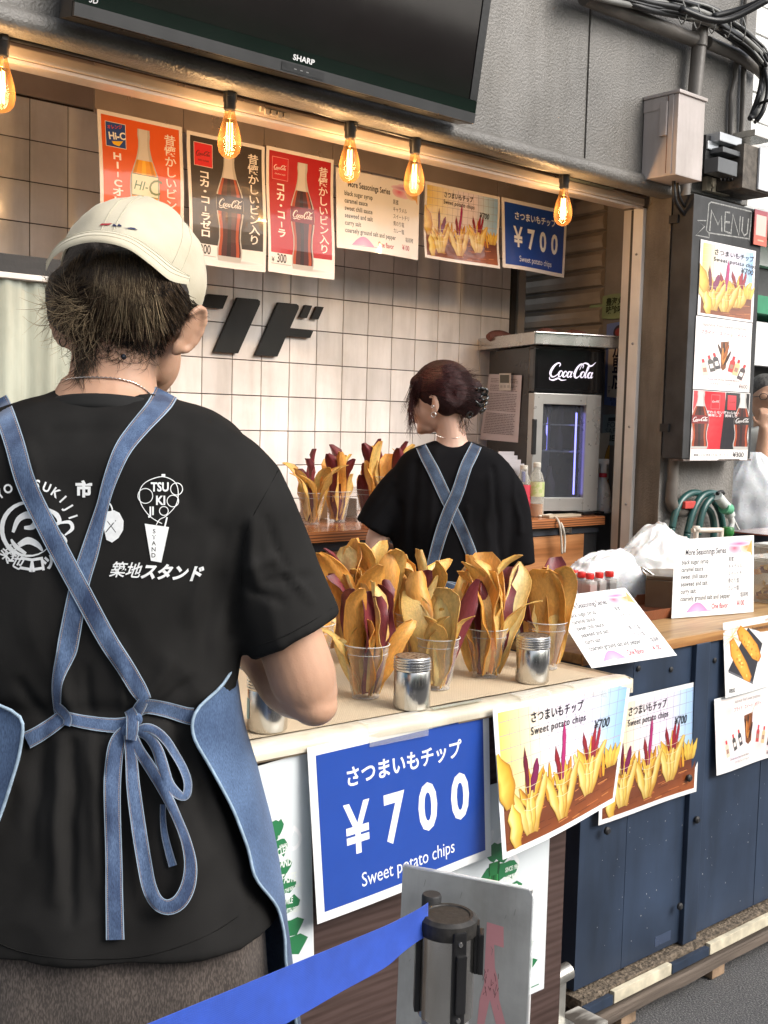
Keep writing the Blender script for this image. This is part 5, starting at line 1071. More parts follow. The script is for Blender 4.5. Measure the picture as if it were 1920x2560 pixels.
def cup_parts(t, h=CUP_H, r0=.0275, r1=.0455):
    prof = [(0.001, .004), (r0 - .003, .004), (r0 - .001, .0005), (r0, .002)]
    for k in range(8): f = k / 7; prof.append((r0 + (r1 - .003 - r0) * f, .003 + (h - .02) * f))
    for k in range(5): z = h - .024 + k * .0045; prof.append((r1 - .0025 + .0008 * (k % 2), z))
    prof += [(r1 - .002, h - .004), (r1, h - .003), (r1 + .001, h - .0012), (r1, h), (r1 - .002, h - .001)]
    prof.sort(key=lambda p: p[1] if p[0] > .002 else -1)
    m = MB(); m.lathe(prof, (0, 0, 0), 36, cap=False); m.build('plastic_cup', CUPM, t, smooth=True, world=False)
    m = MB(); rr_ = [(r1 + .0012 * math.cos(a), h - .001 + .0012 * math.sin(a)) for a in [2 * math.pi * i / 6 for i in range(7)]]; m.lathe(rr_, (0, 0, 0), 36, cap=False); m.lathe([(r1 - .0035 + .0007 * math.cos(a), h - .018 + .0007 * math.sin(a)) for a in [2 * math.pi * i / 6 for i in range(7)]], (0, 0, 0), 36, cap=False)
    m.build('rim', thin('cup_rim', (.97, .97, .96), .55, .05, body=(.75, .75, .73)), t, smooth=True, world=False)
def chip_cup(label, loc, spec, h=CUP_H, r0=.0275, r1=.0455, group='clear cups of sweet potato chips'):
    """spec: (kind, azimuth of lean in picture sense: 0 = right, 90 = away, lean degrees, length, width scale, start offset, turn)"""
    t = thing('chip_cup', label, 'cup of chips', loc, group=group); cup_parts(t, h, r0, r1)
    rr = random.Random(hash(label) % 1000 if 0 else len(label) * 13 + int(loc[0] * 100)); c0 = R(90) - YAW                                  # direction of camera right is -YAW
    for i, (k, az, lean, L, ws, face) in enumerate(spec):
        me = CH[k][(i * 3 + int(loc[0] * 37)) % len(CH[k])]; a = -YAW + R(az)
        d = Vector((math.cos(a) * math.sin(R(lean)), math.sin(a) * math.sin(R(lean)), math.cos(R(lean))))
        q = d.to_track_quat('Z', 'Y'); q = q @ Matrix.Rotation(R(face), 3, 'Z').to_quaternion()
        st = Vector((math.cos(a), math.sin(a), 0)) * (r0 * .45) + Vector((0, 0, .008 + .003 * (i % 3)))
        o = bpy.data.objects.new('chip', me); COL.objects.link(o); o.parent = t; o.location = st; o.rotation_euler = q.to_euler(); o.scale = (L * ws, L * min(1.0, ws), L)
        if k == 'p': o['label'] = 'dark purple chip'
    return t
def rspec(seed, n, Lr=(.17, .26), lean=(3, 17), purp=.26, extra=()):
    rr = random.Random(seed); out = []
    for i in range(n):
        az = 360 * i / n + rr.uniform(-25, 25); k = 'p' if rr.random() < purp - .02 else rr.choice('yyoool'); ln = rr.uniform(*lean)
        out.append((k, az, ln, rr.uniform(*Lr) * (.9 if ln > 13 else 1), rr.uniform(.85, 1.25), rr.uniform(0, 360)))
    return out + list(extra)
def fc(dx, dy): return aZ(dx, dy, TZ + .004)
# faces: 0 means broad side towards -Y of its own lean frame; tuned towards the viewer with 'face'
front = [
 ('front cup beside the man\'s elbow, one short rounded chip sticking out to the right', (789, 1506), rspec(21, 14, (.14, .25), (4, 17), .28, [('o', 0, 24, .17, 1.1, 60), ('l', 180, 18, .125, 1.5, 80), ('y', 215, 12, .12, 1.3, 70), ('o', 90, 6, .26, 1.1, 40)])),
 ('tall cup behind the cup beside the man\'s elbow, with a wide purple chip on top', (783, 1432), rspec(22, 15, (.20, .285), (4, 15), .12, [('p', 130, 7, .285, .95, 90), ('y', 20, 14, .27, 1.3, 80), ('l', 170, 13, .26, 1.2, 60)])),
 ('front middle cup with two broad yellow chips before a purple one', (943, 1487), rspec(23, 11, (.15, .215), (3, 13), .1, [('y', 200, 12, .205, 1.25, 90), ('l', 300, 8, .215, 1.25, 90), ('p', 15, 19, .23, .85, 70), ('o', 160, 10, .23, 1.2, 60)])),
 ('rear cup left of the middle, one curled yellow chip leaning to the right', (893, 1424), rspec(24, 13, (.18, .26), (4, 16), .25, [('y', 10, 19, .25, 1.0, 50), ('l', 170, 12, .24, 1.2, 60)])),
 ('tallest fullest cup right of the middle, broad yellow chips fanning out above', (1048, 1461), rspec(25, 15, (.19, .275), (4, 17), .22, [('y', 100, 4, .28, 1.2, 80), ('l', 20, 18, .26, 1.15, 80), ('y', 165, 15, .26, 1.3, 80), ('p', 20, 9, .20, 1.2, 80)])),
 ('rightmost cup on the table, behind the right shaker, one purple chip leaning left', (1178, 1443), rspec(26, 9, (.18, .24), (2, 7), .1, [('o', 200, 6, .235, 1.5, 85), ('y', 10, 5, .25, 1.2, 80), ('p', 185, 20, .22, 1.1, 50), ('p', 60, 3, .25, .9, 20)])),
 ('cup almost hidden behind the black sleeve at the left', (676, 1452), rspec(27, 10, (.15, .22), (5, 18), .3)),
]
for lab, (dx, dy), sp_ in front: chip_cup(lab, fc(dx, dy), sp_)
def bc(dx, y, z=1.1462): p = aY(dx, 1100, y); return Vector((p.x, p.y, z))
chip_cup('cup on the back counter with a wide purple chip standing up', bc(729, 3.08), rspec(31, 12, (.17, .25), (3, 13), .15, [('p', 100, 2, .27, 1.5, 80)]), group='cups of chips on the back counter')
chip_cup('cup on the back counter next to the man\'s shoulder', bc(672, 3.05), rspec(32, 12, (.16, .24), (5, 18), .15, [('p', 80, 4, .25, .9, 60)]), group='cups of chips on the back counter')
chip_cup('cup on the back counter half hidden by the woman\'s sleeve', bc(796, 3.12), rspec(33, 11, (.15, .22), (5, 18), .25), group='cups of chips on the back counter')
t_ = chip_cup('tall cup of large chips just left of the woman\'s shoulder', bc(836, 3.0, 1.147), rspec(34, 14, (.22, .30), (4, 16), .25, [('p', 170, 12, .28, 1.0, 60), ('y', 180, 16, .28, .9, 60)]), h=.16, r1=.052, group='cups of chips on the back counter')
for i, dx in enumerate((756, 768)):
    t = thing('empty_cup', ['nearer empty clear cup on the back counter behind the chips', 'farther empty clear cup on the back counter behind the chips'][i], 'cup', bc(dx, 3.2 + .06 * i), group='empty cups on the back counter'); cup_parts(t)
for dx, y, lab, sz in ((684, 3.22, 'small brown cardboard box on the back counter beside the cups', .07), (752, 3.26, 'small dark carton on the back counter behind the empty cups', .05)):
    p = bc(dx, y); m = MB(); m.box((p.x - sz / 2, p.y - .02, p.z + .001), (p.x + sz / 2, p.y + .05, p.z + .065), bev=.002); tag(m.build('carton', M('brown_card' if sz > .06 else 'dark_card', (.32, .2, .11) if sz > .06 else (.10, .07, .05), rough=.75)), lab, 'box')

# ---------------------------------------------------------------- shakers
LIDM = M('spiced_lid', (.42, .36, .30), rough=.4, metal=.7, col2=(.10, .05, .025), vs=160, bump=.4, bs=200, ramp=(.45, .6))
def make_shaker(loc, label, sticker=False):
    t = thing('shaker', label, 'shaker', loc, group='stainless steel shakers on the burlap mat')
    r = .0355; m = MB(); m.lathe([(r - .002, .0005), (r, .003), (r, .072), (r - .001, .0735)], (0, 0, 0), 48); m.build('can', STEEL, t, smooth=True, world=False, sharp=40)
    pr = [(r + .0005, .074)]
    for k in range(4): z = .076 + k * .0052; pr += [(r + .0012, z), (r + .0016, z + .0015), (r - .0002, z + .003), (r - .0002, z + .0042)]
    pr += [(r + .0005, .0975), (r - .0015, .1), (r - .003, .1002)]
    m = MB(); m.lathe(pr, (0, 0, 0), 48, cap=False); m.build('screw_lid', STEEL, t, smooth=True, world=False, sharp=35)
    m = MB(); m.lathe([(r - .003, .0995), (.012, .1008), (.0, .101)], (0, 0, 0), 48, cap=False); m.build('sprinkle_top', LIDM, t, smooth=True, world=False)
    if sticker:
        m = MB(); a0 = math.pi - YAW - .05; m.loft([[Vector(((r + .0006) * math.cos(a), (r + .0006) * math.sin(a), z)) for z in (.022, .058)] for a in [a0 - .0 + .16 * i for i in range(5)]], closed=False, cap=False); m.build('sticker', M('pale_blue_sticker', (.28, .50, .52), rough=.4), t, world=False)
    return t
s0 = make_shaker(fc(889, 1527), 'stainless shaker with a brown dusty lid in front of the middle cups')
s1 = copy_tree(s0); s1.location = fc(1149, 1472); s1.rotation_euler.z = 1.3; s1['label'] = 'stainless shaker in front of the rightmost cup of chips'
make_shaker(fc(577, 1575), 'stainless shaker with a pale blue sticker under the man\'s elbow', True)

# ---------------------------------------------------------------- things on the navy cabinet
CT = ZT + .005
SAUCE = {k: M('sauce_' + k, c, rough=.35, var=.3, vs=90, coat=.4) for k, c in (('chili', (.36, .035, .015)), ('brown', (.16, .06, .04)), ('pale', (.50, .40, .34)), ('white', (.55, .55, .53)), ('black', (.012, .013, .016)), ('pink', (.55, .30, .24)))}
REDCAP = M('red_cap', (.62, .03, .025), rough=.35, var=.1)
PET = thin('soft_plastic', (.96, .95, .94), .72, .15, body=(.7, .68, .66))
def sauce_bottle(x, y, zz, kind, label):
    t = thing('sauce_bottle', label, 'sauce bottle', (x, y, zz), group='little sauce bottles with red caps')
    m = MB(); m.box((-.0165, -.0165, 0), (.0165, .0165, .052), bev=.004); m.lathe([(.0145, .05), (.012, .056), (.0085, .058), (.0085, .062)], (0, 0, 0), 16); m.build('bottle', PET, t, smooth=True, world=False, sharp=35)
    m = MB(); m.box((-.0155, -.0155, .001), (.0155, .0155, .040), bev=.003); m.build('sauce', SAUCE[kind], t, world=False)
    m = MB(); m.lathe([(.0125, .058), (.0128, .06), (.0128, .072), (.0115, .0745), (0, .0748)], (0, 0, 0), 18, cap=False); m.build('cap', REDCAP, t, smooth=True, world=False, sharp=35)
zc = lambda x, y: ((1300 + x * .37372) * .86406, (1250 + y * .37372) * .86406)
HT = .078; base_z = CT + .03
lst = [(20, 466, 'pink', 'with pinkish sauce, farthest left behind the rightmost chips'), (85, 478, 'pale', 'with pale sauce, half hidden behind the rightmost chips'), (125, 490, 'pale', 'with pale sauce, right behind the tip of the rightmost chips'), (262, 446, 'chili', 'in the back row just right of the chips'), (310, 458, 'chili', 'third from the left in the back row of red ones'), (362, 468, 'chili', 'with red chili sauce, fourth from the left'), (413, 479, 'chili', 'with red chili sauce in the middle row'), (440, 441, 'chili', 'at the back with the highest red cap'), (482, 454, 'chili', 'in the back row next to the highest cap'), (545, 461, 'brown', 'with brown sauce in the back row'), (316, 508, 'white', 'nearly empty and clear, at the front left'), (468, 489, 'chili', 'with red chili flakes, at the front of the cluster'), (531, 482, 'brown', 'with brown sauce at the front'), (600, 474, 'black', 'with black syrup, at the right end')]
for x, y, k, w_ in lst:
    p = aZ(*zc(x, y), base_z + .075); sauce_bottle(p.x, p.y, base_z, k, 'little red-capped bottle ' + w_)
pz = aZ(*zc(300, 470), base_z); pq = aZ(*zc(640, 560), base_z)
TR_ = thing('bottle_tray', 'low wooden tray under the little sauce bottles', 'tray', (pz.x, pz.y, CT)); m = MB(); xs_ = [aZ(*zc(x, y), base_z + .075) for x, y, *_ in lst]
bx = (min(p.x for p in xs_) - .03, max(p.x for p in xs_) + .03, min(p.y for p in xs_) - .03, max(p.y for p in xs_) + .03)
m.box((bx[0], bx[2], CT), (bx[1], bx[3], base_z - .001), bev=.003); m.build('tray_body', wood('tray_wood', '#a8743e', '#8a5a30', scale=8, dist=3), TR_)
# slanted and standing seasoning sheets
k_ = .962
def near(v): return CAM + (v - CAM) * k_
SL = [near(V(2.195, 1.865, 1.068)), near(V(2.49, 1.85, 1.073)), near(V(2.462, 1.66, .928)), near(V(2.145, 1.68, .931))]
q1, q2, q3, q4 = aD(1182, 1292, SL[0].dot(FW) - CAM.dot(FW)), aD(1350, 1270, (SL[1] - CAM).dot(FW)), aD(1462, 1416, (SL[2] - CAM).dot(FW)), aD(1278, 1444, (SL[3] - CAM).dot(FW))
sheet('menu_sheet', 'laminated seasonings sheet lying slanted over the front of the counter', 'menu sheet', (q1, q2, q3, q4), .297, .21, season_art, bulge=lambda a, b: .001 + .006 * math.sin(a * 3.1) * math.sin(b * 3.1), group='laminated seasonings sheets')
p1, p2 = aZ(1450, 1336, CT + .001), aZ(1627, 1322, CT + .001)
u1, u2 = aD(1457, 1166, (p1 - CAM).dot(FW) + .03), aD(1628, 1156, (p2 - CAM).dot(FW) + .03)
sheet('menu_sheet', 'laminated seasonings sheet standing upright on the counter by the steel box', 'menu sheet', (u1, u2, p2, p1), .297, .21, season_art, bulge=lambda a, b: .001 + .004 * math.sin(a * 3.1), group='laminated seasonings sheets')
CS = thing('card_stand', 'white wooden stand behind the upright seasonings sheet', 'stand', p1.lerp(p2, .5) + V(.03, .06, 0))
wm = M('cream_peg', (.62, .56, .48), rough=.5)
mp_ = u1.lerp(u2, .3); mq_ = u1.lerp(u2, .62); back = V(0.03, .03, 0)
for q_ in (mp_, mq_): m = MB(); m.tube([V(q_.x, q_.y, CT) + back, V(q_.x, q_.y, q_.z + .022) + back], .007, 10); m.build('peg', wm, CS, smooth=True, sharp=40)
m = MB(); m.tube([V(mp_.x, mp_.y, mp_.z + .02) + back - (mq_ - mp_) * .15, V(mq_.x, mq_.y, mq_.z + .016) + back], .0075, 10); m.build('crossbar', wm, CS, smooth=True, sharp=40)
m = MB(); m.lathe([(.010, -.006), (.012, 0), (.010, .008)], V(mp_.x, mp_.y, mp_.z + .024) + back, 12); m.build('knob', wm, CS, smooth=True)
# brown box behind the card, with a lid
def prism_box(t, name, A, Bv, dep, z0, z1, mat, bev=.003):
    e = (Bv - A); e.z = 0; L = e.length; ang = math.atan2(e.y, e.x); mt = Matrix.Translation((A.x, A.y, 0)) @ Matrix.Rotation(ang, 4, 'Z'); m = MB(); m.obox(mt, (0, 0, z0), (L, dep, z1), bev=bev); return m.build(name, mat, t)
a_, b_ = aZ(*[v for v in (1392, 1312)], CT), aZ(1470, 1318, CT)
BB = thing('metal_box', 'brownish metal box with a lid half hidden behind the upright sheet', 'box', (a_.x, a_.y, CT))
BM = M('bronze_metal', (.17, .125, .08), rough=.35, metal=.5, var=.2, vs=5, bump=.05)
prism_box(BB, 'case', a_, b_, .2, CT, CT + .085, BM); prism_box(BB, 'lid', a_ + V(-.006, -.006, 0), b_ + V(.006, 0, 0), .21, CT + .0855, CT + .097, BM)
e = CT + .098; c_ = V(a_.x, a_.y, e); m = MB(); m.tube(cat3([c_ + V(0, .0, .0), c_ + V(-.005, .01, .014), c_ + V(.01, .02, .018), c_ + V(.03, 0, .0), c_ + V(.05, -.02, -.02)]), .004, 7); m.build('clasp', STEEL, BB, smooth=True)
# leather tray
LT_ = M('brown_leather', (.22, .07, .03), rough=.42, var=.12, vs=20, bump=.15, bs=150, coat=.2)
ta_, tb_, tc_ = aZ(1345, 1352, CT), aZ(1486, 1330, CT), aZ(1375, 1306, CT)
TRL = thing('leather_tray', 'brown leather coin tray with riveted corners beside the slanted sheet', 'tray', ta_.lerp(tb_, .5))
td = ta_ + (tc_ - ta_); te = tb_ + (tc_ - ta_) * .9
P4 = [ta_, tb_, te, td]; cen = sum(P4, Vector()) / 4; m = MB()
o_ = [V(p.x, p.y, CT + .030) for p in P4]; i_ = [cen + (p - cen) * .86 + V(0, 0, .002) for p in P4]; ob = [cen + (p - cen) * .9 for p in P4]; oi = [cen + (p - cen) * .985 + V(0, 0, .030) for p in P4]
m.loft([ob, o_, oi, i_]); m.build('tray_body', LT_, TRL)
m = MB(); p = o_[1].lerp(oi[1], .4) + V(-.018, .006, -.008); m.lathe([(.005, -.001), (.004, .001), (0, .0015)], p, 12, mat=Matrix.Rotation(R(80), 4, 'X').to_3x3()); m.build('rivet', M('copper', (.6, .3, .2), metal=1, rough=.3), TRL, smooth=True)
# box and wood behind the front cups
p = aZ(1105, 1395, TZ + .0); GBX = thing('grey_box', 'dull grey box with a wooden lid behind the cups at the right of the table', 'box', (2.12, 2.0, CT))
m = MB(); m.box((NX0 - .04, 1.90, TZ + .02), (NX0 + .16, 2.15, TZ + .095), bev=.003); m.build('case', M('dull_grey', (.18, .165, .14), rough=.5), GBX)
m = MB(); m.box((NX0 - .05, 1.89, TZ + .096), (NX0 + .17, 2.16, TZ + .108), bev=.002); m.build('lid', MATS['tray_wood'], GBX)
# plastic bags: crumpled sheets
def crumple(name, label, cat, mat, cx, cy_, cz, rx, ry, rz, seed, amp=.25, peaks=(), n=44, fold=7):
    vs = []; fs = []
    for j in range(n + 1):
        th = math.pi * .5 * j / n
        for i in range(n * 2):
            ph = 2 * math.pi * i / (n * 2); d = Vector((math.cos(ph) * math.sin(th), math.sin(ph) * math.sin(th), math.cos(th)))
            q_ = d + .25 * Vector((noise.noise(d * 1.7 + Vector((seed, 9, 0))), noise.noise(d * 1.7 + Vector((2, seed, 0))), 0)); r = 1 + amp * noise.noise(q_ * 1.8 + Vector((seed, 0, 0)))
            r += amp * .55 * (.5 - min(1, abs(noise.noise(Vector((q_.x * 2.6, q_.y * 2.6, q_.z * 1.2)) + Vector((0, seed, 0)))) * 3)) + amp * .3 * (.5 - min(1, abs(noise.noise(Vector((q_.x * 6, q_.y * 5, q_.z * 2.5)) + Vector((4, seed, 0)))) * 3))
            p = Vector((d.x * rx * r, d.y * ry * r, d.z * rz * r))
            for (pxx, pyy, h, s) in peaks: p.z += h * math.exp(-((p.x - pxx) ** 2 + (p.y - pyy) ** 2) / s ** 2)
            vs.append(p + Vector((cx, cy_, cz)))
    N_ = n * 2; fs = [(j * N_ + i, j * N_ + (i + 1) % N_, (j + 1) * N_ + (i + 1) % N_, (j + 1) * N_ + i) for j in range(n) for i in range(N_)]
    m = MB(); m.add(vs, fs); return tag(m.build(name, mat, smooth=True), label, cat)
BAGM = M('white_plastic_film', (.66, .68, .70), rough=.28, var=.06, vs=8, trans=.12, bump=.4, bs=9, bdist=.012, sss=.2, detail=6)
w1 = aY(1300, 1235, 2.22); crumple('plastic_bag', 'large crumpled white plastic bag behind the little sauce bottles', 'plastic bag', BAGM, w1.x - .0, 2.2, CT, .26, .10, .15, 3, amp=.10)
w2 = aY(1400, 1200, 2.22); crumple('plastic_bag', 'white plastic bag piled higher beside the pillar behind the bronze box', 'plastic bag', M('white_plastic_film_2', (.62, .63, .63), rough=.25, var=.06, vs=7, trans=.15, bump=.45, bs=8, bdist=.012, sss=.2, detail=6), w2.x + .02, 2.19, CT, .24, .10, .20, 9, amp=.10, peaks=((-.02, 0, .03, .08),))
# containers at the far right of the cabinet
PETB = thin('clear_box', (.95, .95, .93), .7, .06, body=(.6, .6, .55))
for i, (dx, dy, lab) in enumerate(((1652, 1300, 'clear tub of purple and yellow chips at the right edge behind the upright sheet'), (1668, 1262, 'second clear tub of chips farther back at the right edge'))):
    p = aZ(dx, dy, CT); t = thing('chip_tub', lab, 'tub', (p.x + .05, p.y, CT), group='clear tubs of chips at the right'); hh = .13
    m = MB(); m.box((-.085, -.06, .0), (.085, .06, hh), bev=.012); m.build('tub', PETB, t, world=False, smooth=True, sharp=40)
    m = MB(); m.box((-.088, -.063, hh), (.088, .063, hh + .012), bev=.004); m.build('lid', PETB, t, world=False)
    rr = random.Random(i + 5)
    for k in range(16):
        kk = rr.choice('yyop' if k < 9 else 'ppoy'); o = bpy.data.objects.new('chip', rr.choice(CH[kk])); COL.objects.link(o); o.parent = t; o.location = (rr.uniform(-.06, -.03), rr.uniform(-.045, .045), .012 + k * .0065); o.rotation_euler = (rr.uniform(-.2, .2), R(90) + rr.uniform(-.15, .15), rr.uniform(-.3, .3)); o.scale = (.12, .12, .12)
m = MB(); p = aZ(1630, 1148, CT + .16); m.box((p.x - .03, p.y - .12, CT + .150), (p.x + .25, p.y + .1, CT + .155)); tag(m.build('tray_cover', M('dark_red_film', (.16, .05, .04), rough=.2, coat=.5)), 'dark glossy tray lid behind the upright sheet at the right edge', 'lid')
m = MB(); p = aZ(1573, 1142, CT + .17); m.lathe([(.018, -.13), (.018, -.02), (.022, -.02), (.022, .0), (.018, .006), (0, .007)], p, 16, cap=False); tag(m.build('green_bottle', M('green_cap', (.02, .16, .03), rough=.3), smooth=True, sharp=40), 'green cap peeping over the upright seasonings sheet', 'bottle')

# ---------------------------------------------------------------- hose and tap on the pillar
HZ = thing('garden_hose', 'coils of dark green hose hanging on the pillar below the menu board', 'hose', aY(1500, 1150, 2.56))
HM = M('green_hose', (.016, .075, .07), rough=.38, var=.12, coat=.3)
def zf(x, y): return ((1350 + x * .34358) * .86406, (1200 + y * .34358) * .86406)
for P, y in (([(960, 350), (985, 240), (1030, 150), (1090, 100), (1150, 95), (1185, 120)], 2.56), ([(1070, 390), (1100, 270), (1140, 170), (1190, 110), (1250, 95), (1310, 110)], 2.54), ([(1150, 400), (1165, 300), (1195, 200), (1240, 140), (1290, 120)], 2.52), ([(1200, 190), (1245, 240), (1265, 330), (1260, 420)], 2.55), ([(1270, 160), (1310, 240), (1330, 340), (1330, 420)], 2.555), ([(960, 350), (955, 430), (980, 520)], 2.56), ([(1070, 390), (1066, 470), (1090, 540)], 2.54)):
    m = MB(); m.tube(cat3([aY(*zf(*p), y) for p in P]), .0135, 12); m.build('coil', HM, HZ, smooth=True)
p = aY(*zf(1080, 180), 2.545); m = MB(); m.box((p.x - .035, 2.535, p.z - .014), (p.x + .035, 2.56, p.z + .014), bev=.004); m.build('red_tag', M('red_tape', (.5, .06, .05), rough=.4), HZ)
TP = thing('tap', 'plastic wrapped water tap with green and white tape at the pillar edge', 'tap', aY(*zf(1340, 200), 2.52))
for P, r, mt, nm in (([(1290, 100), (1320, 85), (1335, 100)], .008, BLACKM, 'handle'), ([(1290, 115), (1330, 165), (1360, 200), (1385, 260)], .020, thin('tape_wrap', (.8, .85, .82), .35, .2, body=(.7, .75, .72)), 'spout'), ([(1335, 200), (1375, 215)], .024, M('green_tape', (.1, .35, .2), rough=.4), 'tape_band'), ([(1380, 250), (1395, 310), (1380, 370)], .012, M('white_tube', (.6, .62, .6), rough=.3), 'outlet'), ([(1395, 250), (1430, 330), (1460, 380)], .004, M('white_tube'), 'string')):
    m = MB(); m.tube(cat3([aY(*zf(*p), 2.50) for p in P]), r, 12); m.build(nm, mt, TP, smooth=True, sharp=50)
# ---------------------------------------------------------------- cooler on the back counter
CZ = 1.147
PL = aD(1138, 1100, 4.55); PR = aD(1281, 1099, 4.655); PL.z = PR.z = CZ + .014
fe = (PR - PL); fe.z = 0; FWd = fe.length; fe.normalize(); fn_ = Vector((fe.y, -fe.x, 0)); fn_ = fn_ if fn_.dot(CAM - PL) > 0 else -fn_     # towards the viewer
FRM = Matrix(((fe.x, -fn_.x, 0, PL.x), (fe.y, -fn_.y, 0, PL.y), (0, 0, 1, PL.z), (0, 0, 0, 1)))       # x along the front, y away
def fr(x, y, z): return FRM @ Vector((x, y, z))
def fz(dy, dx=1210, y=0): # height on the front plane
    o = PL - fn_ * y; d = ray(dx, dy); t = (o - CAM).dot(fn_) / d.dot(fn_); p = CAM + d * t; return (p - PL).dot(fe), p.z - PL.z
hT = fz(752)[1]; hD = fz(851)[1]; dpt = .385
FR = thing('drinks_cooler', 'black countertop drinks cooler with a lit header and glass door', 'drinks cooler', PL)
def fbox(name, p0, p1, mat, bev=.003, parent=FR): m = MB(); m.obox(FRM, p0, p1, bev=bev); return m.build(name, mat, parent)
CB_ = M('cooler_black', (.016, .015, .016), rough=.3, var=.2, coat=.3)
for p0, p1 in (((0, .02, 0), (.012, dpt, hT)), ((FWd - .012, .02, 0), (FWd, dpt, hT)), ((.012, dpt - .02, 0), (FWd - .012, dpt, hT)), ((.012, .02, 0), (FWd - .012, dpt - .02, .02)), ((.012, .02, hD), (FWd - .012, dpt - .02, hT))): fbox('cabinet_wall', p0, p1, CB_)
fbox('header', (-.006, -.035, hD + .004), (FWd + .008, .022, hT + .004), M('cooler_header', (.008, .008, .009), rough=.12, coat=.6), .014)
gx0, gz1 = fz(874, 1166)[0], fz(874, 1210)[1]; gx1, gz0 = fz(1000, 1254)[0], fz(1074, 1210)[1]
gx0 = max(.03, gx0); gx1 = min(FWd - .03, gx1)
DR = bpy.data.objects.new('door', None)
DM = M('cooler_door_frame', (.52, .52, .50), rough=.3, metal=.5, var=.08)
m = MB()
for p0, p1 in (((0, -.03, .0), (gx0, .018, hD)), ((gx1, -.03, 0), (FWd, .018, hD)), ((gx0, -.029, gz1), (gx1, .018, hD)), ((gx0, -.029, 0), (gx1, .018, gz0))): m.obox(FRM, p0, p1, bev=.002)
dr = m.build('door', DM, FR)
fbox('door_pane', (gx0 - .003, -.012, gz0 - .003), (gx1 + .003, -.008, gz1 + .003), thin('cooler_glass', (.9, .93, .97), .74, .04, body=(.16, .17, .19)), 0, dr)
fbox('door_handle', (-.008, -.045, hD * .48), (.008, -.031, hD * .78), BLACK, .003, dr)
fbox('inner_lining', (.013, dpt - .03, .021), (FWd - .013, dpt - .021, hD - .001), M('cooler_inside', (.55, .58, .62), rough=.4), 0)
for z in (hD * .50, hD * .73): fbox('shelf', (.013, .03, z), (FWd - .013, dpt - .04, z + .006), M('wire_shelf', (.45, .47, .5), rough=.3, metal=.5), 0)
fbox('led_strip', (gx1 - .022, .012, gz0 + .01), (gx1 - .016, .016, gz1 - .03), M('violet_led', (.2, .2, 1), emit=(.3, .28, 1), es=3.4), 0)
fbox('led_strip', (gx1 - .05, .2, hD * .5), (gx1 - .046, .204, gz1 - .05), M('violet_led'), 0)
for z0, n in ((.021, 3), (hD * .5 + .007, 4), (hD * .73 + .007, 4)):
    for i in range(n):
        p = fr(.04 + (FWd - .08) * i / (n - 1), .10, z0); s = .15 if z0 < .1 else .10; m = MB(); m.lathe([(.0, 0), (s * .17, .001), (s * .17, s * .55), (s * .07, s * .8), (s * .07, s), (.0, s)], p, 12, cap=False); m.build('bottle_inside', M('dim_bottle', (.35, .36, .38) if i % 2 else (.12, .1, .1), rough=.2), FR, smooth=True)
c = Canvas(lambda u, v, w: fr(u, -.0365 - w, v)); lx, lz = fz(835, 1171); script_logo(c, lx, hD + (hT - hD) * .36, FWd * .70, '#d8d4e4'); c.build('logo_lettering', M('lit_logo', attr='Col', rough=.4, emit=(.75, .7, .85), es=.55), FR)
for x in (.02, FWd - .03): m = MB(); m.lathe([(.01, -.012), (.012, 0)], fr(x, .03, 0), 10); m.build('foot', BLACK, FR)
# tray with sweet potatoes on top
tz = hT + .005; ta = .10
TRY = thing('steel_tray', 'shallow steel tray of sweet potatoes resting on top of the cooler', 'tray', fr(.1, .1, tz))
def tr_b(p0, p1, nm='tray_side'): m = MB(); m.obox(FRM, p0, p1, bev=.003); return m.build(nm, M('tray_steel', (.66, .64, .61), rough=.25, metal=.85, var=.08), TRY)
tx0, tx1, ty0, ty1, th_ = -.03, FWd + .04, -.075, dpt + .06, .048
tr_b((tx0, ty0, tz + .001), (tx1, ty1, tz + .006), 'tray_floor'); tr_b((tx0, ty0 - .003, tz), (tx1, ty0, tz + th_)); tr_b((tx0, ty1, tz), (tx1, ty1 + .003, tz + th_)); tr_b((tx0 - .003, ty0, tz), (tx0, ty1, tz + th_)); tr_b((tx1, ty0, tz), (tx1 + .003, ty1, tz + th_))
tr_b((tx0 - .004, ty0 - .012, tz + th_ - .006), (tx1 + .012, ty0 - .003, tz + th_), 'rim_lip')
SPM = M('sweet_potato_skin', (.12, .045, .035), rough=.7, var=.35, vs=25, bump=.4, bs=60)
for i, (x, y, L, r) in enumerate(((-.0, .30, .10, .028), (.09, .05, .09, .026), (.16, .25, .09, .025), (.20, .03, .075, .024))):
    P = [fr(x - L * .5 + L * t, y + .01 * math.sin(t * 5), tz + .034 + r * .5 + .004 * math.sin(t * 4)) for t in [k / 8 for k in range(9)]]
    m = MB(); m.tube(P, [r * max(.25, math.sin(math.pi * (.08 + .8 * k / 8)) ** .6) for k in range(9)] if i < 3 else [r * (.5 + .5 * min(1, k / 3)) for k in range(9)], 12)
    o = m.build('sweet_potato', SPM, None, smooth=True, sharp=60); tag(o, ['brown sweet potato at the far left of the steel tray', 'brown sweet potato in the middle front of the steel tray', 'brown sweet potato behind the middle of the steel tray', 'sweet potato with its pale cut end facing right on the steel tray'][i], 'sweet potato', 'sweet potatoes on the tray')
m = MB(); pe = fr(.20 + .0375, .03 + .01 * math.sin(5), tz + .046 + .004 * math.sin(4)); m.lathe([(.024, 0), (.022, .0015), (0, .002)], pe, 14, mat=(FRM.to_3x3() @ Matrix.Rotation(R(90), 3, 'Y'))); cutp = m.build('cut_face', M('cut_potato', (.75, .6, .38), rough=.6), bpy.data.objects['sweet_potato.003'] if 'sweet_potato.003' in bpy.data.objects else None)
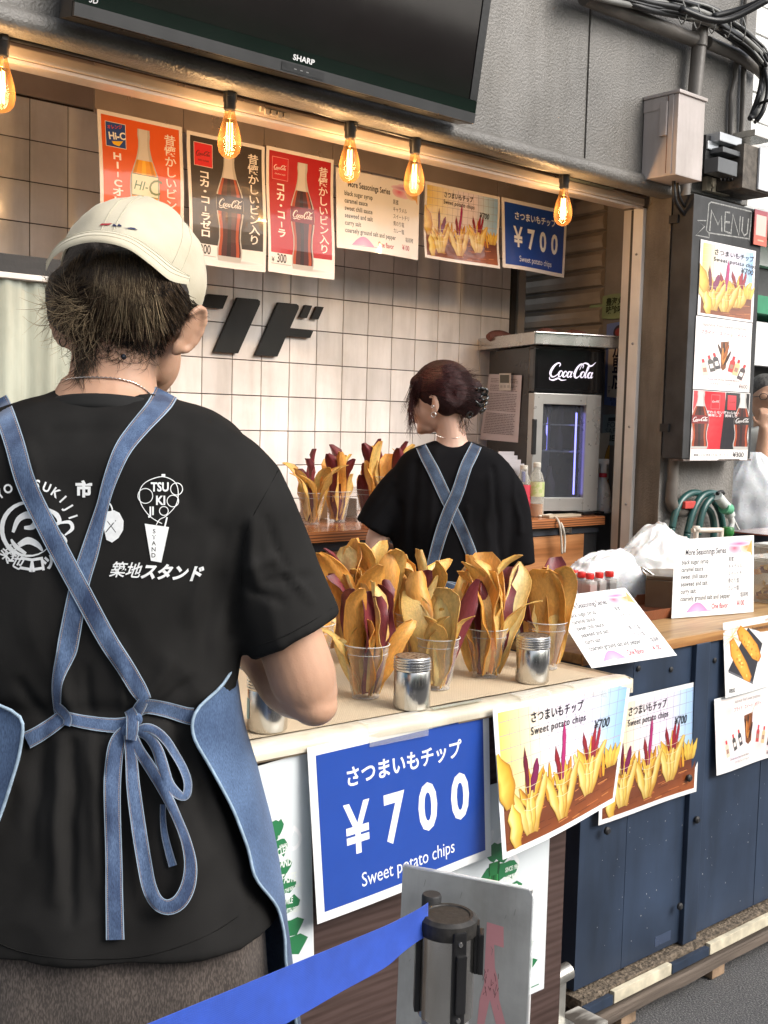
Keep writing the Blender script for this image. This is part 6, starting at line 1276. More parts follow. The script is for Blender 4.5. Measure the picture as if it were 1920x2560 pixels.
# notice and timer on the side of the cooler
def sd(dx, dy, o=.0015):
    d = ray(dx, dy); pt = PL - fe * o; t = (pt - CAM).dot(fe) / d.dot(fe); return CAM + d * t
zk = lambda x, y: ((1150 + x * .27125) * .86406, (800 + y * .27125) * .86406)
def notice(c):
    W, H = c.W, c.H; rr = random.Random(4)
    for i in range(34):
        y = H * (.93 - i * .025); 
        if i in (3, 8, 20): continue
        x = W * .1
        while x < W * .86: l = W * rr.uniform(.02, .1); c.rect(x, y, min(x + l, W * .9), y + H * .009, '#6c6466'); x += l + W * .012
A1, A2, A3, A4 = sd(*zk(268, 497), .004), sd(*zk(572, 510), .004), sd(*zk(528, 1130), .004), sd(*zk(186, 1098), .012)
sheet('notice', 'lavender grey printed notice held on the side of the cooler', 'notice', (A1, A2, A3, A4), .21, .297, notice, bulge=lambda a, b: .001 + .004 * math.sin(a * 5) * (1 - b), mat=M('notice_paper', attr='Col', rough=.7, var=.06), border='#c4bcc2')
TM = thing('timer', 'small white digital timer clipped over the notice on the cooler', 'timer', sd(*zk(410, 660), .01))
def sbx(name, a, b, o0, o1, mat, par): 
    P = [sd(*zk(*q), o) for o in (o0, o1) for q in ((a[0], a[1]), (b[0], a[1]), (b[0], b[1]), (a[0], b[1]))]; m = MB(); m.add(P, [(3, 2, 1, 0), (4, 5, 6, 7), (0, 1, 5, 4), (1, 2, 6, 5), (2, 3, 7, 6), (3, 0, 4, 7)]); return m.build(name, mat, par)
sbx('timer_body', (360, 492), (470, 650), .006, .022, M('timer_white', (.60, .57, .54), rough=.4), TM); sbx('display', (368, 505), (452, 580), .0222, .0235, M('lcd', (.10, .10, .085), rough=.2), TM)
for k in range(3): sbx('button', (370 + 32 * k, 600), (392 + 32 * k, 625), .0222, .024, M('button_grey', (.4, .38, .37)), TM)
# papers in a rack under the notice
p = aY(1112, 1110, 3.0); RK = thing('paper_rack', 'clear rack of pale papers standing by the cooler', 'rack', (p.x, 3.05, CZ))
for i in range(4): m = MB(); m.box((p.x - .05 + i * .004, 3.0 + i * .02, CZ), (p.x + .045 + i * .002, 3.004 + i * .02, CZ + .20 + i * .015)); m.build('paper', M('rack_paper', (.42, .40, .42) if i < 3 else (.42, .40, .42), rough=.6), RK)
m = MB(); m.box((p.x + .052, 2.99, CZ), (p.x + .056, 3.1, CZ + .19)); m.build('rack_side', M('rack_white', (.6, .62, .65), rough=.3), RK); m = MB(); m.box((p.x + .03, 2.992, CZ + .13), (p.x + .045, 2.999, CZ + .17)); m.build('blue_pen_clip', M('pen_blue', (.03, .06, .4), rough=.3), RK)
# bottles by the cooler
def bottle(name, label, x, y, prof, mats, s=1.0, cat='bottle'):
    t = thing(name, label, cat, (x, y, CZ))
    for nm, mt, pf in mats: m = MB(); m.lathe([(r * s, z * s) for r, z in pf], (0, 0, 0), 24, cap=False); m.build(nm, mt, t, smooth=True, world=False, sharp=40)
    return t
p = aY(1156, 1121, 2.93)
bottle('tea_bottle', 'clear bottle of tea with a yellow green label in front of the cooler', p.x, 2.93, None, [
    ('bottle', thin('pet_bottle', (.97, .96, .92), .8, .05, body=(.6, .6, .55)), [(0, 0), (.028, 0), (.031, .006), (.031, .06), (.029, .066), (.031, .072), (.031, .135), (.022, .165), (.0135, .178), (.0135, .19)]),
    ('tea', M('amber_tea', (.42, .16, .03), rough=.15, coat=.4), [(0, .002), (.0285, .002), (.0295, .008), (.0295, .05), (0, .051)]),
    ('label', M('tea_label', (.62, .62, .36), rough=.4, col2=(.42, .5, .2), vs=60, ramp=(.5, .56)), [(.0314, .078), (.0316, .08), (.0316, .13), (.0314, .134)]),
    ('cap', M('cream_cap', (.65, .63, .56), rough=.4), [(.0145, .19), (.015, .192), (.015, .205), (.012, .208), (0, .208)])])
p = aY(1128, 1116, 2.96)
bottle('red_bottle', 'bottle with a red label partly hidden by the woman\'s sleeve', p.x, 2.96, None, [
    ('bottle', MATS['pet_bottle'], [(0, 0), (.027, 0), (.03, .01), (.03, .13), (.014, .17), (.0135, .18)]),
    ('label', M('red_label', (.55, .05, .08), rough=.4), [(.0304, .03), (.0306, .032), (.0306, .12), (.0304, .122)]),
    ('cap', MATS['cream_cap'], [(.0145, .18), (.015, .182), (.015, .196), (0, .197)])])
p = aY(1299, 1112, 2.94)
sp0 = bottle('spray_bottle', 'translucent spray bottle with red collar and white trigger near the door frame', p.x, 2.94, None, [
    ('bottle', M('milky_plastic', (.62, .60, .58), rough=.3, sss=.3, trans=.2), [(0, 0), (.036, 0), (.039, .006), (.039, .04), (.035, .08), (.026, .115), (.0155, .135), (.0145, .15)]),
    ('collar', M('red_collar', (.55, .04, .06), rough=.35), [(.0145, .145), (.0165, .146), (.0165, .16), (.014, .162)])])
m = MB(); rot = Matrix.Rotation(-YAW, 4, 'Z'); m.obox(rot, (-.012, -.012, .162), (.012, .012, .205), bev=.005); m.obox(rot, (-.045, -.010, .197), (.022, .010, .22), bev=.005); sp = m.build('spray_head', M('spray_white', (.62, .6, .58), rough=.4), sp0, world=False)
m = MB(); m.tube([rot @ Vector(v) for v in ((-.025, 0, .20), (-.035, 0, .175), (-.032, 0, .15), (-.042, 0, .13))], [.006, .006, .005, .004], 8); m.build('trigger', M('red_collar'), sp0, smooth=True, world=False)
# poster board standing on the counter by the frame
def yam(c):
    W, H = c.W, c.H; rr = random.Random(3); c.rect(0, 0, W, H, '#d8ccba'); c.text('五条の自然が育', W * .16, H * .74, W * .22, '#403830', bold=.02, vertical=True, sx=.85)
    for x, y, L, a in ((.55, .62, .5, .5), (.75, .45, .5, .45), (.62, .30, .35, .7)): chip_art(c, W * x, H * y, H * L * .7, W * .26, a, '#c8923c', '#7a3a2a', hi='#e0b04c')
    c.poly([(W * .5, 0), (W, 0), (W, H * .22), (W * .7, H * .3)], '#9c2028')
q = [aY(*v, 3.02) for v in ((1277, 938), (1334, 933), (1332, 1106), (1275, 1108))]
sheet('potato_poster', 'cream display board with sweet potato picture standing behind the spray bottle', 'poster', q, .15, .3, yam, mat=PRINT, border='#d8ccba', th=.006)
# print on the side wall
def swp(dx, dy, o=.004): d = ray(dx, dy); pt = N0 + NW * o; t = (pt - CAM).dot(NW) / d.dot(NW); return CAM + d * t
def store(c):
    W, H = c.W, c.H; c.rect(0, 0, W, H, '#6a7cb4'); c.rect(W * .1, H * .1, W * .9, H * .78, '#e0d6c8'); c.ell(W * .5, H * .88, W * .24, H * .085, '#3a2c38'); c.ell(W * .48, H * .88, W * .15, H * .05, '#8c3a3a'); c.text('加盟店', W * .5, H * .60, W * .48, '#1e1e3c', bold=.03, vertical=True, sx=.95); c.text('です', W * .17, H * .2, W * .12, '#1e1e3c', vertical=True); c.text('東京都食肉\n販売組合', W * .5, H * .055, W * .12, '#222850', align='CENTER')
sheet('poster', 'blue bordered poster with large member shop characters behind the door frame', 'poster', (swp(1311, 700), swp(1368, 690), swp(1362, 882), swp(1305, 874)), .25, .6, store, mat=PRINT, border='#5a6a9c')
def food(c): W, H = c.W, c.H; c.rect(0, 0, W, H, '#8c9a9c'); c.rect(W * .2, H * .78, W * .8, H * .9, '#40484c'); c.text('FOOD', W * .5, H * .58, W * .24, '#3c484c', align='CENTER'); c.text('SAFETY', W * .5, H * .38, W * .24, '#3c484c', align='CENTER'); c.text('NEWS', W * .5, H * .14, W * .26, '#202828', align='CENTER', bold=.03)
sheet('notice', 'grey blue food safety notice low on the wall behind the door frame', 'notice', (swp(1303, 896), swp(1362, 893), swp(1358, 962), swp(1300, 962)), .3, .3, food, mat=PRINT, border='#8c9a9c')
OV = thing('oval_plate', 'green oval plate with characters on the wall beside the shutter', 'plate', swp(1328, 662))
pc = swp(1330, 662, .004); m = MB(); P = [(math.cos(2 * math.pi * k / 28), math.sin(2 * math.pi * k / 28)) for k in range(28)]
def ovf(u, v, w): return pc + DW * (-u) + Vector((0, 0, v)) + NW * (w * 1.0)
m.prism([(x * .155, y * .052) for x, y in P], ovf, 0, .006); m.build('plate', M('green_plate', (.20, .26, .14), rough=.4), OV)
c = Canvas(lambda u, v, w: ovf(u, v, .0065 + w)); c.text('豊海丸\n味珍味', 0, .008, .034, '#1c2410', align='CENTER', bold=.03); c.build('lettering', PRINT, OV)
# cords and small things on the counter
for k, P in enumerate(([(1165, 1108), (1190, 1108), (1206, 1125), (1212, 1160), (1214, 1196)], [(1172, 1112), (1196, 1113), (1214, 1135), (1220, 1165), (1219, 1194)])):
    m = MB(); pts = [aY(x, y, 2.90 if i < 2 else 2.82) for i, (x, y) in enumerate(P)]
    pts[0].z = pts[1].z = CZ + .004; m.tube(cat3(pts), .0045, 8); tag(m.build('white_cable', M('cream_cord', (.60, .55, .47), rough=.45), smooth=True), ['white cord running over the wooden counter edge below the cooler', 'second white cord hanging just right of the first below the cooler'][k], 'cord', 'white cords over the counter edge')
p = aY(1270, 1108, 2.9); PS = thing('power_strip', 'black power plug block on the counter below the cooler', 'plug', (p.x, 2.9, CZ)); m = MB(); m.box((p.x - .05, 2.88, CZ), (p.x + .02, 2.92, CZ + .014), bev=.004); m.build('block', BLACK, PS); m = MB(); m.tube(cat3([V(p.x + .02, 2.9, CZ + .007), V(p.x + .06, 2.91, CZ + .01), V(p.x + .09, 2.89, CZ + .006)]), .004, 7); m.build('lead', CABLE, PS, smooth=True)
p = aY(1215, 1112, 2.88); m = MB(); m.box((p.x - .10, 2.86, CZ), (p.x + .09, 2.91, CZ + .008), bev=.001); tag(m.build('paper_stack', M('kraft_paper', (.45, .38, .28), rough=.7)), 'flat stack of beige paper bags on the counter under the cooler', 'paper stack')
# pale plastic curtain and black hood at the left
HD = thing('black_hood', 'black box with a pale curtain rail in front of the tiles at the left', 'hood', aY(60, 600, 2.95))
a0 = aY(-60, 540, 2.95); a1 = aY(150, 600, 2.95); zt = aY(60, 553, 2.95).z; zb = aY(60, 592, 2.95).z; zr = aY(60, 605, 2.95).z
m = MB(); m.loft([[V(x, 2.95 + o, zb), V(x, 2.95 + o, zt - .0), V(x, 3.2, zt), V(x, 3.2, zb)] for x, o in ((1.2, .0), (1.31, .0), (a1.x + .12, .0))]); m.build('box', BLACKM, HD)
m = MB(); m.box((1.2, 2.945, zr), (a1.x + .12, 3.0, zb - .001), bev=.002); m.build('rail', WHITEP, HD)
m = MB(); n = 60; L_ = []
for j in range(2):
    L_.append([V(1.2 + (a1.x + .11 - 1.2) * i / n, 2.962 + .005 * math.sin(i * .35) + .003 * math.sin(i * .9 + j), (zr - .001) if j == 0 else 1.0) for i in range(n + 1)])
m.loft(L_, closed=False, cap=False)
m.loft([[p + V(0, .0015, 0) for p in r] for r in L_], closed=False, cap=False); m.build('curtain', M('pale_green_film', (.38, .40, .33), rough=.3, var=.2, vs=5, stretch=(1, 1, .4), grime=.25, trans=.1, bump=.5, bs=9, bdist=.02), HD, smooth=True)
# ---------------------------------------------------------------- people: shared tools
RH = Vector((math.cos(YAW), -math.sin(YAW), 0)); FH = Vector((math.sin(YAW), math.cos(YAW), 0)); ZU = Vector((0, 0, 1))
def planeP(dep):
    def f(dx, dy, off=0): d = ray(dx, dy); return CAM + d * ((dep + off) / d.dot(FH))
    return f
class Body:
    def __init__(s): s.mb = MB()
    def ell(s, c, ax, n=20):
        A = [Vector(a) for a in ax]; rings = []
        for j in range(1, n): th = math.pi * j / n; rings.append([Vector(c) + A[2] * math.cos(th) + (A[0] * math.cos(2 * math.pi * k / 24) + A[1] * math.sin(2 * math.pi * k / 24)) * math.sin(th) for k in range(24)])
        s.mb.loft(rings); return s
    def chain(s, pts, rs, n=20, sub=5, flat=None, dome=1.0):
        """tapering limb; rs radius or (side, depth) pair along flat=(side vector)"""
        P, _ = catmull2([tuple(p) for p in pts], [1] * len(pts), sub); rr = [r if isinstance(r, tuple) else (r, r) for r in rs]
        ra, _ = catmull2(rr, [1] * len(rr), sub); P = [Vector(p) for p in P]; rings = []; prev = Vector(flat) if flat is not None else None
        for i, p in enumerate(P):
            t = (P[min(i + 1, len(P) - 1)] - P[max(i - 1, 0)]).normalized(); a = (prev - t * prev.dot(t)).normalized() if prev is not None else t.orthogonal().normalized()
            prev = a; b = t.cross(a); rings.append([p + a * math.cos(2 * math.pi * k / n) * ra[i][0] + b * math.sin(2 * math.pi * k / n) * ra[i][1] for k in range(n)])
        t0 = (P[0] - P[1]).normalized(); t1 = (P[-1] - P[-2]).normalized()
        def cap(r, t, rad): c = sum(r, Vector()) / len(r); return [[c + (q - c) * math.cos(x) + t * rad * dome * math.sin(x) for q in r] for x in (R(30), R(60), R(82))]
        s.mb.loft(cap(rings[0], t0, min(ra[0]))[::-1] + rings + cap(rings[-1], t1, min(ra[-1]))); return s
    def mesh(s, voxel, it=6, fac=.5):
        o = s.mb.build('tmp', [], None); md = o.modifiers.new('r', 'REMESH'); md.mode = 'VOXEL'; md.voxel_size = voxel
        sm = o.modifiers.new('s', 'SMOOTH'); sm.iterations = it; sm.factor = fac
        dg = bpy.context.evaluated_depsgraph_get(); me = bpy.data.meshes.new_from_object(o.evaluated_get(dg)); bpy.data.objects.remove(o); return me
def put(me, name, mat, parent, smooth=True):
    me.name = name; me.materials.clear(); me.materials.append(mat); inv = wloc(parent).inverted(); me.transform(inv)
    if smooth: me.polygons.foreach_set('use_smooth', [True] * len(me.polygons))
    o = bpy.data.objects.new(name, me); COL.objects.link(o); o.parent = parent; return o
def bvh_of(me): return BVHTree.FromPolygons([v.co.copy() for v in me.vertices], [tuple(p.vertices) for p in me.polygons])
def displace(me, fn):
    me.update(); co = [v.co.copy() for v in me.vertices]; no = [v.normal.copy() for v in me.vertices]
    for v, c, n in zip(me.vertices, co, no): v.co = c + n * fn(c, n)
    me.update()
def proj(p): q = p - CAM; w = q.dot(FW); return 829.5 + FPX * q.dot(RT) / w, 1106 - FPX * q.dot(UP) / w
def hit(bv, dx, dy, fall):
    loc, nr, _, _ = bv.ray_cast(CAM, ray(dx, dy)); return loc if loc else fall(dx, dy)
def ribbon(name, bv, fall, path, wds, mat, parent, off=.004, th=.0022, sub=6, lift=None, nx=5, twist=None):
    """cloth band laid on a surface; path in picture units"""
    P, W = catmull2(path, wds, sub); top = []; L = 0; vs_l = []
    for i, p in enumerate(P):
        a, b = P[max(0, i - 1)], P[min(len(P) - 1, i + 1)]; dx, dy = b[0] - a[0], b[1] - a[1]; l = math.hypot(dx, dy) or 1; nxv, nyv = dy / l, -dx / l
        if i: L += math.dist(P[i - 1], p)
        vs_l.append(L); row = []; lf = lift(i / (len(P) - 1)) if lift else 0
        for k in range(nx):
            t = (k / (nx - 1) - .5) * W[i]; x, y = p[0] + nxv * t, p[1] + nyv * t; q = hit(bv, x, y, fall); d = (CAM - q).normalized()
            row.append(q + d * (off + lf + .0012 * math.cos((k / (nx - 1) - .5) * math.pi) + .0008 * noise.noise(Vector((x * .05, y * .05, 1)))))
        top.append(row)
    # even out steps where the band bridges folds
    for _ in range(2): top = [[(top[max(0, i - 1)][k] + top[i][k] * 2 + top[min(len(top) - 1, i + 1)][k]) / 4 for k in range(nx)] for i in range(len(top))]
    wm = sum(W) / len(W); rings = []
    for row in top: d = (CAM - row[nx // 2]).normalized(); rings.append(row + [q - d * th for q in reversed(row)])
    m = MB(); n = 2 * nx; vs = [p for r in rings for p in r]; fs, uvf = [], []
    uu = [k / (nx - 1) for k in range(nx)] + [k / (nx - 1) for k in reversed(range(nx))]; uvs = [(uu[k], vs_l[i] / wm) for i in range(len(rings)) for k in range(n)]
    fs = [(i * n + k, i * n + (k + 1) % n, (i + 1) * n + (k + 1) % n, (i + 1) * n + k) for i in range(len(rings) - 1) for k in range(n)] + [tuple(range(n - 1, -1, -1)), tuple((len(rings) - 1) * n + k for k in range(n))]
    m.add(vs, fs, uvs); return m.build(name, mat, parent, smooth=True, sharp=60)
def denim_extra(edge=True):
    def ex(nt, b, tc, mp, out):
        N = nt.nodes; L = nt.links
        w = N.new('ShaderNodeTexNoise'); w.inputs['Scale'].default_value = 900; m2 = N.new('ShaderNodeMapping'); m2.inputs['Scale'].default_value = (1, 1, .22); m2.inputs['Rotation'].default_value = (0, .5, 0); L.new(tc.outputs['Object'], m2.inputs[0]); L.new(m2.outputs[0], w.inputs[0])
        r = N.new('ShaderNodeValToRGB'); r.color_ramp.elements[0].position = .32; r.color_ramp.elements[0].color = (.55, .58, .62, 1); r.color_ramp.elements[1].position = .68; r.color_ramp.elements[1].color = (1.5, 1.45, 1.35, 1)
        L.new(w.outputs[0], r.inputs[0]); mx = N.new('ShaderNodeMix'); mx.data_type = 'RGBA'; mx.blend_type = 'MULTIPLY'; mx.inputs[0].default_value = .8; L.new(out, mx.inputs[6]); L.new(r.outputs[0], mx.inputs[7]); res = mx.outputs[2]
        if edge:
            uv = N.new('ShaderNodeUVMap'); sp = N.new('ShaderNodeSeparateXYZ'); L.new(uv.outputs[0], sp.inputs[0])
            def math_(op, a, b_=None, c_=None):
                n = N.new('ShaderNodeMath'); n.operation = op
                for i, v in enumerate((a, b_, c_)):
                    if v is None: continue
                    if isinstance(v, (int, float)): n.inputs[i].default_value = v
                    else: L.new(v, n.inputs[i])
                return n.outputs[0]
            d = math_('ABSOLUTE', math_('SUBTRACT', sp.outputs[0], .5)); nzz = N.new('ShaderNodeTexNoise'); nzz.inputs['Scale'].default_value = 60; L.new(tc.outputs['Object'], nzz.inputs[0])
            e = math_('GREATER_THAN', math_('ADD', d, math_('MULTIPLY', nzz.outputs[0], .04)), .472)
            mx2 = N.new('ShaderNodeMix'); mx2.data_type = 'RGBA'; L.new(e, mx2.inputs[0]); L.new(res, mx2.inputs[6]); mx2.inputs[7].default_value = (.32, .41, .50, 1)
            s1 = math_('LESS_THAN', math_('ABSOLUTE', math_('SUBTRACT', d, .385)), .014); s2 = math_('GREATER_THAN', math_('FRACT', math_('MULTIPLY', sp.outputs[1], 9)), .35)
            mx3 = N.new('ShaderNodeMix'); mx3.data_type = 'RGBA'; L.new(math_('MULTIPLY', s1, s2), mx3.inputs[0]); L.new(mx2.outputs[2], mx3.inputs[6]); mx3.inputs[7].default_value = (.40, .26, .14, 1); res = mx3.outputs[2]
            
        L.new(res, b.inputs['Base Color'])
    return ex
DENIM = M('blue_denim', (.032, .062, .15), rough=.85, var=.35, vs=26, stretch=(1, 1, .5), bump=.35, bs=500, bdist=.001, sheen=.15, col2=(.11, .175, .31), ramp=(.34, .74), extra=denim_extra(True))
DENIMP = M('blue_denim_panel', (.042, .082, .18), rough=.85, var=.25, vs=10, bump=.35, bs=500, bdist=.001, sheen=.15, col2=(.09, .155, .29), ramp=(.3, .75), extra=denim_extra(False))
DENIMD = M('dark_denim', (.028, .045, .085), rough=.85, var=.25, vs=20, col2=(.06, .095, .16), extra=denim_extra(True))
DENIME = M('pale_denim_edge', (.30, .40, .50), rough=.9, var=.2, vs=80)
BLK = M('black_cotton', (.0185, .018, .0175), rough=.92, var=.25, vs=6, bump=.25, bs=700, bdist=.0006, spec=.05)
BLK2 = M('black_cotton_2', (.0075, .0075, .0085), rough=.9, var=.25, vs=6, spec=.05)
def skin_extra(nt, b, tc, mp, out): pass
SKIN = M('skin', (.50, .29, .19), rough=.5, var=.10, vs=14, sss=.15, bump=.3, bs=300, bdist=.0008, rv=.06)
SKINW = M('skin_fair', (.58, .37, .28), rough=.45, var=.06, vs=12, sss=.18)
HAIRM = M('hair_strands', attr='Col', rough=.5, var=.2, vs=40, spec=.3)
HAIRB = M('hair_base', (.022, .015, .011), rough=.6, var=.3, vs=30, bump=.5, bs=120)
GLOVE = M('blue_nitrile_glove', (.10, .36, .62), rough=.35, var=.08, vs=20, bump=.2, bs=60)
def strands(name, bv, fall, specs, parent, mat=None, seed=1, kind='stuff'):
    """specs: (count, [(x,y) outline sampler], step fn, colours, length, width)"""
    rr = random.Random(seed); m = MB()
    for cnt, samp, direc, cols, ln, wd, curl, lift in specs:
        for _ in range(cnt):
            x, y = samp(rr); p = hit(bv, x, y, fall); dep = (p - CAM).length; col = rr.choice(cols); f = rr.uniform(.7, 1.25); col = tuple(c * f for c in col)
            L = rr.uniform(*ln); n = 7; ux, uy = direc(rr, x, y); pts = []; a0 = rr.uniform(0, 6.28); cu = rr.uniform(-curl, curl); ang = math.atan2(uy, ux); X, Y = x, y; D_ = dep - .0015
            for k in range(n):
                pts.append(CAM + ray(X, Y) * D_); ang += cu + rr.uniform(-curl, curl) * .35; X += math.cos(ang) * L / (n - 1); Y += math.sin(ang) * L / (n - 1)
                loc = bv.ray_cast(CAM, ray(X, Y))[0]; D_ = min(D_ + .004, ((loc - CAM).length - .002) if loc else 9) if lift < .5 else D_; D_ -= lift * .004 * rr.random()
            w = rr.uniform(*wd); vs = []; prev = None
            for i, q in enumerate(pts):
                t = (pts[min(n - 1, i + 1)] - pts[max(0, i - 1)]).normalized(); a = t.orthogonal().normalized(); b = t.cross(a); ww = w * (1 - .75 * (i / (n - 1)) ** 2)
                vs += [q + (a * math.cos(h) + b * math.sin(h)) * ww for h in (0, 2.09, 4.19)]
            m.add(vs, [(i * 3 + k, i * 3 + (k + 1) % 3, i * 3 + 3 + (k + 1) % 3, i * 3 + 3 + k) for i in range(n - 1) for k in range(3)], None, [col] * len(vs))
    return m.build(name, mat or HAIRM, parent, smooth=True, recalc=False, kind=kind)
def poly_sampler(P):
    xs, ys = [p[0] for p in P], [p[1] for p in P]
    def inside(x, y):
        c = False
        for i in range(len(P)):
            (x1, y1), (x2, y2) = P[i - 1], P[i]
            if (y1 > y) != (y2 > y) and x < (x2 - x1) * (y - y1) / (y2 - y1) + x1: c = not c
        return c
    def f(rr):
        while True:
            x, y = rr.uniform(min(xs), max(xs)), rr.uniform(min(ys), max(ys))
            if inside(x, y): return x, y
    return f
def hand(b, wrist, dirf, palm_n, side, s=1.0, curl=.9):
    """palm, four unequal bent fingers and a thumb, added to a Body. dirf: towards the fingers, palm_n: out of the palm, side: towards the thumb"""
    d, n, sd_ = dirf.normalized(), palm_n.normalized(), side.normalized()
    b.chain([wrist, wrist + d * .035 * s, wrist + d * .075 * s], [(.026 * s, .018 * s), (.037 * s, .016 * s), (.039 * s, .014 * s)], flat=sd_)
    for k, L in enumerate((.068, .076, .071, .056)):
        r0 = wrist + d * .07 * s + sd_ * (.027 - .018 * k) * s; a = 0; p = r0; pts = [r0 - d * .02 * s, r0]
        for seg in (.45, .32, .23): a += curl * .55; q = d * math.cos(a) + n * math.sin(a); p = p + q * L * seg * s; pts.append(p)
        b.chain(pts, [.0085 * s, .0088 * s, .0082 * s, .0075 * s, .006 * s], n=10, sub=3)
    t0 = wrist + d * .02 * s + sd_ * .024 * s; t1 = t0 + (sd_ * .8 + d * .5 + n * .25).normalized() * .035 * s; t2 = t1 + (sd_ * .25 + d * .8 + n * .6).normalized() * .028 * s; b.chain([t0 - sd_ * .01 * s, t0, t1, t2], [.012 * s, .012 * s, .010 * s, .0075 * s], n=10, sub=3)

# ---------------------------------------------------------------- the man in the white cap
DM = 1.62; mp_m = planeP(DM)
cfoot = mp_m(235, 1700); MAN = thing('person', 'man seen from behind in a white cap, black t-shirt and denim apron at the table', 'person', (cfoot.x, cfoot.y, 0))
SEC = [(846, 112, 352, .060, .035), (858, 84, 384, .070, .035), (874, 30, 436, .082, .03), (902, -32, 490, .1, .02), (945, -85, 535, .112, .01), (1000, -125, 568, .125, 0), (1100, -135, 568, .134, 0), (1230, -125, 545, .138, 0), (1380, -118, 530, .136, 0), (1520, -105, 508, .132, .0), (1640, -112, 520, .140, 0), (1800, -140, 556, .155, 0), (1905, -158, 592, .165, 0), (1975, -165, 606, .172, 0)]
def ring_at(y, xl, xr, b, fo, n=48, ex=2.35, grow=0):
    pl, pr = mp_m(xl, y), mp_m(xr, y); c = (pl + pr) / 2; c.z = mp_m(235, y).z; a = (pr - pl).length / 2 + grow; out = []
    for k in range(n):
        t = 2 * math.pi * k / n; ct, st = math.cos(t), math.sin(t); q = lambda v, e: math.copysign(abs(v) ** (2 / e), v)
        out.append(c + RH * a * q(ct, ex) + FH * (fo + (b + grow) * q(st, ex)))
    return out
shirt = Body(); rings = []
SECi, _ = catmull2(SEC, [1] * len(SEC), 4)
for s_ in SECi: rings.append(ring_at(*s_))
shirt.mb.loft(rings)
def sleeve(pts, rs): shirt.chain([mp_m(*p) for p in pts], rs, n=26, dome=.06)
sleeve([(430, 1000, .0), (500, 1070, -.005), (560, 1205, -.01), (612, 1318, -.01), (640, 1372, -.01)], [(.075, .07), (.082, .078), (.080, .078), (.073, .073), (.073, .073)])
sleeve([(20, 1000, .0), (-60, 1070, -.005), (-120, 1205, -.01), (-170, 1318, -.01), (-198, 1372, -.01)], [(.075, .07), (.082, .078), (.080, .078), (.073, .073), (.073, .073)])
me_s = shirt.mesh(.0065, 8, .5)
FOLDS = [  # (x0,y0,x1,y1,width px,depth m): creases in the cloth, positive stands out
 (130, 1600, 118, 2010, 16, .006), (160, 1610, 150, 2060, 12, -.006), (200, 1590, 215, 1980, 16, .005), (92, 1590, 60, 1900, 14, -.004), (240, 1600, 232, 2040, 14, .004),
 (335, 1590, 400, 1900, 16, .005), (300, 1600, 318, 2040, 18, -.005), (380, 1560, 470, 1880, 15, -.005), (420, 1620, 540, 1930, 16, .005), (30, 1600, -30, 1850, 14, .005),
 (300, 1530, 380, 1400, 12, .004), (330, 1540, 440, 1450, 11, -.004), (270, 1535, 250, 1350, 11, .003), (150, 1545, 120, 1350, 12, .004), (100, 1560, 20, 1450, 12, -.004), (190, 1550, 185, 1420, 10, -.003),
 (520, 1150, 500, 1420, 12, -.006), (540, 1120, 560, 1300, 10, .004), (575, 1120, 640, 1300, 10, -.004), (560, 1260, 700, 1240, 9, -.003), (600, 1210, 690, 1320, 9, .004), (528, 1230, 620, 1190, 10, .003), (530, 1270, 640, 1310, 9, -.003),
 (500, 1040, 470, 1150, 18, .003), (395, 950, 420, 1150, 20, -.003), (350, 930, 440, 960, 18, .0025), (60, 960, 90, 1100, 16, .003), (450, 1180, 400, 1380, 16, .003), (470, 1250, 440, 1480, 13, -.003), (110, 930, 330, 925, 12, -.002)]
def seg_d(px, py, x0, y0, x1, y1):
    dx, dy = x1 - x0, y1 - y0; t = max(0, min(1, ((px - x0) * dx + (py - y0) * dy) / (dx * dx + dy * dy))); return math.hypot(px - x0 - t * dx, py - y0 - t * dy), t
def wr(c, n):
    x, y = proj(c); d = .003 * noise.noise(c * 9) + .0016 * noise.noise(Vector((c.x * 30, c.y * 30, c.z * 12))); q_ = c + V(0, 0, .05 * noise.noise(c * 6)); d += .0035 * (.5 - min(1, abs(noise.noise(Vector((q_.x * 9, q_.y * 9, q_.z * 5))) * 4))) * (.4 + .6 * min(1, abs(c.z - 1.42) * 3))
    if n.dot(FH) < .3:
        for x0, y0, x1, y1, w, h in FOLDS:
            q, t = seg_d(x + 9 * noise.noise(Vector((y * .012, x0, 0))), y, x0, y0, x1, y1)
            if q < w * 2.5: d += 1.7 * h * math.exp(-(q / w) ** 2) * math.sin(math.pi * min(1, t * 1.0 + .12)) ** .5
    if y > 1560: d += .0035 * min(1, (y - 1560) / 300) * math.sin(math.atan2((c - cfoot).dot(FH), (c - cfoot).dot(RH)) * 7 + 1.5 * noise.noise(Vector((0, 0, c.z * 4))))
    q, _t = seg_d(x, y, -110, 1540, 508, 1545); d -= .007 * math.exp(-(q / 22) ** 2)      # drawn in at the waist by the apron strings
    return d
displace(me_s, wr)
bvS = bvh_of(me_s); SHIRT = put(me_s, 'tshirt', BLK, MAN)
fall = lambda x, y: mp_m(x, y, -.02)
# stitched hems: raised thread line on hem and sleeve
for P in ([(545, 1398), (600, 1380), (660, 1350), (722, 1312)],):
    ribbon('sleeve_seam', bvS, fall, P, [2.4] * 4, BLK, SHIRT, off=.0006, th=.001, nx=3)
ribbon('hem_seam', bvS, fall, [(-100, 1965), (0, 2040), (110, 2068), (220, 2072), (330, 2062), (450, 2020), (540, 1960), (600, 1905)], [2.4] * 8, BLK, SHIRT, off=.0006, th=.001, nx=3)
ribbon('shoulder_seam', bvS, fall, [(605, 1010), (572, 1070), (540, 1130), (522, 1200), (520, 1300)], [2.2] * 5, BLK, SHIRT, off=.0004, th=.001, nx=3)
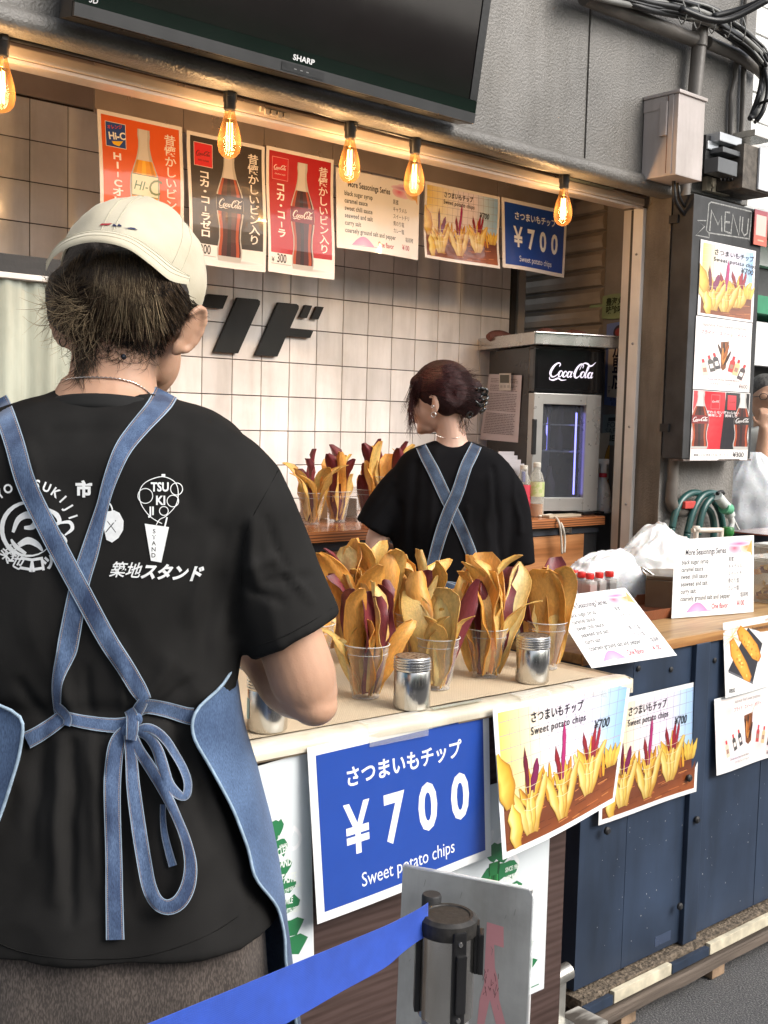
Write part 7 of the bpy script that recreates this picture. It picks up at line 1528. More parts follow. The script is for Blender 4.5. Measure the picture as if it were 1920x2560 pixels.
# ribbed collar
def ringpt(t, dz=0, g=0): c = mp_m(228, 899); return c + RH * math.cos(t) * (.096 + g) + FH * (.035 + math.sin(t) * (.085 + g)) + ZU * (dz - .02 * math.sin(t))
m = MB(); m.loft([[ringpt(2 * math.pi * i / 60, z, g) for z, g in ((-.010, .010), (-.002, .007), (.008, .000), (.011, -.005), (.010, -.009), (-.010, -.004))] for i in range(61)]); m.build('ribbed_collar', M('black_rib', (.015, .015, .0148), rough=.92, spec=.25, stretch=(1, 1, 1)), SHIRT, smooth=True)

# body under the clothes: one continuous skin
Bd = Body(); HC = mp_m(268, 640, .055)
Bd.ell(HC, (RH * .083 + FH * -.02, FH * .098 + RH * .02, ZU * .108))
Bd.ell(mp_m(300, 700, .09), (RH * .066, FH * .07, ZU * .075)); Bd.ell(mp_m(322, 772, .11), (RH * .047, FH * .055, ZU * .058)); Bd.ell(mp_m(345, 742, .085), (RH * .028, FH * .05, ZU * .062)); Bd.ell(mp_m(330, 822, .12), (RH * .026, FH * .03, ZU * .026))
Bd.chain([mp_m(228, 930, .01), mp_m(234, 868, .022), mp_m(242, 840, .028), mp_m(246, 790, .033), mp_m(258, 710, .045)], [(.11, .07), (.078, .06), (.066, .058), (.060, .058), (.064, .066)], flat=RH)
Bd.chain([mp_m(60, 960, .02), mp_m(140, 905, .02), mp_m(230, 888, .03), mp_m(330, 905, .03), mp_m(410, 960, .03)], [.03, .035, .045, .035, .03])
Bd.chain([mp_m(228, 1000, .01), mp_m(215, 1200, 0), mp_m(205, 1500, 0), mp_m(205, 1800, 0), mp_m(210, 1950, 0)], [(.16, .09), (.19, .11), (.15, .10), (.18, .12), (.17, .12)], flat=RH, dome=.5)
EL = mp_m(664, 1498, .0); WRI = mp_m(530, 1395, .20)
Bd.chain([mp_m(480, 1040, 0), mp_m(555, 1205, -.005), mp_m(622, 1370, -.005), mp_m(655, 1465, -.004), EL + ZU * -.002], [.055, .052, .048, .048, .040])
Bd.ell(EL + RH * .010 + ZU * -.016, (RH * .034, FH * .04, ZU * .030))
Bd.chain([EL + ZU * .004, EL.lerp(WRI, .28) + ZU * -.008, EL.lerp(WRI, .65), WRI], [.044, (.044, .046), .036, (.029, .024)])
EL2 = mp_m(-215, 1498, .0); WR2 = mp_m(-60, 1415, .2)
Bd.chain([mp_m(-40, 1040, 0), mp_m(-115, 1205, -.005), mp_m(-180, 1370, -.005), EL2], [.055, .053, .049, .043]); Bd.chain([EL2, EL2.lerp(WR2, .3), EL2.lerp(WR2, .7), WR2], [.044, .044, .034, (.029, .024)])
for sx_ in (-1, 1):   # legs and feet
    h = cfoot + RH * (.10 * sx_); Bd.chain([V(h.x, h.y, .86), V(h.x, h.y, .5) + FH * .015, V(h.x, h.y, .1)], [.085, .058, .042])
    Bd.chain([V(h.x, h.y, .07), V(h.x, h.y, .045) + FH * .10, V(h.x, h.y, .03) + FH * .17], [.04, (.045, .03), (.04, .02)], flat=RH)
# ears: shell with rim and lobe
def ear(b, c, up, out, back, s=1.0):
    b.ell(c, (up * .032 * s, back * .0135 * s, out * .0055 * s)); b.ell(c - up * .026 * s + back * -.004, (up * .013 * s, back * .010 * s, out * .006 * s))
    P = [c + up * (.031 * math.cos(t)) * s + back * (.016 * math.sin(t)) * s + out * .006 * s for t in [R(-60) + R(225) * k / 8 for k in range(9)]]; b.chain(P, [.0042 * s] * 9, n=8, sub=2)
eu = (mp_m(426, 662, .05) - mp_m(376, 768, .05)).normalized(); eo = (RH * .80 - FH * .55 + ZU * .05).normalized(); eb = eu.cross(eo).normalized(); eb = eb if eb.dot(RH) > 0 else -eb
ec = mp_m(408, 713, .002); ear(Bd, ec, eu, eo, eb, 1.08)
Bd.ell(mp_m(386, 722, .035), (RH * .010, FH * .034, ZU * .024))
eu2 = (ZU * .95 + RH * -.25).normalized(); eo2 = (RH * -.6 - FH * .7).normalized(); eb2 = eu2.cross(eo2).normalized(); eb2 = eb2 if eb2.dot(RH) < 0 else -eb2
ec2 = mp_m(134, 700, .03); ear(Bd, ec2, eu2, eo2, eb2, 1.0); Bd.ell(mp_m(160, 700, .05), (RH * .018, FH * .03, ZU * .03))
me_b = Bd.mesh(.0038, 3, .5)
bvB = bvh_of(me_b); BODY = put(me_b, 'body', SKIN, MAN)
Hb = Body(); hand(Hb, WRI, (-RH * .75 + FH * .6 + ZU * -.05), (FH * .6 - ZU * .5), (ZU * .8 + FH * .4), 1.0); Hb.chain([WRI.lerp(EL, .16), WRI], [(.034, .03), (.031, .026)]); put(Hb.mesh(.0028, 3), 'glove', GLOVE, MAN)
Hb = Body(); hand(Hb, WR2, (RH * .75 + FH * .6), (FH * .6 - ZU * .5), (ZU * .8 + FH * .4), 1.0); Hb.chain([WR2.lerp(EL2, .16), WR2], [(.034, .03), (.031, .026)]); put(Hb.mesh(.0028, 3), 'glove', GLOVE, MAN)
# shoes and trousers
for sx_ in (-1, 1):
    h = cfoot + RH * (.10 * sx_); sb = Body(); sb.chain([V(h.x, h.y, .05) - FH * .03, V(h.x, h.y, .045) + FH * .08, V(h.x, h.y, .035) + FH * .19], [(.047, .048), (.052, .045), (.046, .032)], flat=RH); put(sb.mesh(.008, 4), 'shoe', BLACKM, MAN)
def weave(nt, b, tc, mp, out):
    N = nt.nodes; L = nt.links; w = N.new('ShaderNodeTexNoise'); w.inputs['Scale'].default_value = 520; m2 = N.new('ShaderNodeMapping'); m2.inputs['Scale'].default_value = (1, 1, .3); m2.inputs['Rotation'].default_value = (0, .7, 0); L.new(tc.outputs['Object'], m2.inputs[0]); L.new(m2.outputs[0], w.inputs[0])
    r = N.new('ShaderNodeValToRGB'); r.color_ramp.elements[0].position = .42; r.color_ramp.elements[0].color = (.03, .023, .02, 1); r.color_ramp.elements[1].position = .66; r.color_ramp.elements[1].color = (.16, .13, .11, 1); L.new(w.outputs[0], r.inputs[0]); mx = N.new('ShaderNodeMix'); mx.data_type = 'RGBA'; mx.inputs[0].default_value = .6; L.new(out, mx.inputs[6]); L.new(r.outputs[0], mx.inputs[7]); L.new(mx.outputs[2], b.inputs['Base Color'])
tb_ = Body(); tb_.mb.loft([ring_at(y, xl, xr, b_, 0) for y, xl, xr, b_ in ((1700, -60, 470, .12), (1880, -125, 555, .145), (2000, -140, 572, .15), (2120, -145, 580, .15), (2240, -145, 585, .15))])
for sx_ in (-1, 1): h = cfoot + RH * (.105 * sx_) - RH * .01; tb_.chain([V(h.x, h.y, .72), V(h.x, h.y, .45), V(h.x, h.y, .12)], [(.135, .14), (.125, .13), (.115, .12)], flat=RH)
me_t = tb_.mesh(.009, 8); displace(me_t, lambda c, n: .006 * noise.noise(Vector((c.x * 11, c.y * 11, c.z * 3.5))) + .004 * noise.noise(Vector((c.x * 25, c.y * 25, c.z * 9)))); TROU = put(me_t, 'trousers', M('brown_grey_denim', (.085, .068, .058), rough=.9, var=.35, vs=5, sheen=.2, bump=.3, bs=400, bdist=.001, extra=weave), MAN)

# apron: wraps the front, its back edges showing at both sides
AIN = [(1422, 505), (1482, 474), (1515, 425), (1557, 410), (1590, 415), (1647, 450), (1717, 493), (1802, 540), (1862, 575), (1912, 601), (1972, 612), (2032, 616), (2082, 628), (2212, 645), (2700, 660)]
AOU = [(1422, 508), (1462, 514), (1515, 520), (1582, 529), (1667, 557), (1757, 581), (1832, 596), (1912, 609), (1972, 618), (2082, 634), (2212, 650), (2700, 670)]
def interp(T, y):
    for (a, x0), (b, x1) in zip(T, T[1:]):
        if a <= y <= b: return x0 + (x1 - x0) * (y - a) / (b - a)
    return T[-1][1] if y > T[-1][0] else T[0][1]
ALI = [(1422, -130), (1500, -90), (1540, 40), (1567, 52), (1640, 42), (1740, 12), (1790, -5), (1900, -60), (2100, -150), (2700, -190)]
rows = []; ny = 70; nx_ = 64
for j in range(ny + 1):
    y = 1424 + (2640 - 1424) * (j / ny) ** 1.25
    xr = interp(AOU, y); xl = -118 - (xr - 508) * .9; b_ = interp([(1422, .155), (1640, .16), (1900, .185), (2700, .20)], y); pr_, pl_ = mp_m(xr, y), mp_m(xl, y); c = (pr_ + pl_) / 2; c.z = mp_m(235, y).z; a = (pr_ - pl_).length / 2
    def edge(T):
        s_ = .9
        for _ in range(4):
            k_n = DM / (DM - b_ * s_); xe = interp(T, 893 + (y - 893) * k_n); r_ = (mp_m(829.5 - (829.5 - xe) / k_n, y) - c).dot(RH) / a; s_ = math.sqrt(max(0, 1 - min(1, abs(r_)) ** 2.35))
        return xe, r_
    (xi, ri), (xli, li) = edge(AIN), edge(ALI)
    q = lambda v: max(-1, min(1, v)); t0 = -math.acos(max(0, q(ri)) ** 1.175) if ri < 1 else 0.0; t1 = math.pi + math.acos(max(0, q(-li)) ** 1.175) if li > -1 else math.pi - .05
    if xi >= xr - 2: t0 = max(t0, -.16)
    row = []
    for i in range(nx_ + 1):
        t = t0 + (t1 - t0) * i / nx_; ex = 2.35; f = lambda v: math.copysign(abs(v) ** (2 / ex), v)
        edge = min(i, nx_ - i) / nx_; g = .004 * noise.noise(Vector((t * 3, y * .006, 2))) + (.004 if edge < .012 else 0)
        bb = b_ if math.sin(t) > 0 else b_ - .004
        p = c + RH * (a + g) * f(math.cos(t)) + FH * (bb + g) * f(math.sin(t))
        row.append(p)
    rows.append(row)
for _ in range(2):
    rows = [[rows[j][i] if j in (0, ny) else (rows[j - 1][i] + rows[j][i] * 2 + rows[j + 1][i]) / 4 for i in range(nx_ + 1)] for j in range(ny + 1)]
n0 = (ny + 1) * (nx_ + 1); vs = [p for r in rows for p in r]; cmid = mp_m(235, 1900, .02)
bk = [p + ((V(cmid.x, cmid.y, p.z) - p).normalized() * .003) for p in vs]; q = lambda i, j: j * (nx_ + 1) + i
fs = [(q(i, j), q(i + 1, j), q(i + 1, j + 1), q(i, j + 1)) for j in range(ny) for i in range(nx_)]; fs += [tuple(n0 + x for x in reversed(f)) for f in fs[:]]
fs += [(q(0, j), q(0, j + 1), n0 + q(0, j + 1), n0 + q(0, j)) for j in range(ny)] + [(q(nx_, j), n0 + q(nx_, j), n0 + q(nx_, j + 1), q(nx_, j + 1)) for j in range(ny)] + [(q(i, 0), n0 + q(i, 0), n0 + q(i + 1, 0), q(i + 1, 0)) for i in range(nx_)] + [(q(i, ny), q(i + 1, ny), n0 + q(i + 1, ny), n0 + q(i, ny)) for i in range(nx_)]
m = MB(); m.add(vs + bk, fs); APR = m.build('apron', DENIMP, MAN, smooth=True, sharp=60)
for col_ in (0, nx_): m = MB(); m.tube([rows[j][col_] for j in range(ny + 1)], .0022, 6); m.build('apron_edge', DENIME, APR, smooth=True)
# straps, waist strings, bow
fallS = lambda x, y: mp_m(x, y, .02)
RB = lambda nm, P, W, off=.004, lift=None, sub=6: ribbon(nm, bvS, fallS, P, W, DENIM, APR, off=off, lift=lift, sub=sub)
RB('strap', [(-6, 862), (8, 890), (32, 960), (55, 1041), (92, 1120), (134, 1201), (182, 1290), (232, 1382), (270, 1440), (300, 1490), (316, 1515)], [44, 44, 44, 44, 44, 44, 43, 42, 40, 38, 26], off=.0075)
RB('strap', [(360, 846), (349, 866), (332, 888), (300, 924), (264, 972), (236, 1041), (222, 1091), (194, 1191), (171, 1266), (149, 1381), (143, 1410), (124, 1470), (123, 1522), (128, 1548)], [54, 52, 46, 42, 38, 30, 26, 40, 42, 46, 44, 24, 17, 18], off=.004)
RB('waist_string', [(56, 1600), (80, 1588), (108, 1570), (132, 1552), (146, 1540)], [38, 36, 34, 32, 24], off=.006)
RB('waist_string', [(128, 1545), (160, 1555), (205, 1563), (250, 1567), (280, 1562)], [26, 28, 30, 32, 30], off=.005)
RB('waist_string', [(300, 1532), (320, 1526), (360, 1533), (400, 1545), (418, 1548)], [30, 32, 33, 36, 38], off=.006)
RB('waist_string', [(310, 1514), (302, 1528), (290, 1548), (282, 1562)], [22, 26, 26, 24], off=.009)
RB('string_loop', [(122, 1525), (133, 1536), (146, 1552), (143, 1568)], [18, 22, 20, 16], off=.010)
RB('bow_tail', [(272, 1580), (252, 1608), (243, 1680), (243, 1760), (246, 1850), (247, 1940), (249, 2035)], [30, 36, 38, 36, 36, 38, 40], off=.009)
RB('bow_loop', [(278, 1585), (284, 1640), (288, 1700), (300, 1790), (312, 1865), (322, 1915), (338, 1948), (362, 1960), (388, 1948), (406, 1915), (412, 1870), (403, 1820), (384, 1770), (358, 1715), (326, 1660), (300, 1620), (288, 1590)], [22, 26, 30, 32, 32, 32, 32, 34, 34, 32, 28, 22, 20, 24, 26, 24, 20], off=.012, lift=lambda t: .012 * math.sin(math.pi * t))
RB('bow_loop', [(290, 1585), (312, 1572), (335, 1578), (358, 1598), (378, 1628), (396, 1660), (406, 1690), (404, 1714), (396, 1722), (380, 1712), (362, 1690), (350, 1650), (338, 1615), (318, 1590), (298, 1582)], [16, 20, 20, 20, 18, 18, 18, 18, 16, 22, 26, 26, 24, 20, 16], off=.010, lift=lambda t: .010 * math.sin(math.pi * t))
RB('bow_tail', [(352, 1736), (352, 1770), (356, 1805), (366, 1845), (374, 1872)], [12, 13, 15, 17, 18], off=.006)
KN = hit(bvS, 284, 1566, fall); dk = (CAM - KN).normalized(); kb = Body(); kb.ell(KN + dk * .012, (RH * .009, ZU * .018, dk * .008)); kb.ell(KN + dk * .012 + ZU * .008 + RH * .007, (RH * .008, ZU * .009, dk * .007)); kb.ell(KN + dk * .012 - ZU * .008 - RH * .006, (RH * .008, ZU * .009, dk * .007))
put(kb.mesh(.002, 3), 'knot', DENIMP, APR)
RB('knot_wrap', [(278, 1532), (286, 1548), (286, 1575), (283, 1600)], [22, 27, 27, 22], off=.0215)
# white print on the back of the shirt
cp = Canvas(lambda u, v, w: (lambda h: h + (CAM - h).normalized() * (.0010 + w * .5))(hit(bvS, u, -v, fall)), maxlen=9)
WH = '#e6e8e8'
def ci(x, y): return (x, -y)
def z3(x, y): return (x * .5, -(691.2 + y * .5))
def arc(cx, cy_, r, a0, a1, w, n=24, sx=1): cp.stroke([(cx + sx * r * math.cos(R(a0 + (a1 - a0) * k / n)), -(cy_) + r * math.sin(R(a0 + (a1 - a0) * k / n))) for k in range(n + 1)], w, WH, smooth=False)
arc(62, 1143, 58, 20, 330, [2 + 8 * math.sin(math.pi * k / 24) ** 2 for k in range(25)]); arc(66, 1140, 47, 10, 75, 2.2); arc(66, 1140, 42, 5, 70, 2)
for P, W in (([(28, 1150), (40, 1122), (62, 1112), (80, 1122), (70, 1138), (52, 1140)], [6, 12, 16, 14, 12, 6]), ([(40, 1178), (60, 1168), (80, 1176), (92, 1190)], [10, 16, 12, 4]), ([(104, 1100), (122, 1112), (128, 1128), (112, 1136)], [5, 11, 9, 3]), ([(128, 1130), (150, 1128), (156, 1142), (140, 1156)], [4, 8, 8, 3]), ([(24, 1165), (34, 1180), (56, 1196)], [4, 10, 6]), ([(130, 1150), (142, 1168), (134, 1184)], [3, 7, 3])): cp.stroke([ci(*p) for p in P], W, WH)
for i, ch in enumerate('TOKYO TSUKIJI'):
    a = R(165 - i * 12.2); x, y = 62 + 92 * math.cos(a), -1150 + 96 * math.sin(a); cp.text(ch, x, y, 27, WH, bold=.03, align='CENTER', ang=a - R(90), sx=.9)
for i, ch in enumerate('築地コロッケ'):
    a = R(222 + i * 19); x, y = 70 + 84 * math.cos(a), -1143 + 84 * math.sin(a); cp.text(ch, x, y - 6, 38, WH, bold=.015 if i < 2 else .04, align='CENTER', ang=a + R(90), sx=.9)
cp.text('市', 181, -1070, 36, WH, bold=.05, align='CENTER')
cp.poly([ci(*p) for p in ((232, 1106), (246, 1102), (258, 1108), (267, 1125), (266, 1145), (256, 1162), (242, 1172), (230, 1166), (224, 1140))], WH)
cp.stroke([ci(228, 1150), ci(250, 1124)], 2, '#101010', smooth=False); cp.stroke([ci(232, 1126), ci(250, 1150)], 1.6, '#101010', smooth=False)
cp.stroke([z3(455, 800), z3(475, 795), z3(485, 825), z3(460, 830)], 3, WH)
cp.stroke([z3(*p) for p in ((700, 880), (650, 850), (612, 800), (602, 752), (615, 715), (650, 690), (705, 677), (755, 700), (770, 745), (760, 800), (720, 845), (690, 862), (675, 885))], 1.8, WH)
for cx, cy_, r in ((628, 760, 32), (763, 730, 26), (747, 782, 25), (708, 825, 19)): cp.stroke([z3(cx + r * math.cos(a), cy_ + r * math.sin(a)) for a in [2 * math.pi * k / 14 for k in range(15)]], 1.8, WH)
cp.rect(349, -1029, 357, -1024, WH); cp.text('TSU', 326, -1061, 27, WH, bold=.03, sx=.82); cp.text('KI', 336, -1090, 27, WH, bold=.03, sx=.9); cp.text('JI', 322, -1112, 25, WH, bold=.03, sx=.9)
cp.poly([z3(625, 880), z3(730, 895), z3(697, 1048), z3(652, 1040)], WH); cp.stroke([z3(712, 893), z3(722, 852)], 3.4, WH, smooth=False)
for i, ch in enumerate('STAND'): cp.text(ch, 333 - i * .4, -1152 - i * 13, 13, '#141414', bold=.02, align='CENTER')
cp.text('築地', 235, -1243, 36, WH, bold=.014, shear=.3, ang=-.045, sx=.93); cp.text('スタンド', 302, -1247, 36, WH, bold=.045, shear=.3, ang=-.045, sx=.93)
cp.build('shirt_print', SHIRTINK, SHIRT)
# necklace, tattoo dot, earring
def skinpt(x, y, o=.002): h = hit(bvB, x, y, lambda a, b: mp_m(a, b, .03)); return h + (CAM - h).normalized() * o
m = MB(); P = cat3([skinpt(x, y, .0018) for x, y in ((132, 822), (150, 818), (180, 815), (212, 815), (245, 817), (275, 822), (298, 831), (318, 845), (334, 862))], 10); m.tube([p + ZU * .0008 * math.sin(i * 2.2) for i, p in enumerate(P)], .0011, 5); m.build('necklace', M('silver_chain', (.75, .66, .6), metal=1, rough=.2), MAN, smooth=True)
m = MB(); m.lathe([(0, -.001), (.004, -.0004), (.004, .0004), (0, .001)], skinpt(267, 771, .0004), 12, mat=(CAM - HC).to_track_quat('Z', 'Y').to_matrix(), cap=False); m.build('neck_mark', M('blue_grey_mark', (.05, .06, .09), rough=.5), BODY, smooth=True)
m = MB(); pe = mp_m(136, 738, .0); m.tube([pe + RH * .0048 * math.cos(t) + ZU * .0065 * math.sin(t) for t in [2 * math.pi * k / 16 for k in range(17)]], .0009, 6); m.build('earring', BLACK, MAN, smooth=True)
# cap
up_c = (ZU * .80 + FH * .50 + RH * .22).normalized(); bk_c = (-FH * .80 + ZU * .52 + RH * -.10); bk_c = (bk_c - up_c * bk_c.dot(up_c)).normalized(); rt_c = bk_c.cross(up_c).normalized(); rt_c = rt_c if rt_c.dot(RH) > 0 else -rt_c
CC = mp_m(290, 596, .065); CAPM = M('washed_cream_cotton', (.47, .41, .285), rough=.85, var=.05, vs=9, sheen=.2, bump=.3, bs=420, bdist=.001, col2=(.56, .51, .39))
cm = Body(); rgs = []
NPH = 72
for j in range(26):
    th = R(3 + (104 - 3) * j / 25); rg = []
    for k in range(NPH):
        ph = 2 * math.pi * k / NPH; pinch = 1 - .010 * math.exp(-((math.degrees(ph) % 60 - 30) / 4) ** 2) * math.sin(th)
        x, y, z = math.sin(th) * math.cos(ph), math.sin(th) * math.sin(ph), math.cos(th); p = V(x, y, z)
        g = pinch + .045 * noise.noise(p * 2.3 + V(3, 1, 0)) + .016 * noise.noise(p * 6) - .085 * math.exp(-((x - .55) ** 2 + (y - .1) ** 2) / .02) * (z > .2) + .02 * math.exp(-((x + .05) ** 2 + (y + .2) ** 2) / .05) * (z > 0)
        rg.append(CC + rt_c * x * .101 * g + bk_c * y * .112 * g + up_c * z * .112 * g)
    rgs.append(rg)
m = MB(); m.loft(rgs, cap=False); inner = [[CC + (p - CC) * .975 for p in r] for r in rgs]; m.loft(inner, cap=False); m.loft([rgs[-1], inner[-1]], cap=False); m.add([sum(rgs[0], Vector()) / NPH] + rgs[0], [(0, k + 1, (k + 1) % NPH + 1) for k in range(NPH)])
CAP = m.build('cap', CAPM, MAN, smooth=True, sharp=70)
meC = CAP.data.copy(); meC.transform(wloc(CAP)); bvC = bvh_of(meC)
m = MB(); m.lathe([(.006, 0), (.005, .003), (0, .004)], sum(rgs[0], Vector()) / NPH, 14, mat=up_c.to_track_quat('Z', 'Y').to_matrix()); m.build('button', CAPM, CAP, smooth=True)
for k in range(6):
    ph = R(30 + 60 * k); kk = int(round(ph / (2 * math.pi) * NPH)) % NPH
    for o_ in (-1, 1): m = MB(); m.tube([CC + (rgs[j][(kk + o_) % NPH] - CC) * 1.004 for j in range(1, 26)], .0006, 4); m.build('seam', M('cream_thread', (.56, .52, .40), rough=.9), CAP, smooth=True)
inn = [(101, 572), (122, 540), (152, 515), (190, 503), (235, 501), (285, 512), (335, 540), (375, 572), (410, 603)]; ino = [-.03, -.035, -.045, -.052, -.055, -.052, -.045, -.03, -.015]
out_ = [(99, 580), (113, 553), (143, 531), (188, 518), (235, 520), (280, 534), (325, 566), (368, 600), (408, 609)]; ouo = [-.05, -.07, -.09, -.105, -.112, -.108, -.092, -.06, -.02]
I_ = cat3([mp_m(x, y, o) for (x, y), o in zip(inn, ino)], 5); O_ = cat3([mp_m(x, y, o) for (x, y), o in zip(out_, ouo)], 5); rgb = []
for a_, b_ in zip(I_, O_):
    row = [a_.lerp(b_, t) + ZU * .006 * math.sin(math.pi * t) for t in (0, .25, .5, .75, 1)]; rgb.append(row + [p - ZU * .0035 + FH * .001 for p in reversed(row)])
m = MB(); m.loft(rgb); m.build('brim', CAPM, CAP, smooth=True, sharp=80)
for t in (.2, .4, .6, .8): m = MB(); m.tube([a_.lerp(b_, t) + ZU * (.006 * math.sin(math.pi * t) + .0004) for a_, b_ in zip(I_, O_)], .0005, 4); m.build('brim_stitch', M('cream_thread'), CAP, smooth=True)
cl = Canvas(lambda u, v, w: (lambda h: h + (CAM - h).normalized() * (.0016 + w))(hit(bvC, u, -v, lambda a, b: mp_m(a, b, -.04))), maxlen=4)
ck = lambda x, y: (x * .26042 * .86406 / .86406, -(432 + y * .26042))
cl.poly([ck(822, 210), ck(845, 194), ck(935, 192), ck(900, 208)], '#a02a34')
for x in (930, 972): cl.poly([ck(x, 212), ck(x + 14, 196), ck(x + 38, 212), ck(x + 34, 222)], '#222a50')
cl.poly([ck(1020, 228), ck(1060, 230), ck(1085, 226), ck(1115, 230), ck(1145, 248), ck(1080, 240)], '#222a50'); cl.build('embroidered_logo', SHIRTINK, CAP)
# hair
hb = Body(); hb.ell(mp_m(262, 618, .045), (RH * .085, FH * .098, ZU * .092)); hb.ell(mp_m(205, 642, .01), (RH * .068, FH * .065, ZU * .058)); hb.ell(mp_m(278, 612, -.03), (RH * .072, FH * .045, ZU * .050)); hb.ell(mp_m(163, 662, .02), (RH * .040, FH * .04, ZU * .046)); hb.ell(mp_m(262, 690, .02), (RH * .062, FH * .045, ZU * .034)); hb.ell(mp_m(330, 622, .03), (RH * .052, FH * .06, ZU * .060))
me_h = hb.mesh(.005, 4); displace(me_h, lambda c, n: .003 * noise.noise(c * 35) + .002 * noise.noise(c * 80)); bvH = bvh_of(me_h); HB = put(me_h, 'hair_mass', HAIRB, MAN)
dk_ = (.035, .024, .017); br_ = (.09, .058, .034); md_ = (.13, .088, .052); bl_ = (.34, .25, .15); bk_ = (.008, .007, .007)
fallH = lambda x, y: mp_m(x, y, .0)
S_ = []
def lock(rr, x, y, base, amp, jit):
    a = base + amp * 2 * noise.noise(Vector((x * .035, y * .035, 1))) + rr.uniform(-jit, jit); return math.cos(a), math.sin(a)
dirn = lambda ax, ay, j: (lambda rr, x, y: (ax + rr.uniform(-j, j), ay + rr.uniform(-j, j)))
S_.append((1500, poly_sampler([(150, 560), (200, 535), (300, 545), (390, 610), (390, 660), (330, 650), (200, 640)]), lambda rr, x, y: ((x - 262) * .004 + rr.uniform(-.15, .15), 1), [dk_, br_, br_, md_, dk_], (40, 85), (.0004, .0008), .10, .1))
S_.append((700, poly_sampler([(200, 570), (335, 580), (340, 670), (205, 650)]), lambda rr, x, y: ((x - 262) * .003 + rr.uniform(-.08, .08), 1), [bl_, md_, (.30, .23, .14), br_], (45, 100), (.0004, .0008), .07, .2))
S_.append((2200, poly_sampler([(130, 615), (170, 590), (250, 640), (325, 680), (300, 722), (200, 718), (140, 690)]), lambda rr, x, y: lock(rr, x, y, 2.35, .9, .28), [dk_, br_, md_, br_, dk_, dk_, md_], (22, 62), (.0003, .0006), .30, .45))
S_.append((260, poly_sampler([(120, 640), (200, 640), (250, 700), (180, 725), (125, 700)]), lambda rr, x, y: lock(rr, x, y, 2.5, 1.3, .4), [md_, bl_, (.2, .15, .09)], (40, 100), (.0003, .0006), .35, .6))
S_.append((500, poly_sampler([(240, 675), (335, 675), (325, 708), (220, 708)]), lambda rr, x, y: lock(rr, x, y, .6, 1.0, .4), [dk_, br_, md_], (30, 75), (.0003, .0007), .35, .4))
S_.append((900, poly_sampler([(320, 600), (400, 630), (436, 668), (420, 690), (380, 700), (330, 740), (290, 730)]), lambda rr, x, y: (.5 + rr.uniform(-.3, .3), .6 + rr.uniform(-.3, .3)), [bk_, bk_, dk_], (10, 28), (.0005, .0009), .1, .1))
HAIR = strands('hair_strands', bvH, fallH, S_, HB, seed=5)
S2 = [(230, poly_sampler([(165, 715), (340, 715), (350, 750), (320, 785), (220, 775), (160, 780)]), lambda rr, x, y: (-.1 + rr.uniform(-.9, .9), .8 + rr.uniform(-.5, .4)), [bk_, dk_, br_], (14, 48), (.0002, .0004), .45, .1),
      (900, poly_sampler([(200, 720), (340, 715), (395, 655), (415, 660), (385, 700), (350, 760), (330, 770), (250, 735)]), dirn(.15, .9, .4), [bk_, dk_], (5, 16), (.0003, .0005), .2, .05),
      (260, poly_sampler([(160, 700), (215, 715), (205, 790), (165, 815)]), lambda rr, x, y: (-.2 + rr.uniform(-.4, .4), .9), [dk_, br_], (20, 60), (.0003, .0005), .2, .1)]
strands('nape_hair', bvB, lambda x, y: mp_m(x, y, .02), S2, HB, seed=6)
# ---------------------------------------------------------------- the woman behind the counter
DWm = 3.50; mw = planeP(DWm); wf = mw(975, 1250); WOM = thing('person', 'woman with dark red pinned hair, black t-shirt and crossed denim straps behind the cups', 'person', (wf.x, wf.y, 0))
def ringw(y, xl, xr, b, fo=0, n=40, ex=2.3):
    pl, pr_ = mw(xl, y), mw(xr, y); c = (pl + pr_) / 2; c.z = mw(975, y).z; a = (pr_ - pl).length / 2; q = lambda v: math.copysign(abs(v) ** (2 / ex), v)
    return [c + RH * a * q(math.cos(2 * math.pi * k / n)) + FH * (fo + b * q(math.sin(2 * math.pi * k / n))) for k in range(n)]
S_w = [(953, 938, 1022, .055, .02), (962, 915, 1046, .065, .02), (974, 886, 1074, .08, .015), (995, 862, 1096, .095, .01), (1040, 845, 1110, .105, 0), (1110, 842, 1112, .11, 0), (1180, 848, 1104, .105, 0), (1250, 860, 1088, .105, 0), (1320, 866, 1084, .115, 0), (1400, 868, 1086, .12, 0)]
sw_, _ = catmull2(S_w, [1] * len(S_w), 3); wb_ = Body(); wb_.mb.loft([ringw(*s) for s in sw_])
wb_.chain([mw(896, 1022), mw(866, 1050), mw(832, 1098), mw(806, 1142)], [(.048, .05), (.058, .058), (.062, .06), (.062, .06)], n=22, dome=.06)
wb_.chain([mw(1066, 1025), mw(1094, 1065), mw(1110, 1135), mw(1118, 1220)], [(.045, .05), (.052, .056), (.050, .056), (.048, .056)], n=22, dome=.06)
me = wb_.mesh(.007, 7)
FW_ = [(1065, 1010, 1085, 1220, 7, -.006), (1060, 1030, 1050, 1230, 8, .004), (900, 1000, 880, 1240, 9, -.004), (865, 1090, 855, 1240, 7, -.005), (1100, 1000, 1125, 1150, 6, .004), (940, 980, 925, 1240, 10, .003), (1010, 1100, 1020, 1250, 8, .004), (850, 1050, 790, 1130, 7, -.003)]
def wrw(c, n):
    x, y = proj(c); d = .003 * noise.noise(c * 8) + .0015 * noise.noise(c * 22)
    for x0, y0, x1, y1, w, h in FW_:
        q, t = seg_d(x + 5 * noise.noise(Vector((y * .02, x0, 0))), y, x0, y0, x1, y1)
        if q < w * 2.5: d += 1.5 * h * math.exp(-(q / w) ** 2)
    return d
displace(me, wrw); bvW = bvh_of(me); WS = put(me, 'tshirt', BLK2, WOM); fw_ = lambda x, y: mw(x, y, -.05)
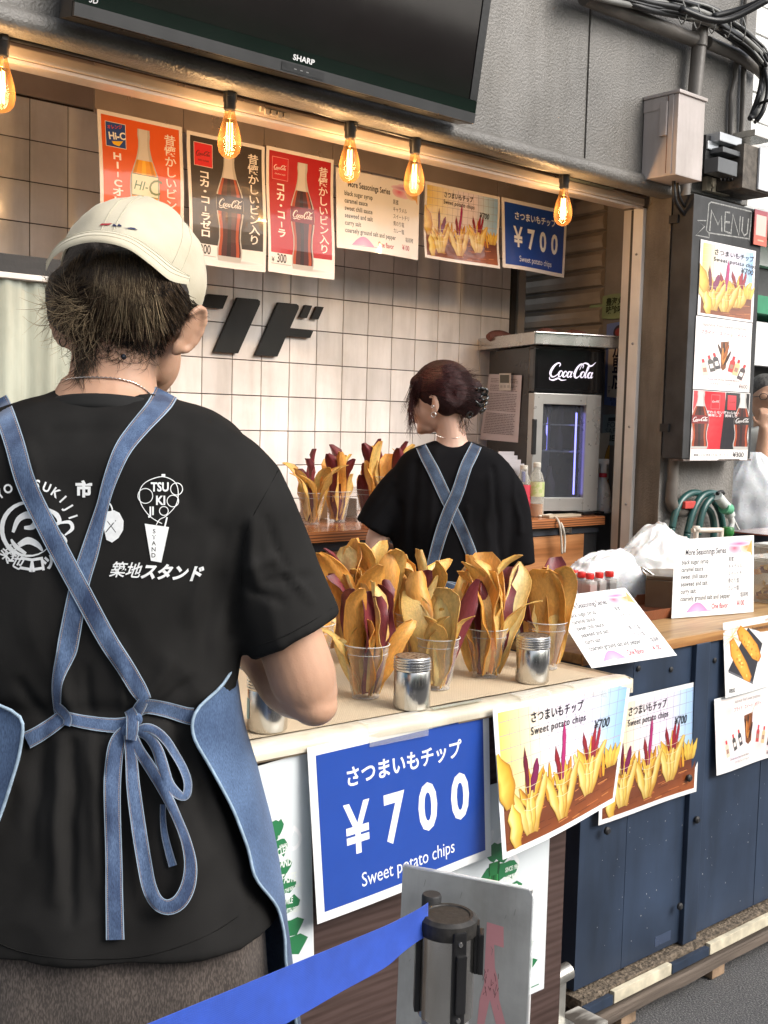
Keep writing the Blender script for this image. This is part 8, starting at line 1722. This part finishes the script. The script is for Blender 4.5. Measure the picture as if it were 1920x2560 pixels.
for P, W, o in (([(908, 962), (922, 990), (938, 1020), (962, 1072), (985, 1118), (1004, 1160), (1022, 1208), (1030, 1260)], [22, 25, 26, 26, 26, 25, 24, 22], .004), ([(1030, 960), (1018, 985), (1006, 1010), (988, 1065), (970, 1105), (952, 1155), (938, 1205), (926, 1258)], [24, 26, 26, 27, 28, 27, 25, 24], .009)):
    ribbon('strap', bvW, fw_, P, W, DENIMD, WS, off=o)
ribbon('waist_string', bvW, fw_, [(880, 1262), (920, 1266), (960, 1262), (1000, 1266), (1060, 1260)], [14] * 5, DENIMD, WS, off=.006)
for P in ([(955, 1262), (935, 1272), (915, 1290), (905, 1310)], [(955, 1262), (985, 1272), (1000, 1288), (990, 1305), (965, 1290)], [(955, 1265), (958, 1300), (955, 1345)]): ribbon('bow_tail', bvW, fw_, P, [16] * len(P), DENIMD, WS, off=.012)
# body: face turned to the left, slightly away
wb = Body(); hc = mw(950, 858, .0); fd = (-RH * .93 + FH * .34 + ZU * -.14).normalized(); sd2 = (FH * .93 + RH * .34).normalized(); hu = (ZU * .97 - fd * -.12).normalized(); hu = (hu - fd * hu.dot(fd)).normalized()
def hp(f, u, s=0): return hc + fd * f + hu * u + sd2 * s
wb.ell(hp(0, .012), (fd * .090, sd2 * .070, hu * .090)); wb.ell(hp(.032, -.03), (fd * .052, sd2 * .056, hu * .066)); wb.ell(hp(.048, -.078), (fd * .032, sd2 * .034, hu * .028)); wb.ell(hp(.068, -.092), (fd * .016, sd2 * .018, hu * .014))
wb.ell(hp(.070, .018), (fd * .016, sd2 * .045, hu * .02)); wb.ell(hp(.092, -.018), (fd * .012, sd2 * .009, hu * .016)); wb.ell(hp(.098, -.028), (fd * .011, sd2 * .010, hu * .008)); wb.ell(hp(.082, -.052), (fd * .011, sd2 * .020, hu * .006)); wb.ell(hp(.081, -.063), (fd * .010, sd2 * .018, hu * .006)); wb.ell(hp(.055, -.03, -.03), (fd * .03, sd2 * .02, hu * .03))
wb.chain([mw(975, 985, .0), mw(976, 960, .0), mw(973, 930, .0), mw(965, 890, .0)], [(.085, .065), (.052, .05), (.044, .046), (.048, .05)], flat=RH)
wb.chain([mw(975, 1000), mw(975, 1120), mw(975, 1260), mw(975, 1400)], [(.10, .06), (.13, .08), (.115, .08), (.14, .10)], flat=RH, dome=.3)
e1_ = mw(812, 1186, -.005); w1_ = mw(868, 1205, .19); wb.chain([mw(884, 1050, .01), mw(848, 1095), mw(818, 1160), e1_], [.036, .04, .037, .033]); wb.chain([e1_, e1_.lerp(w1_, .5), w1_], [.034, .032, (.024, .02)])
e2_ = mw(1108, 1222, .0); w2_ = mw(1062, 1215, .20); wb.chain([mw(1072, 1055, .01), mw(1100, 1125), e2_], [.036, .04, .034]); wb.chain([e2_, e2_.lerp(w2_, .5), w2_], [.034, .032, (.024, .02)])
for sg in (-1, 1): h = wf + RH * .085 * sg; wb.chain([V(h.x, h.y, .88), V(h.x, h.y, .5), V(h.x, h.y, .1)], [.09, .06, .042]); wb.chain([V(h.x, h.y, .06), V(h.x, h.y, .04) + FH * .14], [.038, .03])
ce = hp(-.002, -.02, -.070); wb.ell(ce, (hu * .028, (fd * -.5 - sd2 * .6) * .0165, (sd2 * -.8 + fd * .3) * .006)); wb.ell(ce + hu * -.022 + fd * .004, (hu * .010, fd * .008, sd2 * .005))
wb.chain([ce + hu * .027 * math.cos(t) - fd * .015 * math.sin(t) - sd2 * .004 for t in [R(-50) + R(220) * k / 7 for k in range(8)]], [.0035] * 8, n=8, sub=2)
meb = wb.mesh(.004, 3); bvb = bvh_of(meb); WB = put(meb, 'body', SKINW, WOM)
hb_ = Body(); hand(hb_, w1_, (RH * .2 + FH * .9), -ZU, RH * .9, .9); put(hb_.mesh(.003, 3), 'glove', GLOVE, WOM)
hb_ = Body(); hand(hb_, w2_, (-RH * .3 + FH * .9), -ZU, -RH * .9, .9); hb_.chain([w2_.lerp(e2_, .75), w2_.lerp(e2_, .3), w2_], [.036, .034, .028]); put(hb_.mesh(.003, 3), 'glove', GLOVE, WOM)
tr = Body(); tr.mb.loft([[V(wf.x, wf.y, z) + RH * a * math.cos(2 * math.pi * k / 30) + FH * b * math.sin(2 * math.pi * k / 30) for k in range(30)] for z, a, b in ((1.0, .15, .11), (.8, .19, .13), (.7, .19, .13))])
for sg in (-1, 1): h = wf + RH * .09 * sg; tr.chain([V(h.x, h.y, .72), V(h.x, h.y, .4), V(h.x, h.y, .1)], [.10, .09, .08])
put(tr.mesh(.01, 5), 'trousers', BLK2, WOM)
# eye, brow, lips, earrings
m = MB(); 
for k in range(5): t = k / 4; m.tube([hp(.082 - .008 * t, .004 + .001 * t, -.028 - .012 * t), hp(.088 - .008 * t, .001, -.032 - .012 * t)], .0006, 4)
m.build('eyelashes', BLACK, WB); m = MB(); m.tube([hp(.086, .018, -.026), hp(.079, .022, -.038), hp(.068, .018, -.047)], .0018, 6); m.build('eyebrow', M('dark_brow', (.05, .03, .025), rough=.8), WB, smooth=True)
m = MB(); m.tube([hp(.0905, -.053, -.006), hp(.084, -.055, -.018)], .0035, 8); m.tube([hp(.089, -.062, -.006), hp(.083, -.061, -.016)], .0035, 8); m.build('lips', M('lips', (.40, .12, .11), rough=.4), WB, smooth=True)
for k, (u, r_) in enumerate(((-.046, .0075), (-.022, .0035))):
    m = MB(); p = ce + hu * (u + .012) - sd2 * .010 + fd * .002; m.tube([p + fd * r_ * math.cos(t) + hu * r_ * math.sin(t) for t in [2 * math.pi * i / 14 for i in range(15)]], .0015, 6); m.build('earring', M('silver_ring', (.8, .78, .76), metal=1, rough=.15), WOM, smooth=True)
m = MB(); m.tube(cat3([hit(bvb, x, y, fw_) + (CAM - hc).normalized() * .0015 for x, y in ((938, 938), (960, 946), (985, 946), (1004, 940))]), .0009, 5); m.build('necklace', MATS['silver_chain'], WOM, smooth=True)
# hair
hh = Body(); hh.ell(hp(-.012, .024), (fd * .096, sd2 * .080, hu * .088)); hh.ell(hp(-.03, -.004, -.035), (fd * .045, sd2 * .045, hu * .058)); hh.ell(hp(-.06, .0), (fd * .055, sd2 * .068, hu * .060)); hh.ell(mw(1012, 868, .0), (RH * .042, FH * .05, ZU * .050)); hh.ell(mw(1018, 838, .0), (RH * .034, FH * .04, ZU * .03)); hh.ell(hp(.055, .048), (fd * .03, sd2 * .060, hu * .030))
meh = hh.mesh(.005, 4); bvh_w = bvh_of(meh); WH_ = put(meh, 'hair_mass', M('dark_red_hair', (.018, .005, .006), rough=.6, var=.3, vs=30, bump=.3, bs=80, spec=.25), WOM)
r1, r2, r3 = (.022, .006, .007), (.045, .011, .012), (.085, .02, .018)
SW_ = [(1800, poly_sampler([(900, 806), (950, 790), (1000, 806), (1015, 860), (1000, 885), (980, 885), (945, 850), (900, 845)]), lambda rr, x, y: (.9 + rr.uniform(-.15, .15), .35 + (870 - y) * -.006 + rr.uniform(-.2, .2)), [r1, r1, r2, r3, r2], (18, 42), (.0004, .0007), .05, .0),
       (200, poly_sampler([(886, 826), (915, 808), (908, 846), (888, 856)]), lambda rr, x, y: (-.25 + rr.uniform(-.1, .12), 1), [r1, r2, r2], (30, 62), (.0004, .0008), .05, .4),
       (90, poly_sampler([(882, 860), (896, 850), (894, 900), (884, 905)]), lambda rr, x, y: (rr.uniform(-.05, .1), 1), [r2, r3], (30, 60), (.0004, .0007), .08, .5),
       (70, poly_sampler([(990, 885), (1020, 890), (1010, 925), (985, 930)]), lambda rr, x, y: (rr.uniform(-.3, .3), 1), [r1, r2], (14, 40), (.0003, .0006), .2, .1)]
strands('hair_strands', bvh_w, lambda x, y: mw(x, y, -.04), SW_, WH_, seed=8)
CLP = M('clip_glossy_black', (.012, .014, .014), rough=.1, coat=.6); cc = mw(1018, 868, -.045)
CP = bpy.data.objects.new('hair_clip', None)
m = MB(); rr = random.Random(2)
for k in range(13):
    c_ = cc + RH * rr.uniform(-.018, .040) + ZU * rr.uniform(-.040, .036) - FH * .008 * rr.random(); r_ = rr.uniform(.009, .014); a_ = Vector((rr.uniform(-1, 1), rr.uniform(-1, 1), rr.uniform(-1, 1))).normalized(); b_ = a_.orthogonal().normalized(); d_ = a_.cross(b_)
    m.tube([c_ + (b_ * math.cos(t) + d_ * math.sin(t)) * r_ for t in [2 * math.pi * i / 10 for i in range(11)]], .0045, 8)
m.build('hair_clip', CLP, WOM, smooth=True)

# ---------------------------------------------------------------- passer-by at the right edge
DP = 6.3; mq = planeP(DP); pf = mq(1652, 1100); PAS = thing('person', 'passer-by with glasses and a hand at the mouth, cut off by the right edge', 'person', (pf.x, pf.y, 0))
pb = Body(); hc3 = mq(1654, 858); pb.ell(hc3, (RH * .075, FH * .09, ZU * .105)); pb.ell(hc3 - ZU * .06 - RH * .012, (RH * .055, FH * .07, ZU * .07)); pb.ell(hc3 - RH * .012 - FH * .088 - ZU * .02, (RH * .012, FH * .02, ZU * .022)); pb.ell(hc3 - RH * .03 - FH * .07 + ZU * .0, (RH * .03, FH * .02, ZU * .03)); pb.chain([hc3 - ZU * .05, hc3 - ZU * .17], [.052, .058])
sh = mq(1668, 930); pb.chain([mq(1672, 945), mq(1672, 1080), mq(1672, 1180)], [(.15, .09), (.16, .1), (.15, .11)], flat=RH, dome=.3); pb.chain([mq(1695, 950), mq(1714, 1010), mq(1712, 1075, -.06), mq(1700, 1110, -.16)], [.045, .045, .04, .028]); hand(pb, mq(1700, 1110, -.16), -ZU * .6 - FH * .4, -RH, -FH, .95)
el3 = mq(1640, 1040, -.08); wr3 = mq(1650, 925, -.16); pb.chain([mq(1645, 955), mq(1640, 1000, -.03), el3], [.05, .046, .038]); pb.chain([el3, el3.lerp(wr3, .5), wr3], [.038, .034, .026]); hand(pb, wr3, ZU * .9 + RH * .1, FH * .9 + ZU * .1, -RH, .95, curl=1.1)
for sg in (-1, 1): h = pf + RH * .1 * sg; pb.chain([V(h.x, h.y, .9), V(h.x, h.y, .5), V(h.x, h.y, .1)], [.09, .06, .045]); pb.chain([V(h.x, h.y, .06), V(h.x, h.y, .04) - FH * .14], [.038, .03])
put(pb.mesh(.007, 3), 'body', SKIN, PAS)
sb_ = Body(); sb_.chain([mq(1666, 906), mq(1670, 922), mq(1672, 960), mq(1672, 1060), mq(1672, 1160)], [(.085, .075), (.175, .11), (.205, .125), (.195, .13), (.18, .13)], flat=RH, dome=.2); sb_.chain([mq(1695, 940, 0), mq(1712, 985, -.0), mq(1716, 1015, -.0)], [.07, .075, .072], dome=.1); sb_.chain([mq(1650, 950, 0), mq(1640, 985, -.02), mq(1634, 1015, -.05)], [.075, .075, .072], dome=.1); put(sb_.mesh(.009, 5), 'polo_shirt', M('pale_grey_cotton', (.52, .54, .52), rough=.85), PAS)
m = MB(); c_ = mq(1634, 1013, -.05); m.tube([c_ + (RH * math.cos(t) + FH * math.sin(t)) * .076 + ZU * .012 * math.sin(t) for t in [2 * math.pi * i / 24 for i in range(25)]], .005, 6); m.build('sleeve_stripe', M('dark_stripe', (.05, .04, .06), rough=.8), PAS, smooth=True)
hb3 = Body(); hb3.ell(hc3 + ZU * .045 + FH * .02, (RH * .085, FH * .095, ZU * .085)); put(hb3.mesh(.008, 3), 'hair', M('greying_hair', (.08, .075, .07), rough=.6, var=.4, vs=60, bump=.5, bs=80), PAS)
m = MB()
for sx_ in (-.036, .022): c_ = hc3 - FH * .100 + RH * (sx_ - .008) + ZU * .0; m.tube([c_ + RH * .022 * math.cos(t) + ZU * .017 * math.sin(t) for t in [2 * math.pi * i / 16 for i in range(17)]], .002, 6)
m.tube([hc3 - FH * .10 - RH * .022, hc3 - FH * .10 - RH * .008], .002, 6); m.tube([hc3 - FH * .10 - RH * .066, hc3 - FH * .02 - RH * .076], .002, 6); m.build('glasses', BLACK, PAS, smooth=True)
tr = Body(); tr.chain([V(pf.x, pf.y, 1.0), V(pf.x, pf.y, .7)], [(.19, .13), (.19, .13)], flat=RH)
for sg in (-1, 1): h = pf + RH * .1 * sg; tr.chain([V(h.x, h.y, .75), V(h.x, h.y, .1)], [.11, .09])
put(tr.mesh(.012, 4), 'trousers', M('dark_trousers', (.03, .032, .045), rough=.85), PAS)
# the plastic bag hanging from the arm
bt = mq(1640, 985, -.2); n = 40; rg = []
for j in range(24):
    t = j / 23; z = bt.z + .02 - .42 * t; a = .03 + .17 * math.sin(math.pi * min(1, t * .62)) ** .8
    rg.append([V(bt.x, bt.y, z) + RH * (-.02 + a * math.cos(2 * math.pi * k / n) * (1 + .16 * noise.noise(V(k * .5, t * 3, 1)))) + FH * (a * .55 * math.sin(2 * math.pi * k / n) * (1 + .3 * noise.noise(V(k * .7, t * 4, 5)))) for k in range(n)])
m = MB(); m.loft(rg); tag(m.build('shopping_bag', BAGM, smooth=True), 'white plastic shopping bag hanging from the passer-by\'s arm', 'plastic bag')
